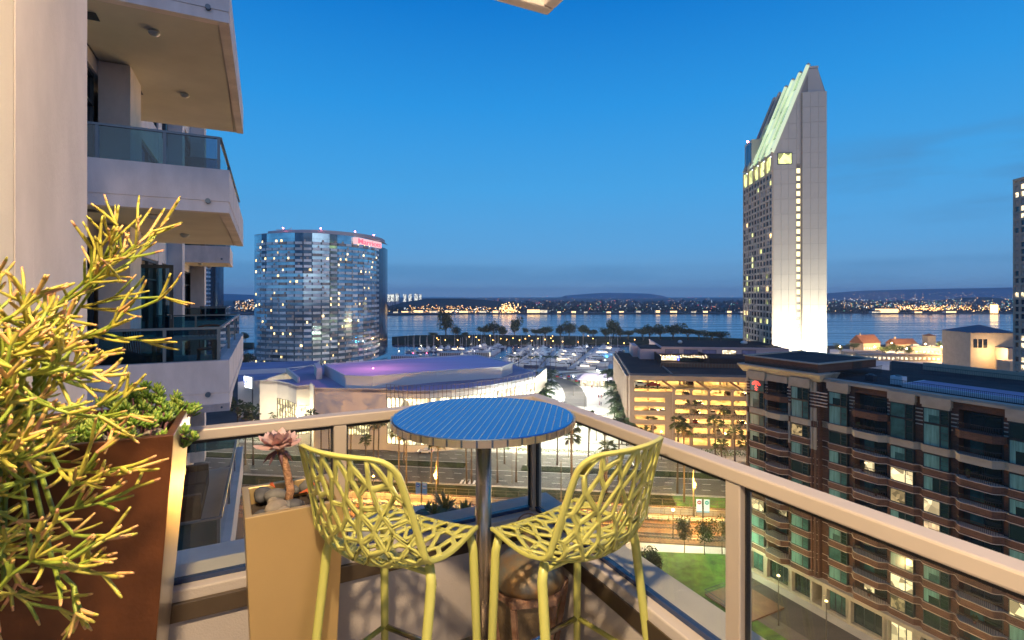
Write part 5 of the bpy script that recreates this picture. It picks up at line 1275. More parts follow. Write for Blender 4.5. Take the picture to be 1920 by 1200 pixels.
# top deck: open-sided under a deep roof beam with slanted braces
MB().box(0, TW, -.6, 1.0, 20.9, 22.5).build('roof_beam', M['garage_conc'], gk)
for x in (LW - .4, LW + 10, LW + 20, LW + 30): MB().bar((x - 3.2, -.5, 21), (x + .6, -.7, 18.5), .45, .6).build('sloped_brace', M['brown_screen'], gk)
cl_ = MB().box(.3, TW, 24, 24.4, 18.4, 21)
for i in range(7): cl_.box(2 + i * 7.4, 2.5 + i * 7.4, 8, 8.6, 18.4, 22.2)
cl_.build('top_deck_wall', M['garage_in'], gk)
tb_ = MB()
for i in range(9): tb_.box(3 + i * 6.5, 5.4 + i * 6.5, 12, 12.2, 21.75, 21.88)
tb_.build('tube_light', M['tube_light'], gk)
# roof with the recessed dark areas
MB().box(0, TW, 1.001, DP, 22.0, 22.3).build('roof', M['roof_dark'], gk)
MB().box(0, .5, 1.001, DP, 22.3, 22.9).box(0.5, TW, .9, 1.3, 22.501, 22.9).box(13.5, 13.9, 1.301, 22, 22.3, 22.8).build('parapet', M['garage_conc'], gk)
# left side wall with vertical fins
sd_ = MB().box(.0, .6, .601, DP, 0, 22.0); sd_.build('side_wall', M['garage_conc'], gk)
fn = MB()
for i in range(22): fn.box(-.7, 0, 2.5 + i * 3.0, 3.3 + i * 3.0, 4.0, 21.5)
fn.box(-.9, .0, 1.0, DP, 21.5, 22.0); fn.build('side_fin', M['garage_conc'], gk)
# second left roof step, function rooms and patio
VB = 215 - VG
ub0, ub1 = uv(1240, 215) - u0, uv(1480, 215) - u0; ul0 = uv(1198, 215) - u0
MB().box(ub0, ub1, VB, VB + 36, 22.3, 26.6).build('function_rooms', M['pink_wall'], gk)
MB().box(ul0, ub0, VB - 3, VB + 16, 22.3, 26.4).box(ul0 - 2, ul0, VB + 4, VB + 18, 22.3, 26.9).build('stair_block', M['pink_wall'], gk)
MB().box(ub0 + .4, ub1, VB + .5, VB + 35.5, 26.6, 26.75).box(ul0 + .3, ub0 - .2, VB - 2.7, VB + 15.5, 26.4, 26.5).build('upper_roof', M['roof_dark'], gk)
MB().box(ub0 - .2, ub1, VB - .3, VB + .45, 26.601, 27.1).box(ub0 - .2, ub0 + .35, VB + .45, VB + 36, 26.601, 27.1).build('upper_parapet', M['pink_wall'], gk)
for i, px in enumerate((1260, 1295, 1330, 1367, 1404)):
    x = uv(px, 215) - u0; w_ = MB().box(x - 2.7, x + 2.7, VB - .12, VB + .02, 23.6, 26.1).build('ballroom_window', M['dark_frame'], gk)
    for q in (0, 1): MB().box(x - 2.55 + q * 2.6, x - .05 + q * 2.6, VB - .16, VB - .121, 23.75, 25.95).build('pane', M['lit_cream'] if i == 3 else M['ballroom_glass'], w_)
up0 = uv(1238, 197) - u0; up1 = uv(1330, 197) - u0; VP = 197 - VG
MB().box(up0, up0 + .4, VP, VB - .4, 22.3, 25.4).box(up1, up1 + .4, VP, VB - .4, 22.3, 25.4).box(up1 + .4, up1 + 22, VP + 2, VB - .4, 22.3, 24.6).box(up0, up1 + .4, VP + 9, VP + 9.4, 22.3, 25.3).build('patio_wall', M['roof_dark'], gk)
MB().box(up0 - 1, up1 + 22, VP - 7, VP - 6.7, 22.3, 23.7).build('patio_screen', M['brown_screen'], gk)
sc = MB()
for i in range(40): sc.box(up0 - 1 + i * 1.05, up0 - .85 + i * 1.05, VP - 7.08, VP - 7.001, 22.3, 23.8)
sc.build('screen_post', M['mullion'], gk)
MB().box(up0 + .8, up0 + 7.5, VP + 8.8, VP + 8.95, 22.8, 24.4).build('bar_counter_back', M['lit_cream'], gk)
MB().box(up0 + 8.6, up1 - .4, VP + 8, VP + 8.2, 22.6, 25.2).build('video_screen', M['window_dark'], gk)
MB().box(up0 + 7.8, up0 + 8.3, VP + 8, VP + 8.2, 22.8, 24.6).build('blue_panel', M['screen_blue'], gk)
fs_ = MB()
for i in range(34):
    x = up0 + .4 + i * (up1 - up0 - .6) / 33; fs_.octa((x, VP + 1 + 4 * (i % 2), 25.3 - .5 * sin(pi * ((i / 33 * 4) % 1))), .10)
fs_.build('string_light', M['bulb_warm'], gk)
lamp('bulb', (up0 + 6, VP + 5, 25.2), 900, (1, .7, .35), .4, gk)
# roof bits: dishes and vents
for i, (px, w2) in enumerate(((1395, 1.0), (1275, .7))):
    x = uv(px, 235); ds = thing('roof_dome', ['white dish-shaped vent near the right end of the function room roof', 'small white vent near the left end of the function room roof'][i], 'vent', (*G(x, 235), 26.75), GR)
    MB().lathe([(w2, 0), (w2 * 1.5, .5), (w2 * 1.2, 1.1), (.1, 1.4)], 16).build('dome', M['white_plastic'], ds, True); MB().lathe([(w2 * .8, -.1), (w2 * .8, .3)], 12).build('collar', M['dark_frame'], ds)
# hanging greenery on the spandrels
rn = random.Random(9)
def leafcloud(mb, c, ext, n, s, rn, mis=(0,), flat=.5):
    for _ in range(n):
        while True:
            x, y, z = rn.uniform(-1, 1), rn.uniform(-1, 1), rn.uniform(-1, 1)
            if x * x + y * y + z * z < 1: break
        p = Vector((c[0] + x * ext[0], c[1] + y * ext[1], c[2] + z * ext[2])); a = Vector((rn.gauss(0, 1), rn.gauss(0, 1), rn.gauss(0, 1))).normalized() * s * rn.uniform(.6, 1.3); b_ = a.orthogonal().normalized() * s * rn.uniform(.4, .9)
        mb.add([tuple(p - a), tuple(p + b_), tuple(p + a), tuple(p - b_)], [(0, 1, 2, 3)], mis[int(rn.random() * len(mis))])
for k, z in enumerate((4.3, 7.5, 10.5, 13.3)):
    iv = MB()
    for i in range(60): leafcloud(iv, (LW + .5 + i * (TW - LW - 1) / 60, -1.15, z + rn.uniform(-.2, .15)), (.5, .4, rn.uniform(.35, .8)), 14, .20, rn)
    p_ = thing('hanging_planter', ['lowest', 'second lowest', 'second highest', 'highest'][k] + ' strip of hanging ivy along the right front of the lit car park', 'planter', (*G(u0, VG), 0), GR, 'hanging greenery on the car park')
    MB().box(LW + .4, TW, -1.35, -.81, z - .25, z + .05).build('trough', M['garage_conc'], p_); iv.build('ivy', M['ivy'], p_, kind='stuff')
iv = MB()
for i in range(26): leafcloud(iv, (2 + i * .42, -.1, 18.6), (.4, .4, .35), 10, .2, rn)
stuff(gobj('deck_ivy', iv, M['ivy'])).location = (*G(u0, VG), 0)

# ------------------------------------------------------------------ cars
CARP = [mat('car_white', (.62, .63, .66), .25, coat=.6), mat('car_black', (.015, .015, .018), .2, coat=.8), mat('car_silver', (.34, .35, .37), .25, metal=.5, coat=.5), mat('car_red', (.30, .02, .02), .25, coat=.7), mat('car_blue', (.03, .06, .20), .25, coat=.7)]
M['tyre'] = mat('tyre', (.015, .015, .015), .8); M['head'] = emis('head', (1, .93, .8), 6); M['tail'] = emis('tail', (1, .03, .02), 3)
def car_mesh_parts(body, suv=False):
    h = 1.65 if suv else 1.42; Lh = 2.25; b_ = MB()
    prof = [(-Lh, .35), (-Lh, .85), (-Lh + .1, .95), (-1.3 if not suv else -2.0, 1.0 if not suv else 1.05), (-.85 if not suv else -1.75, h), (.35, h), (1.05, .98), (2.0, .82), (Lh, .62), (Lh, .35)]
    n_ = len(prof); vs = []
    for sgn in (-1, 1):
        for x, z in prof: vs.append((x, sgn * (.88 if z < 1.1 else .70), z))
    fs = [tuple(range(n_ - 1, -1, -1)), tuple(range(n_, 2 * n_))] + [(i, (i + 1) % n_, n_ + (i + 1) % n_, n_ + i) for i in range(n_)]
    b_.add(vs, fs); me = b_.mesh('body', body)
    g = MB(); x0, x1 = (-1.25 if not suv else -1.9), .95
    for s_ in (-1, 1): g.add([(x0 + .1, s_ * .885, 1.02), (x1 - .1, s_ * .885, 1.0), (.32, s_ * .715, h - .07), ((-.8 if not suv else -1.7), s_ * .715, h - .07)], [(0, 1, 2, 3) if s_ < 0 else (3, 2, 1, 0)])
    g.add([(.40, -.66, h - .03), (.40, .66, h - .03), (1.07, .80, 1.0), (1.07, -.80, 1.0)], [(0, 1, 2, 3)])
    g.add([(x0 - .02, -.8, 1.06), (x0 - .02, .8, 1.06), ((-.9 if not suv else -1.8), .66, h - .03), ((-.9 if not suv else -1.8), -.66, h - .03)], [(0, 1, 2, 3)])
    w_ = MB().lathe([(.33, -.11), (.33, .11)], 14).mesh('wheel', M['tyre'])
    return me, g.mesh('windows', M['window_dark']), w_
CM = {}
def car(label, loc, rz, col=0, suv=False, group=None, lights=False, name='parked_car'):
    key = (col, suv)
    if key not in CM: CM[key] = car_mesh_parts(CARP[col], suv)
    me, g, w_ = CM[key]; c = thing(name, label, 'car', loc, rz, group)
    put('body', me, c); put('windows', g, c)
    for x in (-1.4, 1.4):
        for y in (-.8, .8): put('wheel', w_, c, (x, y, .33), (pi / 2, 0, 0))
    for y in (-.62, .62):
        put('headlight', MB().box(2.1, 2.27, y - .16, y + .16, .62, .74).mesh('headlight', M['head'] if lights else M['chrome']), c)
        put('tail_light', MB().box(-2.27, -2.2, y - .18, y + .18, .70, .86).mesh('tail_light', M['tail'] if lights else CARP[3]), c)
    return c
for i, (px, v, z, rz, col, suv, lb) in enumerate((
    (1201, 172, 18.4, 0, 0, True, 'white estate car on the top deck at the left corner of the car park'),
    (1224, 171.5, 18.4, 0, 3, False, 'dark red car on the top deck, right of the white estate car'),
    (1293, 176, 18.4, 90, 1, True, 'black car at the rear of the top deck behind the braces'),
    (1286, 172, 15.5, 90, 2, False, 'silver car facing the street below the first brace'),
    (1366, 172, 15.5, 90, 1, True, 'black car facing the street near the middle of the upper deck'),
    (1397, 172, 15.5, 90, 1, True, 'black car facing the street at the right of the upper deck'),
    (1226, 172, 9.75, 0, 4, False, 'blue car in the second opening of the left bay'),
    (1243, 172, 9.75, 0, 2, False, 'silver car right of the blue car in the left bay'),
    (1335, 172, 9.75, 90, 0, False, 'white car behind the ivy in the middle of the car park'),
    (1305, 172, 9.75, 90, 1, False, 'black car behind the ivy left of the white one'),
    (1372, 172, 9.75, 90, 2, True, 'silver van behind the ivy right of the white car'),
    (1302, 172, 6.85, 90, 3, False, 'red car two decks above the street, left half'),
    (1390, 172, 6.85, 90, 1, False, 'black car two decks above the street, right half'),
    (1345, 172, 3.7, 90, 2, True, 'silver car on the lowest raised deck'),
    (1310, 172, 12.65, 90, 2, False, 'silver car on the third deck from the top'))):
    car(lb, (*G(uv(px, v), v), z), GR + radians(rz - (180 if i % 3 == 1 else 0)), col, suv, 'cars inside the car park')
car('white saloon driving on the far carriageway behind the palms', (*at(798, 849.5)[:2], .03), GR + pi, 0, False, None, True, 'saloon_car')
car('grey car waiting at the crossing behind the right stool back', (*at(1172, 874)[:2], .03), GR, 2, False, None, True, 'saloon_car')
# ================================================================== marina
M['hull_white'] = mat('hull_white', (.60, .60, .61), .35); M['hull_dark'] = mat('hull_dark', (.03, .045, .09), .3); M['deck_tan'] = mat('deck_tan', (.36, .28, .2), .6)
M['canvas_blue'] = mat('canvas_blue', (.03, .07, .20), .8); M['mast_metal'] = mat('mast_metal', (.55, .55, .55), .4, metal=.3); M['dock'] = mat('dock', (.30, .30, .31), .8)
M['cabin_glow'] = emis('cabin_glow', (1, .75, .45), 2.5)
def hull(L, B, h, m):
    mb = MB(); st_ = [(-.5, .75, .0), (-.2, 1, 0), (.15, .95, .03), (.36, .6, .12), (.5, .04, .25)]; vs = []
    for x, w_, r in st_:
        vs += [(x * L * .96, -w_ * B * .36, -.4), (x * L, -w_ * B / 2, h + r * h), (x * L, w_ * B / 2, h + r * h), (x * L * .96, w_ * B * .36, -.4)]
    fs = [(3, 2, 1, 0)]
    for i in range(4):
        a = i * 4; b_ = a + 4; fs += [(a, a + 1, b_ + 1, b_), (a + 1, a + 2, b_ + 2, b_ + 1), (a + 2, a + 3, b_ + 3, b_ + 2), (a + 3, a, b_, b_ + 3)]
    fs.append((16, 17, 18, 19)); mb.add(vs, fs); return mb.mesh('hull', m)
protos = []
def mk_boat(kind, idx):
    t = bpy.data.objects.new('motor_yacht' if kind != 's' else 'sailing_boat', None); COL.objects.link(t); t['category'] = 'boat'
    if kind == 's':
        put('hull', hull(11, 3.2, 1.1, M['hull_white'] if idx % 2 else M['hull_dark']), t); MB().frustum([(-2.6, -1, 1.1), (2.2, -.8, 1.15), (2.2, .8, 1.15), (-2.6, 1, 1.1)], [(-2.4, -.8, 1.75), (1.6, -.6, 1.65), (1.6, .6, 1.65), (-2.4, .8, 1.75)]).build('cabin', M['hull_white'], t)
        MB().tube([(.8, 0, 1.2), (.8, 0, 15.5)], [.13, .09], 6).tube([(.8, 0, 10), (.8, -1.2, 10)], .05, 4).build('mast', M['mast_metal'], t); MB().tube([(.6, 0, 2.6), (-3.8, 0, 2.5)], .22, 6).build('furled_sail', M['canvas_blue'] if idx % 2 else M['hull_white'], t)
    else:
        L = 13 if kind == 'm' else 20; B = L * .30; put('hull', hull(L, B, L * .11, M['hull_white'] if idx != 2 else M['hull_dark']), t); z = L * .11
        MB().frustum([(-L * .32, -B * .38, z), (L * .2, -B * .34, z), (L * .2, B * .34, z), (-L * .32, B * .38, z)], [(-L * .3, -B * .34, z + 1.4), (L * .06, -B * .3, z + 1.4), (L * .06, B * .3, z + 1.4), (-L * .3, B * .34, z + 1.4)]).build('cabin', M['hull_white'], t)
        MB().frustum([(-L * .28, -B * .385, z + .5), (L * .16, -B * .345, z + .5), (L * .16, B * .345, z + .5), (-L * .28, B * .385, z + .5)], [(-L * .27, -B * .37, z + 1.05), (L * .10, -B * .325, z + 1.05), (L * .10, B * .325, z + 1.05), (-L * .27, B * .37, z + 1.05)]).build('cabin_windows', M['window_dark'] if idx != 1 else M['cabin_glow'], t)
        MB().frustum([(-L * .26, -B * .28, z + 1.4), (-L * .02, -B * .26, z + 1.4), (-L * .02, B * .26, z + 1.4), (-L * .26, B * .28, z + 1.4)], [(-L * .24, -B * .26, z + 2.2), (-L * .06, -B * .22, z + 2.2), (-L * .06, B * .22, z + 2.2), (-L * .24, B * .26, z + 2.2)]).build('flybridge', M['hull_white'], t)
        MB().bar((-L * .2, -B * .3, z + 2.9), (-L * .2, B * .3, z + 2.9), 1.6, .1).bar((-L * .2, -B * .28, z + 2), (-L * .2, -B * .28, z + 2.9), .1).bar((-L * .2, B * .28, z + 2), (-L * .2, B * .28, z + 2.9), .1).build('hardtop', M['canvas_blue'] if idx % 2 else M['hull_white'], t)
        MB().tube([(-L * .14, 0, z + 2.2), (-L * .14, 0, z + 5)], .07, 4).build('radar_mast', M['mast_metal'], t)
    return t
protos = {('m', 0): None, ('m', 1): None, ('m', 2): None, ('y', 0): None, ('y', 1): None, ('s', 0): None, ('s', 1): None}
CNT = {}
def boat(kind, idx, x, y, rz, label):
    if protos[(kind, idx)] is None: o = mk_boat(kind, idx); protos[(kind, idx)] = o
    else: o = dup(protos[(kind, idx)])
    o.location = (x, y, -1.9); o.rotation_euler = (0, 0, rz); o['label'] = label; o['group'] = 'boats moored in the marina'; return o
rn = random.Random(44)
def dock(p0, p1, name_lb, side='both', kinds=('m', 'm', 's', 'y'), where='', step=5.6, w_=2.6):
    a, b_ = Vector(at(*p0, -2)[:2]), Vector(at(*p1, -2)[:2]); d = (b_ - a).normalized(); n_ = Vector((-d.y, d.x)); L = (b_ - a).length
    dk = thing('dock', name_lb, 'dock', (a.x, a.y, -1.9), atan2(d.y, d.x)); MB().box(0, L, -w_ / 2, w_ / 2, .2, .7).build('deck', M['dock'], dk)
    pf = MB()
    for i in range(int(L / 12)): pf.lathe([(.2, -1), (.2, 2.6)], 6, (6 + i * 12, w_ / 2 + .3))
    pf.build('piles', M['deck_tan'], dk)
    k = 0; s = 5
    while s < L - 3:
        for sg_ in ((1, -1) if side == 'both' else (1,) if side == 'l' else (-1,)):
            kd = rn.choice(kinds); idx = rn.randrange(3 if kd == 'm' else 2); bl = {'m': 6.5, 'y': 10, 's': 5.5}[kd]
            p = a + d * s + n_ * sg_ * (w_ / 2 + bl + 1)
            far = s > L * .6; near = s < L * .35
            desc = {('m', 0): 'white motor yacht', ('m', 1): 'lit white motor yacht', ('m', 2): 'dark-hulled motor yacht', ('y', 0): 'large white yacht', ('y', 1): 'large lit yacht', ('s', 0): 'dark-hulled sailing boat', ('s', 1): 'white sailing boat'}[(kd, idx)]
            boat(kd, idx, p.x, p.y, atan2(n_.y * sg_, n_.x * sg_), f"{desc}, {'left' if sg_ > 0 else 'right'} side of {where}, {'near' if near else 'far' if far else 'middle'}")
        s += step * (1.5 if 'y' in kinds else 1) * rn.uniform(.9, 1.25)
dock((1070, 693), (1118, 652), 'long pale central dock running out between rows of yachts', kinds=('m', 'm', 'y', 's'), where='the long pale dock', step=6.5, w_=4.2)
dock((960, 688), (1010, 654), 'dock left of centre crowded with white yachts', kinds=('m', 'm', 's', 'm'), where='the crowded middle dock')
dock((1015, 690), (1040, 660), 'short dock between the two main docks', kinds=('m', 'm', 's'), where='the short middle dock')
dock((880, 672), (925, 650), 'dock behind the raised hall roof', kinds=('m', 'm', 's'), where='the dock behind the hall roof')
dock((735, 672), (860, 668), 'dock beside the curved glass hotel', side='l', kinds=('m', 'm', 's', 's'), where='the dock by the glass hotel')
dock((760, 662), (870, 656), 'outer dock beyond the glass hotel', kinds=('m', 's', 'm'), where='the outer left dock')
dock((446, 690), (470, 664), 'dock seen between balcony and glass hotel', kinds=('m', 's'), where='the dock left of the glass hotel')
# a few free-standing masts/anchored boats near the right
for i, (px, py) in enumerate(((1145, 672), (1144, 662), (1160, 660))):
    x, y, _ = at(px, py, -2); boat('s', i % 2, x, y, .8 + i, ['lone sailing boat off the right end of the docks', 'lone sailing boat farther off behind it', 'sailing boat near the park shore at right'][i])
# underwater/marina glow lights
for i, (px, py) in enumerate(((1048, 662), (1138, 668))):
    x, y, _ = at(px, py, -1); g = thing('dock_light', ['cyan dock light on the water left of the long dock', 'cyan dock light on the water at the right end of the docks'][i], 'light', (x, y, -1.2)); MB().octa((0, 0, 0), .8).build('lens', emis('cyan', (.05, .5, 1), 14), g); MB().tube([(0, 0, -1.5), (0, 0, -.5)], .15, 6).build('post', M['mullion'], g)
    lamp('bulb', (0, 0, 1.4), 2500, (.1, .5, 1), .5, g)
x, y, _ = at(905, 650, 0)
for i, (px, py, c, e) in enumerate(((775, 676, (1, .1, .2), 1500), (800, 676, (1, .12, .25), 1200), (748, 672, (1, .7, .4), 2500), (1000, 668, (1, .9, .7), 3500), (1075, 678, (1, .85, .6), 3500), (900, 660, (1, .9, .8), 3000), (1100, 662, (1, .9, .75), 3500), (790, 660, (1, .85, .6), 2500), (965, 676, (1, .8, .5), 3000))):
    x, y, _ = at(px, py, -1); g = thing('dock_lamp', ['red lantern on the dock by the glass hotel', 'second red lantern on the dock by the glass hotel', 'warm lamp on the dock right beside the glass hotel', 'white lamp on the crowded middle dock', 'white lamp at the near end of the long dock', 'white lamp on the dock behind the hall roof', 'white lamp halfway along the long dock', 'warm lamp on the outer left dock', 'warm lamp at the near end of the middle dock'][i], 'lamp', (x, y, -1.2))
    MB().tube([(0, 0, 0), (0, 0, 5.4)], .1, 6).build('post', M['mullion'], g); MB().octa((0, 0, 5.7), .42).build('globe', emis('dl', c, 12), g); lamp('bulb', (0, 0, 6.4), e * .6, c, .4, g)
# low pale restaurant by the quay
q = thing('quay_pavilion', 'low pale pavilion with sloping grey roof on the quay behind the plaza', 'building', (*at(1138, 722)[:2], 0), GR)
MB().box(-14, 10, -5, 7, 0, 3.4).build('wall', M['hall_wall'], q); MB().frustum([(-16, -7, 3.4), (12, -7, 3.4), (12, 9, 3.4), (-16, 9, 3.4)], [(-12, 0, 6), (8, 0, 6), (8, 2, 6), (-12, 2, 6)]).build('roof', M['roof_grey'], q)
for i in range(7): MB().box(-13 + i * 3.2, -11 + i * 3.2, -5.1, -5.01, .5, 2.8).build('window', M['lit_cream'], q)

# ================================================================== shore village on the right
M['stucco'] = mat('stucco', (.50, .38, .26), .85, var=.1, vscale=.3); M['tile_roof'] = mat('tile_roof', (.20, .075, .04), .8, var=.3, vscale=.8); M['slate'] = mat('slate', (.07, .085, .11), .7)
def gable(name, label, px, py, w_, d_, h_, rh, rz, roofm, wallm='stucco', chim=True, glow=True, hip=False):
    x, y, _ = at(px, py); t = thing(name, label, 'building', (x, y, 0), rz)
    MB().box(-w_ / 2, w_ / 2, -d_ / 2, d_ / 2, 0, h_).build('wall', M[wallm], t)
    o_ = .6; r = MB(); a = w_ / 2 - (d_ / 2 if hip else -o_)
    r.add([(-w_ / 2 - o_, -d_ / 2 - o_, h_), (w_ / 2 + o_, -d_ / 2 - o_, h_), (w_ / 2 + o_, d_ / 2 + o_, h_), (-w_ / 2 - o_, d_ / 2 + o_, h_), (-a, 0, h_ + rh), (a, 0, h_ + rh)], [(0, 1, 5, 4), (2, 3, 4, 5), (1, 2, 5), (3, 0, 4), (3, 2, 1, 0)]); rf = r.build('roof', M[roofm], t)
    if chim: MB().box(-w_ * .3 - .5, -w_ * .3 + .5, -.5, .5, h_ + rh * .3, h_ + rh + 1.6).build('chimney', M[wallm], rf)
    for i in range(int(w_ / 3)): MB().box(-w_ / 2 + 1 + i * 3, -w_ / 2 + 2.6 + i * 3, -d_ / 2 - .08, -d_ / 2 - .01, 1, 2.8).build('window', M['lit_cream'] if glow else M['pane_dark'], t)
    return t
gable('gabled_cottage', 'cottage with steep red-brown tiled roof and chimneys on the far waterfront', 1622, 655, 22, 12, 6, 7, GR + .5, 'tile_roof', chim=True)
gable('gabled_cottage', 'low dark-roofed cottage with pale chimney right of the steep red roof', 1690, 655, 20, 11, 5, 4.5, GR + .2, 'tile_roof')
gable('look_out_pavilion', 'small square lookout with flared roof above the village', 1742, 652, 7, 7, 11, 2, GR, 'tile_roof', chim=False, hip=True)
gable('village_shop', 'small shop with hipped dark roof between cottages', 1716, 660, 10, 8, 4, 3, GR, 'slate', chim=False, hip=True)
gable('village_arcade', 'long low arcade with bright windows in front of the village', 1690, 676, 60, 6, 4.5, .8, GR, 'stucco', chim=False)
gable('village_arcade', 'second long bright terrace row left of the tan hall', 1752, 664, 40, 6, 5.5, .8, GR, 'stucco', chim=False)
gable('village_arcade', 'low bright row at the left end of the village', 1615, 672, 26, 6, 5, .8, GR, 'stucco', chim=False)
x, y, _ = at(1936, 705); tn = thing('tan_hall', 'large tan stucco hall with dark pyramid roof and three black windows', 'building', (x, y, 0), GR)
s_ = y / F
MB().box(-62 * s_, 22 * s_, 20, 46, 0, 24).box(-18 * s_, 60 * s_, 10, 30, 0, 15).box(-38 * s_, 62 * s_, 0, 9.99, 0, 8.5).build('wall', M['stucco'], tn)
MB().add([(-63 * s_, 19, 24), (23 * s_, 19, 24), (23 * s_, 47, 24), (-63 * s_, 47, 24), (-18 * s_, 33, 28.5)], [(0, 1, 4), (1, 2, 4), (2, 3, 4), (3, 0, 4)]).box(-18 * s_, 60 * s_, 10, 30, 15, 15.3).build('roof', M['slate'], tn)
for i in range(3): MB().box((-57 + i * 9) * s_, (-50 + i * 9) * s_, 19.9, 19.99, 14.5, 20).build('window', M['pane_dark'], tn)
MB().box(2 * s_, 8 * s_, 9.9, 9.99, 10.5, 13.5).build('window', M['pane_dark'], tn); MB().box(-5 * s_, 10 * s_, -.1, -.01, 1, 5).build('door', M['dark_frame'], tn)
MB().octa((30 * s_, -.5, 6.5), .5).build('wall_lamp', M['bulb_warm'], tn); lamp('bulb', (30 * s_, -3, 6.5), 6000, (1, .68, .32), .5, tn); lamp('bulb', (-35 * s_, 12, 12), 9000, (1, .7, .35), 1, tn)
for i, (px, py, e) in enumerate(((1640, 668, 16000), (1575, 668, 9000), (1700, 672, 16000), (1735, 662, 16000), (1765, 668, 18000), (1790, 680, 16000), (1815, 672, 10000), (1672, 660, 9000))):
    x, y, _ = at(px, py); g = thing('village_lamp', f'{ORD[i]} glowing street lamp among the waterfront village buildings', 'lamp', (x, y, 0), 0, 'lamps of the waterfront village'); MB().tube([(0, 0, 0), (0, 0, 7)], .1, 6).build('post', M['mullion'], g); MB().octa((0, 0, 7.4), .7).build('globe', M['bulb_warm'], g); lamp('bulb', (0, 0, 8.8), e * 2.2, (1, .66, .27), .6, g)
# ================================================================== palms, trees and lamps
M['palm_trunk'] = mat('palm_trunk', (.085, .06, .04), .9, var=.4, vscale=4, bump=.4, bscale=12)
M['frond'] = mat('frond', (.045, .075, .022), .7, var=.4, vscale=1.5); M['frond_dry'] = mat('frond_dry', (.13, .095, .05), .85)
M['king_frond'] = mat('king_frond', (.030, .058, .014), .6, var=.4, vscale=1.2)
M['crown_dark'] = M['crown_dark']; M['leaf_a'] = mat('leaf_a', (.035, .055, .016), .8, var=.4, vscale=.6); M['leaf_b'] = mat('leaf_b', (.060, .085, .022), .8); M['bark'] = mat('bark', (.07, .05, .035), .9)
def fan_crown(seed, R_=1.9, n=30):
    rn = random.Random(seed); mb = MB()
    for i in range(n):
        a = rn.uniform(0, 2 * pi); el = rn.uniform(-.9, 1.25); L = R_ * rn.uniform(.75, 1.05); d = Vector((cos(a) * cos(el), sin(a) * cos(el), sin(el))); dry = 1 if el < -.55 else 0
        st_ = d * L * .45; mb.tube([(0, 0, 0), tuple(st_)], [.035, .02], 3, dry, False)
        s_ = Vector((-sin(a), cos(a), 0)); up = s_.cross(d)
        for k in range(9):
            t = (k - 4) / 4; b_ = (d * cos(t * 1.15) + s_ * sin(t * 1.15)); tip = st_ + b_ * L * .58 - Vector((0, 0, .18 * L)); w_ = .07 * R_ / 1.9
            m_ = st_ + b_ * L * .32; mb.add([tuple(st_), tuple(m_ + up * w_), tuple(tip), tuple(m_ - up * w_ + s_ * w_)], [(0, 1, 2, 3)], dry)
    for i in range(26): a = rn.uniform(0, 2 * pi); mb.bar((.2 * cos(a), .2 * sin(a), -.1), (.38 * cos(a), .38 * sin(a), -rn.uniform(.7, 1.5)), .12, .03, mi=1)
    return mb.mesh('crown', [M['frond'], M['frond_dry']])
def feather_crown(seed, R_=3.4, n=20, m='king_frond'):
    rn = random.Random(seed); mb = MB()
    for i in range(n):
        a = 2 * pi * i / n * 2.6 + rn.uniform(-.2, .2); el = rn.uniform(.15, 1.25); L = R_ * rn.uniform(.8, 1.05); pts = []
        for k in range(6): t = k / 5; r_ = L * t * cos(el) * (1 + .2 * t); z = L * (t * sin(el) - .62 * t * t); pts.append(Vector((cos(a) * r_, sin(a) * r_, z)))
        mb.tube(pts, [.05, .045, .04, .03, .02, .01], 3, 0, False); s_ = Vector((-sin(a), cos(a), 0))
        for k in range(1, 6):
            for q in range(3):
                p = pts[k - 1].lerp(pts[k], q / 3)
                for sg_ in (-1, 1):
                    l_ = .85 * sin(pi * (k + q / 3) / 6.6) + .25; e = p + s_ * sg_ * l_ * .8 + (pts[k] - pts[k - 1]).normalized() * l_ * .5 - Vector((0, 0, l_ * .35)); dd = (pts[k] - pts[k - 1]).normalized() * .11
                    mb.add([tuple(p - dd), tuple(p + dd), tuple(e)], [(0, 1, 2)])
    return mb.mesh('crown', [M[m]])
FC = [fan_crown(1), fan_crown(2), fan_crown(3)]; KC = [feather_crown(4), feather_crown(5)]
TR = {}
def palm(kind, x, y, h, i, label, group, s=1.0, rr=.22, z=0, name='fan_palm'):
    t = thing(name, label, 'palm tree', (x, y, z), (i * 1.7) % 6.28, group); key = (round(h), rr, i % 3)
    if key not in TR:
        lean = .25 * ((i % 3) - 1); hh = round(h); TR[key] = MB().tube([(0, 0, 0), (lean * .2, 0, hh * .3), (lean * .8, 0, hh * .7), (lean, 0, hh)], [rr * 1.5, rr * 1.05, rr * .95, rr * .85], 8).mesh('trunk', M['palm_trunk'], True)
    put('trunk', TR[key], t); put('crown', (FC if kind == 'f' else KC)[i % (3 if kind == 'f' else 2)], t, (.25 * ((i % 3) - 1), 0, round(h)), None, scale=(s, s, s)); return t
rn = random.Random(17)
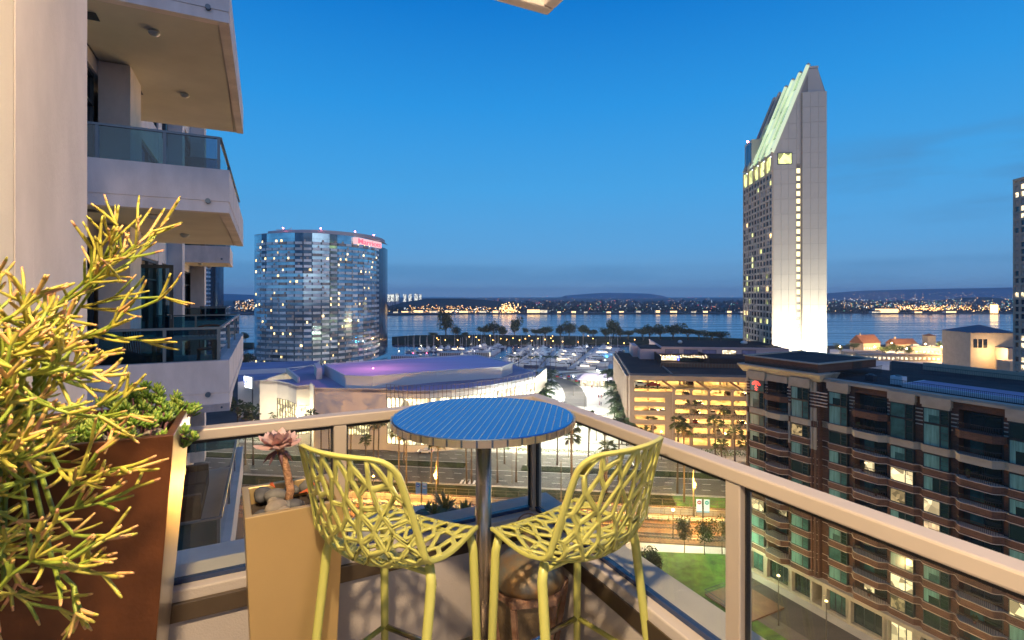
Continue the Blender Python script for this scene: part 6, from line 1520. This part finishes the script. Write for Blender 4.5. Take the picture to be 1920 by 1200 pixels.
# along the avenue: base row in the photo and crown row
AV = [(447, 868, 760), (460, 872, 770), (475, 872, 785), (583, 862, 778), (602, 870, 788), (617, 862, 790), (657, 878, 788), (686, 857, 824), (700, 868, 796), (709, 870, 790), (748, 905, 812), (757, 869, 818), (762, 907, 806), (809, 906, 822), (821, 908, 829),
      (875, 907, 812), (884, 905, 822), (933, 905, 812), (946, 870, 815), (968, 904, 812), (990, 875, 812), (1045, 872, 790), (1071, 930, 800), (1072, 890, 822), (1103, 880, 785), (1134, 906, 806), (1137, 925, 842), (1160, 900, 800), (1207, 882, 812), (1270, 925, 792), (1283, 942, 806),
      (1341, 863, 792), (1353, 866, 834), (1298, 838, 760), (1357, 842, 768), (1222, 832, 790), (1378, 870, 812), (1400, 872, 830)]
for i, (px, pb, pc) in enumerate(AV):
    x, y, _ = at(px, pb); h = (pb - pc) / F * y; place = 'behind the left stool' if px < 740 else 'under the table rim' if px < 1000 else 'behind the right stool' if px < 1250 else 'before the car park'
    sz = 'short' if h < 7 else 'tall' if h < 12 else 'very tall'
    palm('f', x, y, max(3, h), i, f"{sz} fan palm on the avenue {place}, beside {['a lawn strip','the median kerb','the road edge','the hedge'][i % 4]}", 'fan palms along the avenue', 1.25 + .35 * rn.random(), .19)
# bigger fans left, by the curved road
for i, (px, pb, pc) in enumerate(((466, 812, 764), (488, 815, 768), (432, 760, 748), (512, 818, 780), (558, 820, 771), (607, 822, 770))):
    x, y, _ = at(px, pb); palm('f', x, y, (pb - pc) / F * y, i + 3, ['dark fan palm left of the lit hall entrance', 'bright green lit fan palm beside it, left of the hall', 'fan palm at the left edge by the balcony corner', 'small fan palm before the left hall glazing', 'fan palm in front of the white hall entrance', 'fan palm top above the rail left of the canopy window'][i], 'fan palms before the hall', 1.25)
# feathery palms: beside the hall and down the side of the car park
KP = [(1030, 757, 706), (1022, 762, 712), (1034, 770, 720), (1016, 775, 726), (1026, 782, 736), (1020, 790, 742), (1033, 752, 700)]
KP2 = [(1140, 742, 700), (1150, 752, 708), (1146, 764, 718), (1158, 774, 728), (1152, 782, 738), (1163, 792, 748), (1157, 800, 756), (1168, 808, 764), (1162, 815, 774), (1172, 823, 782), (1166, 832, 790), (1147, 735, 696), (1175, 836, 800)]
for i, (px, pb, pc) in enumerate(KP): x, y, _ = at(px, pb); palm('k', x, y, (pb - pc) / F * y, i, 'feathery palm in the clump beside the curved glass hall', 'feathery palms beside the hall', 1.35, .14, name='feather_palm')
for i, (px, pb, pc) in enumerate(KP2): x, y, _ = at(px, pb); palm('k', x, y, (pb - pc) / F * y, i, 'dense feathery palm in the row along the car park side wall', 'feathery palms along the car park', 1.45, .15, name='feather_palm')
for i, px in enumerate((960, 972, 996, 1006, 1022, 1032, 1042)):
    x, y, _ = at(px, 700); palm('k', x, y, 9.5, i, f'{ORD[i]} from the left of the quayside palms lit from below', 'palms lit along the quay', .8, .16, name='feather_palm')
# broad trees
def crown_mesh(seed, rx, rz, n=750, mats_=('leaf_a', 'leaf_b'), s=.42, lobes=7):
    rn = random.Random(seed); mb = MB(); 
    for L_ in range(lobes):
        a = rn.uniform(0, 2 * pi); r_ = rn.uniform(.15, .7) * rx if L_ else 0; c = (r_ * cos(a), r_ * sin(a), rn.uniform(-.35, .45) * rz); e = rn.uniform(.38, .6)
        leafcloud(mb, c, (rx * e, rx * e, rz * e * 1.1), n // lobes, s, rn, (0, 0, 1))
    return mb.mesh('crown', [M[q] for q in mats_])
CR = [crown_mesh(50 + i, 5.2, 3.6 if i < 3 else 2.4, 900) for i in range(5)]
def tree(x, y, z, sc, i, label, group, hs=1.0, name='broad_tree', cm=None):
    t = thing(name, label, 'tree', (x, y, z), i * 2.1, group); hh = 3.6 * sc * hs; tr = MB().tube([(0, 0, -.5), (.1, 0, hh * .6), (.2, .1, hh)], [.38 * sc, .26 * sc, .2 * sc], 7)
    for k in range(4): a = k * 1.6 + i; tr.tube([(.1, 0, hh * (.5 + .1 * k)), (1.8 * sc * cos(a), 1.8 * sc * sin(a), hh + 1.2 * sc)], [.16 * sc, .06 * sc], 5)
    tr.build('trunk', M['bark'], t, True); put('crown', (cm or CR)[i % len(cm or CR)], t, (0, 0, hh + 2.2 * sc * hs), None, scale=(sc, sc, sc * hs)); return t
PT = [(812, 634, .8, .7), (836, 634, 1.5, 1.5), (858, 635, 1.1, 1), (872, 635, .6, 1), (908, 634, 1.1, 1), (926, 635, 1.4, 1.1), (943, 635, 1.0, 1), (965, 635, 1.1, 1.6), (985, 634, .5, 2), (1005, 634, 1.1, .8), (1022, 634, 1.2, .9), (1051, 635, 1.3, .9), (1067, 635, 1.3, 1.1), (1094, 637, 1.1, 1.2), (1112, 636, 1.0, .9),
      (1135, 637, 1.1, 1), (1150, 636, 1.4, 1.1), (1163, 637, 1.2, .9), (1178, 638, 1.0, .9), (1205, 638, 1.2, .9), (1218, 637, 1.3, 1), (1238, 636, 1.6, .75), (1262, 636, 1.8, .7), (1290, 637, 1.7, .6), (1310, 637, 1.5, .6), (1335, 638, 1.6, .5), (1352, 639, 1.4, .5)]
for i, (px, py, sc, hs) in enumerate(PT):
    x, y, _ = at(px, py, -1); kd = 'tall dark' if hs > 1.3 else 'low spreading' if hs < .8 else 'rounded dark'; wh = 'left of the hall roof peak' if px < 900 else 'behind the docks' if px < 1150 else 'beyond the function room roof'
    tree(x, y, -1, sc * 1.55, i, f'{kd} tree on the waterside park strip {wh}', 'trees on the park strip', hs)
for i, (px, py, sc) in enumerate(((446, 642, .9), (460, 641, 1.1), (1575, 662, .9), (1600, 660, 1), (1660, 668, 1), (1680, 665, 1.1), (1705, 668, .9), (1770, 664, 1.3), (1785, 662, 1.4), (1650, 672, .8), (460, 690, 1.2), (452, 700, 1.3))):
    x, y, _ = at(px, py, 0); tree(x, y, 0, sc, i, ['tree left of the glass hotel near the water', 'second waterside tree left of the glass hotel', 'tree left of the steep red roof', 'low tree beside the red-roofed cottage', 'tree before the dark-roofed cottage', 'tree right behind the bright arcade', 'tree by the lookout pavilion', 'bushy tree left of the tan hall', 'taller bushy tree left of the tan hall', 'small tree by the village lamps', 'garden tree at the foot of the glass hotel', 'second garden tree at the foot of the glass hotel'][i], 'trees by the water')
# small young trees on the lawn path
SC = [crown_mesh(80 + i, 2.2, 2.0, 900, s=.13, lobes=6) for i in range(3)]
for i, (px, py) in enumerate(((1283, 1038), (1321, 1042), (1354, 1040))):
    x, y, _ = at(px, py); t = thing('young_tree', [ 'slim young tree at the left of the lit lawn', 'slim young tree in the middle of the lawn edge', 'slim young tree nearest the rail post'][i], 'tree', (x, y, .1), i * 2, 'young trees on the lawn')
    MB().tube([(0, 0, 0), (.08, 0, 1.5), (-.05, 0, 2.8)], [.08, .06, .04], 6).build('trunk', M['bark'], t, True); put('crown', SC[i], t, (0, 0, 4.3), None, scale=(1.25, 1.25, 1.35))
x, y, _ = at(1228, 1110); t = thing('bushy_tree', 'dark bushy tree beside the stool leg below the balcony', 'tree', (x, y, 0), 0); MB().tube([(0, 0, 0), (.1, 0, 3)], [.18, .12], 6).build('trunk', M['bark'], t, True)
put('crown', crown_mesh(99, 2.8, 2.8, 2200, s=.14, lobes=9), t, (0, 0, 5.0))
# plants on balconies of the brick block
for i, (k, j, q) in enumerate(((6, 4, .3), (5, 4, .7), (3, 4, .2), (2, 1, .5), (7, 7, .25), (4, 7, .8), (1, 7, .4), (8, 4, .15), (3, 1, .7), (0, 4, .5))):
    kd, a, b_ = BAYS[j]; s_ = a + (b_ - a) * q; lf = MB(); leafcloud(lf, (0, 0, .75), (.34, .34, .42), 70, .11, rn); t = thing('potted_plant', f"leafy potted plant on a {'pavilion' if j == 1 else 'wide' if j == 4 else 'right-hand wide'} brick balcony, {ORD[9 - k]} floor from the top", 'plant', (*Bq(s_, .35), FZ[k] + .43), i)
    lf.build('leaves', M['leaf_b'], t); MB().lathe([(.14, 0), (.2, .38), (.17, .38)], 10).build('pot', M['tile_roof'], t)
# hedges
hg = MB()
rn = random.Random(6)
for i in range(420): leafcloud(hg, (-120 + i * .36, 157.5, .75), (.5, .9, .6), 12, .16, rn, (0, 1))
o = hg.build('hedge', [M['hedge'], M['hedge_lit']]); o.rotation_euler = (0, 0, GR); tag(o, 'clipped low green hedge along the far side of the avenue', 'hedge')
hg = MB()
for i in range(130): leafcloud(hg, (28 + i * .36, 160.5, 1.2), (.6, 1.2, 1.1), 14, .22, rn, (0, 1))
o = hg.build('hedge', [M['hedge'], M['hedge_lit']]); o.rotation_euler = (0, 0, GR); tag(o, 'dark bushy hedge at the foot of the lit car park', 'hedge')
sb = MB()
for i in range(120): leafcloud(sb, (rn.uniform(-90, 60), rn.uniform(112.2, 113.0), .45), (.7, .4, .4), 16, .14, rn, (0,))
stuff(gobj('track_side_shrubs', sb, M['hedge']))
# spiky plants below the balcony wall
M['spiky'] = mat('spiky', (.05, .085, .03), .5)
for i, (px, py, Y, s) in enumerate(((835, 948, 7.2, .34), (815, 955, 6.9, .22), (872, 958, 7.0, .27), (802, 950, 7.6, .2))):
    p = pix(px, py + 12, Y); t = thing('spiky_plant', ['large spiky dark plant just outside the back rail', 'small leafy plant left of the large spiky one', 'spiky plant beside the table pole outside the rail', 'smallest spiky plant outside the rail at left'][i], 'plant', p, 0, 'spiky plants outside the rail'); mb = MB()
    for k in range(34):
        a = rn.uniform(0, 6.28); el = rn.uniform(.25, 1.45); d = Vector((cos(a) * cos(el), sin(a) * cos(el), sin(el))); q = Vector((-sin(a), cos(a), 0)) * .016; L = s * rn.uniform(.7, 1.1)
        mb.add([tuple(-q), tuple(q), tuple(d * L * .6 + q * 1.2), tuple(d * L * .6 - q * 1.2), tuple(d * L - Vector((0, 0, L * .12)))], [(0, 1, 2, 3), (3, 2, 4)])
    mb.build('leaves', M['spiky'], t); MB().lathe([(.16, -.5), (.19, 0), (.17, 0)], 12).build('pot', M['dark_wood'], t)
lg = MB(); a_, b_ = Vector(A(-2.6, 3.6)), Vector(A(1.2, 3.6)); 
o = MB().box(-3.5, 1.2, 3.2, 5.6, -2.2, -1.72).build('planted_ledge', M['wall_cream']); o.location = (*A(0, 0), FL); o.rotation_euler = (0, 0, AR); tag(o, 'cream concrete ledge carrying spiky plants below our back rail', 'ledge')
# ------------------------------------------------------------------ lamps
LP = [  # px, base row, height, power, colour
    (1050, 800, 9, 18000, (1, .95, .78)), (1096, 775, 9, 18000, (1, .95, .78)), (1118, 826, 9, 11000, (1, .94, .75)), (1075, 742, 9, 17000, (1, .95, .8)), (1120, 728, 9, 16000, (1, .95, .8)), (1135, 700, 8, 11000, (1, .9, .7)),
    (1020, 735, 8, 16000, (1, .95, .8)), (905, 832, 8, 17000, (1, .93, .7)), (826, 832, 8, 16000, (1, .93, .7)), (742, 834, 8, 15000, (1, .92, .68)), (985, 838, 8, 17000, (1, .95, .78)), (650, 836, 8, 16000, (1, .9, .62)), (560, 838, 8, 7000, (1, .88, .6)), (475, 835, 8, 6000, (1, .85, .6)),
    (1066, 858, 8, 16000, (1, .97, .85)), (1240, 862, 8, 3500, (1, .60, .20)), (1360, 866, 8, 4500, (1, .60, .20)),
    (1302, 972, 6.5, 24000, (1, .45, .07)), (1130, 960, 6.5, 20000, (1, .45, .07)), (817, 952, 6.5, 24000, (1, .46, .08)), (700, 948, 6.5, 22000, (1, .46, .08)), (580, 944, 6.5, 16000, (1, .46, .09)),
    (1262, 1010, 5.5, 5500, (.92, 1, .72)), (1385, 1020, 5.5, 1300, (.92, 1, .72)), (1386, 1090, 4, 2200, (.9, 1, .6)), (960, 905, 8, 5000, (1, .9, .7)), (1290, 905, 8, 5000, (.95, 1, .75))]  # the pair behind the rail post is added, unseen, to light the lawn
def street_lamp(px, py, h, e, c, i):
    x, y, _ = at(px, py); wh = 'on the bright plaza' if i < 7 else 'before the hall front' if i < 14 else 'beside the avenue' if i < 17 else 'on the tram platform' if i < 22 else 'by the lawn'
    g = thing('street_lamp', f"slender lit street lamp {wh}, {['nearest the palms', 'in the open', 'beside the road edge', 'near the buildings', 'at the kerb', 'beside the planting', 'at the corner'][i % 7]}", 'street lamp', (x, y, 0), 0, 'street lamps around the avenue')
    MB().lathe([(.18, 0), (.10, .5), (.06, h)], 8).build('post', M['mullion'], g); MB().lathe([(.05, h), (.24, h + .1), (.24, h + .25), (.05, h + .35)], 10).build('lamp_head', emis('lh', c, 22), g); lamp('bulb', (0, 0, h + .9), e, c, .35, g)
for i, q in enumerate(LP): street_lamp(*q, i)
for i, s_ in enumerate((13, 20, 31, 43)):  # added lights that warm the brick facade
    g = thing('street_lamp', ['street lamp at the far end of the street under the brick block', 'street lamp under the second bay tower of the brick block', 'street lamp below the middle of the brick block', 'street lamp at the near end of the brick block'][i], 'street lamp', (*Bq(s_, 10.2), .12), 0, 'street lamps around the avenue')
    MB().lathe([(.16, 0), (.09, .5), (.06, 7)], 8).build('post', M['mullion'], g); MB().lathe([(.05, 7), (.22, 7.1), (.22, 7.25), (.05, 7.35)], 10).build('lamp_head', M['lit_warm'], g); lamp('bulb', (0, 0, 7.9), 1900, (1, .62, .26), .35, g)
# orange park lamps over the water (globes only shine at this distance)
M['bulb_orange'] = emis('bulb_orange', (1, .45, .10), 16)
for i, (px, py) in enumerate(((819, 637), (822, 640), (835, 641), (858, 641), (880, 634), (893, 635), (898, 641), (919, 632), (924, 641), (939, 638), (950, 640), (962, 637), (974, 641), (985, 638), (992, 632), (997, 642), (1009, 638), (1036, 633), (1033, 637), (1037, 643), (1022, 640), (1055, 644), (1084, 645), (1140, 647), (1170, 647), (1190, 640), (1103, 632), (1112, 638))):
    x, y, _ = at(px, py + 4, -1); g = thing('park_lamp', f"small orange park lamp on the strip {'left of the docks' if px < 900 else 'behind the middle docks' if px < 1045 else 'at the right of the docks'}", 'lamp', (x, y, -1), 0, 'orange lamps along the park strip')
    MB().tube([(0, 0, 0), (0, 0, 3.6)], .09, 5).build('post', M['mullion'], g); MB().octa((0, 0, 3.9), .42).build('globe', M['bulb_orange'], g)
    if i % 3 == 0: lamp('bulb', (0, 0, 4.6), 1300, (1, .5, .15), .3, g)
# tram stop: poles, banners, fence, catenary masts
M['banner_blue'] = mat('banner_blue', (.16, .36, .55), .7); M['banner_white'] = mat('banner_white', (.62, .66, .68), .7); M['sign_red'] = mat('sign_red', (.35, .04, .05), .6); M['sign_teal'] = mat('sign_teal', (.03, .28, .24), .6); M['sign_blue'] = mat('sign_blue', (.02, .14, .42), .6)
for i, (px, py) in enumerate(((790, 954), (1318, 990))):
    x, y, _ = at(px, py); g = thing('banner_pole', ['pole with two pale blue banners and round blue emblem by the tram tracks', 'pole with one red-round and one teal-round banner by the tram tracks'][i], 'sign', (x, y, 0), GR)
    MB().tube([(0, 0, 0), (0, 0, 6.3)], .10, 8).build('pole', M['black_metal'], g)
    for q, sx in enumerate((-1, 1)):
        bn = MB().box(sx * .75 - .55, sx * .75 + .55, -.03, .03, 3.2, 5.9).build('banner', M['banner_blue'] if i == 0 else M['banner_white'], g)
        if i == 0 and q == 1: MB().box(.35, 1.15, -.06, -.031, 5.3, 5.8).box(.35, 1.15, -.06, -.031, 4.6, 4.8).build('emblem', M['banner_white'], bn)
        else:
            em = MB().lathe([(.42, 0), (.42, .03)], 16).build('emblem', [M['sign_blue'] if i == 0 else M['sign_red'] if q == 0 else M['sign_teal']][0], bn); em.matrix_local = Matrix.Translation((sx * .75, -.065, 5.25)) @ Matrix.Rotation(pi / 2, 4, 'X')
            MB().box(sx * .75 - .22, sx * .75 + .22, -.11, -.071, 5.19, 5.31).build('emblem_bar', M['banner_white'], bn)
        MB().box(sx * .75 - .55, sx * .75 + .55, -.05, -.031, 3.2, 3.5).build('footer', M['banner_white'] if i == 0 else M['banner_blue'], bn)
for i, (px, py) in enumerate(((818, 950), (494 + 558, 950), (1300, 968), (640, 945))):
    x, y, _ = at(px, py); g = thing('catenary_mast', ['tall tram mast right of the blue banners', 'tall tram mast seen beside the corner post', 'tall dark tram mast left of the red sign', 'tall tram mast behind the left stool'][i], 'mast', (x, y, 0), GR, 'tram masts')
    MB().tube([(0, 0, 0), (0, 0, 10.5)], [.13, .08], 8).build('pole', M['mullion'], g); MB().bar((0, -3, 7.4), (0, 3, 7.4), .08).bar((0, -3, 7.4), (0, 0, 8.6), .05).build('bracket', M['black_metal'], g)
for v, z0, h_, mname, lb, sp in ((116.2, .05, 1.3, 'mullion', 'thin wire fence between the two tram tracks', 3.4), (121.3, .05, 1.5, 'mullion', 'wire fence along the lawn beside the tracks', 3.0), (113.1, .05, 1.1, 'black_metal', 'low black fence beside the dark near track', 2.2)):
    f_ = thing('track_fence', lb, 'fence', (0, 0, 0), GR)
    for i in range(int(150 / sp)): u = -80 + i * sp; MB().box(u, u + .08, v, v + .08, z0, z0 + h_).build('post', M[mname], f_)
    MB().box(-80, 70, v + .02, v + .06, z0 + h_ - .06, z0 + h_).box(-80, 70, v + .02, v + .06, z0 + h_ * .5, z0 + h_ * .5 + .04).build('wire', M[mname], f_)
w_ = thing('platform_wall', 'pale panelled low wall along the tram platform glowing under orange lamps', 'wall', (0, 0, 0), GR)
for i in range(48): MB().box(-78 + i * 3.0, -75.12 + i * 3.0, 116.6, 116.75, .06, 1.45).build('wall_panel', M['concrete'], w_)
# palette of people on the plaza
M['cloth_dark'] = mat('cloth_dark', (.04, .04, .06), .9); M['cloth_red'] = mat('cloth_red', (.25, .05, .05), .9); M['skin'] = mat('skin', (.45, .28, .2), .6)
def person(px, py, i, label):
    x, y, _ = at(px, py); t = thing('person', label, 'person', (x, y, .02), i * 1.3, 'people on the plaza')
    me = bpy.data.meshes.new('body'); V = [(0, 0, .95), (0, 0, 1.15), (0, 0, 1.42), (0, 0, 1.52), (0, 0, 1.64), (0, 0, 1.74), (.1, 0, .9), (.12, .08, .5), (.13, .1, .06), (-.1, 0, .9), (-.12, -.08, .5), (-.13, -.12, .06), (.2, 0, 1.4), (.25, .03, 1.12), (.26, .1, .88), (-.2, 0, 1.4), (-.25, -.03, 1.12), (-.26, .0, .88)]
    E = [(0, 1), (1, 2), (2, 3), (3, 4), (4, 5), (0, 6), (6, 7), (7, 8), (0, 9), (9, 10), (10, 11), (2, 12), (12, 13), (13, 14), (2, 15), (15, 16), (16, 17)]
    me.from_pydata(V, E, []); o = put('body', me, t); me.materials.append(M['cloth_dark'] if i % 2 else M['cloth_red']); o.modifiers.new('skin', 'SKIN'); rad = [.15, .14, .17, .06, .10, .09, .10, .075, .05, .10, .075, .05, .065, .045, .035, .065, .045, .035]
    for k, sv in enumerate(me.skin_vertices[0].data): sv.radius = (rad[k], rad[k]); sv.use_root = (k == 0)
    MB().lathe([(.02, 1.60), (.09, 1.63), (.105, 1.72), (.08, 1.80), (.02, 1.83)], 10).build('head', M['skin'], t, True)
for i, (px, py) in enumerate(((1109, 728), (1111, 728), (1122, 747), (1125, 748), (1128, 747), (1133, 743), (1124, 760), (1127, 761), (1097, 727), (1106, 810))):
    person(px, py, i, f"{ORD[i]} tiny dark figure from the far end walking on the bright plaza")
# parked cars on the little lot behind the island
for i in range(16):
    px = 1045 + (i % 8) * 7.2; py = 703 + (i % 8) * 1.7 + (i // 8) * 4.2; x, y, _ = at(px, py)
    car(f"{['white', 'black', 'silver', 'dark red', 'blue'][i % 5]} car in the {'rear' if i < 8 else 'front'} row of the small lot, {ORD[i % 8]} from the left", (x, y, .03), GR + pi / 2, i % 5, i % 3 == 0, 'cars on the quayside lot')
# lower terrace and railing below the lawn
tr = thing('terrace_rail', 'small metal guard rail at the lawn corner seen through the glass', 'railing', (*at(1322, 1118)[:2], 0), AR)
MB().box(0, 6, 0, .06, 1.0, 1.06).box(0, 6, 0, .06, .5, .54).box(0, .06, 0, .06, 0, 1).box(3, 3.06, 0, .06, 0, 1).box(5.94, 6, 0, .06, 0, 1).box(0, .06, -5, 0, 1.0, 1.06).box(0, .06, -5, 0, .5, .54).build('rail', M['chrome'], tr); MB().box(0, 8, -8, 0, -.0, .35).build('kerb', M['brown_screen'], tr)
# ------------------------------------------------------------------ far shore: houses, trees, lights
rn = random.Random(77)
M['spark_warm'] = emis('spark_warm', (1, .42, .10), 3.2); M['spark_white'] = emis('spark_white', (.75, .88, 1), 2.4); M['spark_gold'] = emis('spark_gold', (1, .62, .24), 3.6); M['spark_green'] = emis('spark_green', (.25, .9, .7), 2); M['spark_red'] = emis('spark_red', (1, .1, .08), 3)
SPK = [M['spark_warm'], M['spark_white'], M['spark_gold'], M['spark_green'], M['spark_red']]
ft = MB()
for i in range(2600):
    px = rn.choice((rn.uniform(440, 480), rn.uniform(722, 1400), rn.uniform(722, 1400), rn.uniform(722, 1400), rn.uniform(1548, 1910), rn.uniform(1548, 1910))); Y = rn.choice((rn.uniform(1420, 1800), rn.uniform(1400, 3200))); s = rn.uniform(3, 7) * (1 if Y < 1900 else 1.5) * rn.uniform(.7, 1.3)
    x = Y * (px - 960) / F; 
    for k in range(2): ft.octa((x + rn.uniform(-s, s), Y + rn.uniform(-8, 8), .5 + s * (.5 + .5 * k)), s * rn.uniform(.6, 1), 0, s * rn.uniform(.6, 1.0))
    if rn.random() < .05: ft.add([(x - 2, Y, .5), (x + 2, Y, .5), (x, Y, rn.uniform(18, 30))], [(0, 1, 2)])
stuff(ft.build('far_treeline', M['far_tree']), 'dark tree mass along the opposite shore', 'trees')
fl = MB()
def spark(px, py, r_, mi, Y=None):
    z = rn.uniform(3, 9) if Y is None else 6; Y = Y or max(1335, F * (H - z) / max(6, (py - HY))); Y = min(Y, 6000); zz = H - (py - HY) / F * Y; fl.octa((Y * (px - 960) / F, Y, max(1, zz)), r_ * Y / 1330, mi)
for i in range(400):   # left harbour, very bright
    px = rn.triangular(722, 1000, 850); spark(px, rn.triangular(571, 588, 585), rn.uniform(.5, 1.15), rn.choice((0, 2, 2, 1, 0)), rn.uniform(1330, 1500))
for i in range(130): px = rn.gauss(952, 9); spark(px, rn.triangular(566, 588, 583), rn.uniform(.8, 1.7), rn.choice((2, 0, 2)), rn.uniform(1332, 1400))
for i in range(260): spark(rn.uniform(1000, 1397), rn.triangular(560, 587, 583), rn.uniform(.35, .8), rn.choice((1, 1, 2, 0, 2, 1, 4, 3)), rn.uniform(1340, 1700))
for i in range(620): spark(rn.uniform(1550, 1905), rn.triangular(556, 585, 579), rn.uniform(.4, .95), rn.choice((1, 2, 0, 1, 3, 2)), rn.uniform(1380, 1800))
for i in range(220): spark(rn.triangular(1640, 1905, 1700), rn.triangular(572, 584, 579), rn.uniform(.8, 1.7), rn.choice((0, 2)), rn.uniform(1350, 1420))
for i in range(160): spark(rn.uniform(1560, 1905), rn.uniform(548, 563), rn.uniform(.3, .55), rn.choice((1, 0, 2)), rn.uniform(2500, 4200))
for i in range(120): spark(rn.uniform(440, 478), rn.triangular(560, 587, 580), rn.uniform(.5, 1.1), rn.choice((0, 2, 1)), rn.uniform(1340, 1600))
for i in range(160): spark(rn.uniform(860, 1400), rn.uniform(555, 566), rn.uniform(.25, .5), rn.choice((1, 2, 0, 4)), rn.uniform(1800, 3000))
stuff(fl.build('far_shore_lights', SPK), 'scattered warm and white lights of the far shore', 'lights')
# bright waterfront houses opposite
M['house_white'] = mat('house_white', (.5, .48, .44), .8); 
HS = [(742, 12, 5), (760, 20, 5), (785, 26, 7), (812, 22, 6), (840, 18, 7), (870, 26, 6), (905, 20, 6), (930, 16, 7), (1000, 34, 10), (1020, 20, 9), (1048, 10, 5), (1075, 12, 6), (1098, 10, 5), (1140, 12, 5), (1165, 14, 5), (1196, 14, 6), (1232, 12, 7), (1262, 18, 6), (1300, 12, 5), (1322, 12, 6), (1366, 14, 6), (1390, 12, 5), (1660, 60, 12), (1780, 30, 6), (1640, 24, 5), (1720, 20, 5)]
for i, (px, w_, h_) in enumerate(HS):
    Y = 1345 + (i * 37) % 40; g = thing('waterfront_house', f"small lit waterfront building across the bay, {'left part' if px < 960 else 'centre' if px < 1400 else 'right part'}, {['wide', 'narrow', 'with bright windows', 'with gabled roof'][i % 4]}", 'house', (Y * (px - 960) / F, Y, .5), rn.uniform(-.2, .2), 'houses across the bay')
    MB().box(-w_ / 2, w_ / 2, -5, 5, 0, h_).build('wall', M['house_white'], g); MB().add([(-w_ / 2 - 1, -6, h_), (w_ / 2 + 1, -6, h_), (w_ / 2 + 1, 6, h_), (-w_ / 2 - 1, 6, h_), (-w_ / 2, 0, h_ + 3), (w_ / 2, 0, h_ + 3)], [(0, 1, 5, 4), (2, 3, 4, 5), (1, 2, 5), (3, 0, 4)]).build('roof', M['roof_dark'], g)
    mb = MB()
    for k in range(int(w_ / 3)): mb.box(-w_ / 2 + 1 + k * 3, -w_ / 2 + 2.6 + k * 3, -5.1, -5.01, 1, h_ - 1)
    mb.build('lit_windows', M['spark_gold'] if i % 3 else M['lit_cream'], g)
# condo slabs on the skyline
M['condo'] = mat('condo', (.35, .35, .38), .8); M['condo_lit'] = emis('condo_lit', (.95, .95, .80), 2.2)
for i, (px, w_) in enumerate(((728, 16), (736, 14), (745, 13), (759, 12), (769, 12), (780, 14), (788, 9))):
    Y = 2100; ww = w_ * .5 * Y / F; g = thing('condo_block', f'{ORD[i]} from the left of the pale lit apartment slabs on the far skyline', 'building', (Y * (px - 960) / F, Y, .5), 0, 'apartment slabs across the bay'); ht = 44 - (567 - 567); ht = H - (552 - HY) / F * Y - .5 + (i % 3) * 1.5
    MB().box(-ww / 2 * .95, ww / 2 * .95, 0, 14, 0, ht).build('wall', M['condo'], g); mb = MB()
    for a in range(6):
        for b_ in range(9):
            if rn.random() < .7: mb.box(-ww / 2 + ww * (a + .15) / 6, -ww / 2 + ww * (a + .7) / 6, -.5, -.1, ht - 2.6 - b_ * 3.4, ht - .8 - b_ * 3.4)
    mb.build('lit_windows', M['condo_lit'], g)
ab = thing('harbour_block', 'tall brightly lit slab building on the far right shore', 'building', (1345 * (1868 - 960) / F, 1345, .5), 0); MB().box(-5, 5, 0, 12, 0, 22).build('wall', M['spark_gold'], ab); MB().box(-5.3, 5.3, 3, 14, 22, 23).build('roof', M['roof_dark'], ab)
# ------------------------------------------------------------------ evening haze over the bay
hz = MB().box(-9500, 9500, -900, 9500, -8, 158).build('haze', bpy.data.materials.new('haze')); hz['kind'] = 'stuff'
hm_ = hz.data.materials[0]; hm_.use_nodes = True; t = hm_.node_tree; t.nodes.clear(); o_ = t.nodes.new('ShaderNodeOutputMaterial'); pv = t.nodes.new('ShaderNodeVolumePrincipled')
pv.inputs['Color'].default_value = (.74, .84, .98, 1); pv.inputs['Density'].default_value = .00011; pv.inputs['Anisotropy'].default_value = .2; t.links.new(pv.outputs[0], o_.inputs['Volume'])
# ------------------------------------------------------------------ look-alikes get their place in the row
def _px(o): p = o.matrix_world.translation; return p.x / max(p.y, .1)
bpy.context.view_layer.update()
_by = {}
for o in list(C.objects):
    if o.parent is None and 'group' in o and 'label' in o: _by.setdefault((o['group'], o['label']), []).append(o)
_o = ORD + ['twenty-first', 'twenty-second', 'twenty-third', 'twenty-fourth']
for (g_, l_), os_ in _by.items():
    if len(os_) > 1:
        os_.sort(key=_px)
        for i, o in enumerate(os_):
            w_ = l_.split()
            if len(w_) > 12: l2 = ' '.join(w_)
            else: l2 = l_
            o['label'] = (f"{_o[i]} from left: " if len(w_) <= 13 else f"{_o[i]} ") + l2 if i < len(_o) else l_
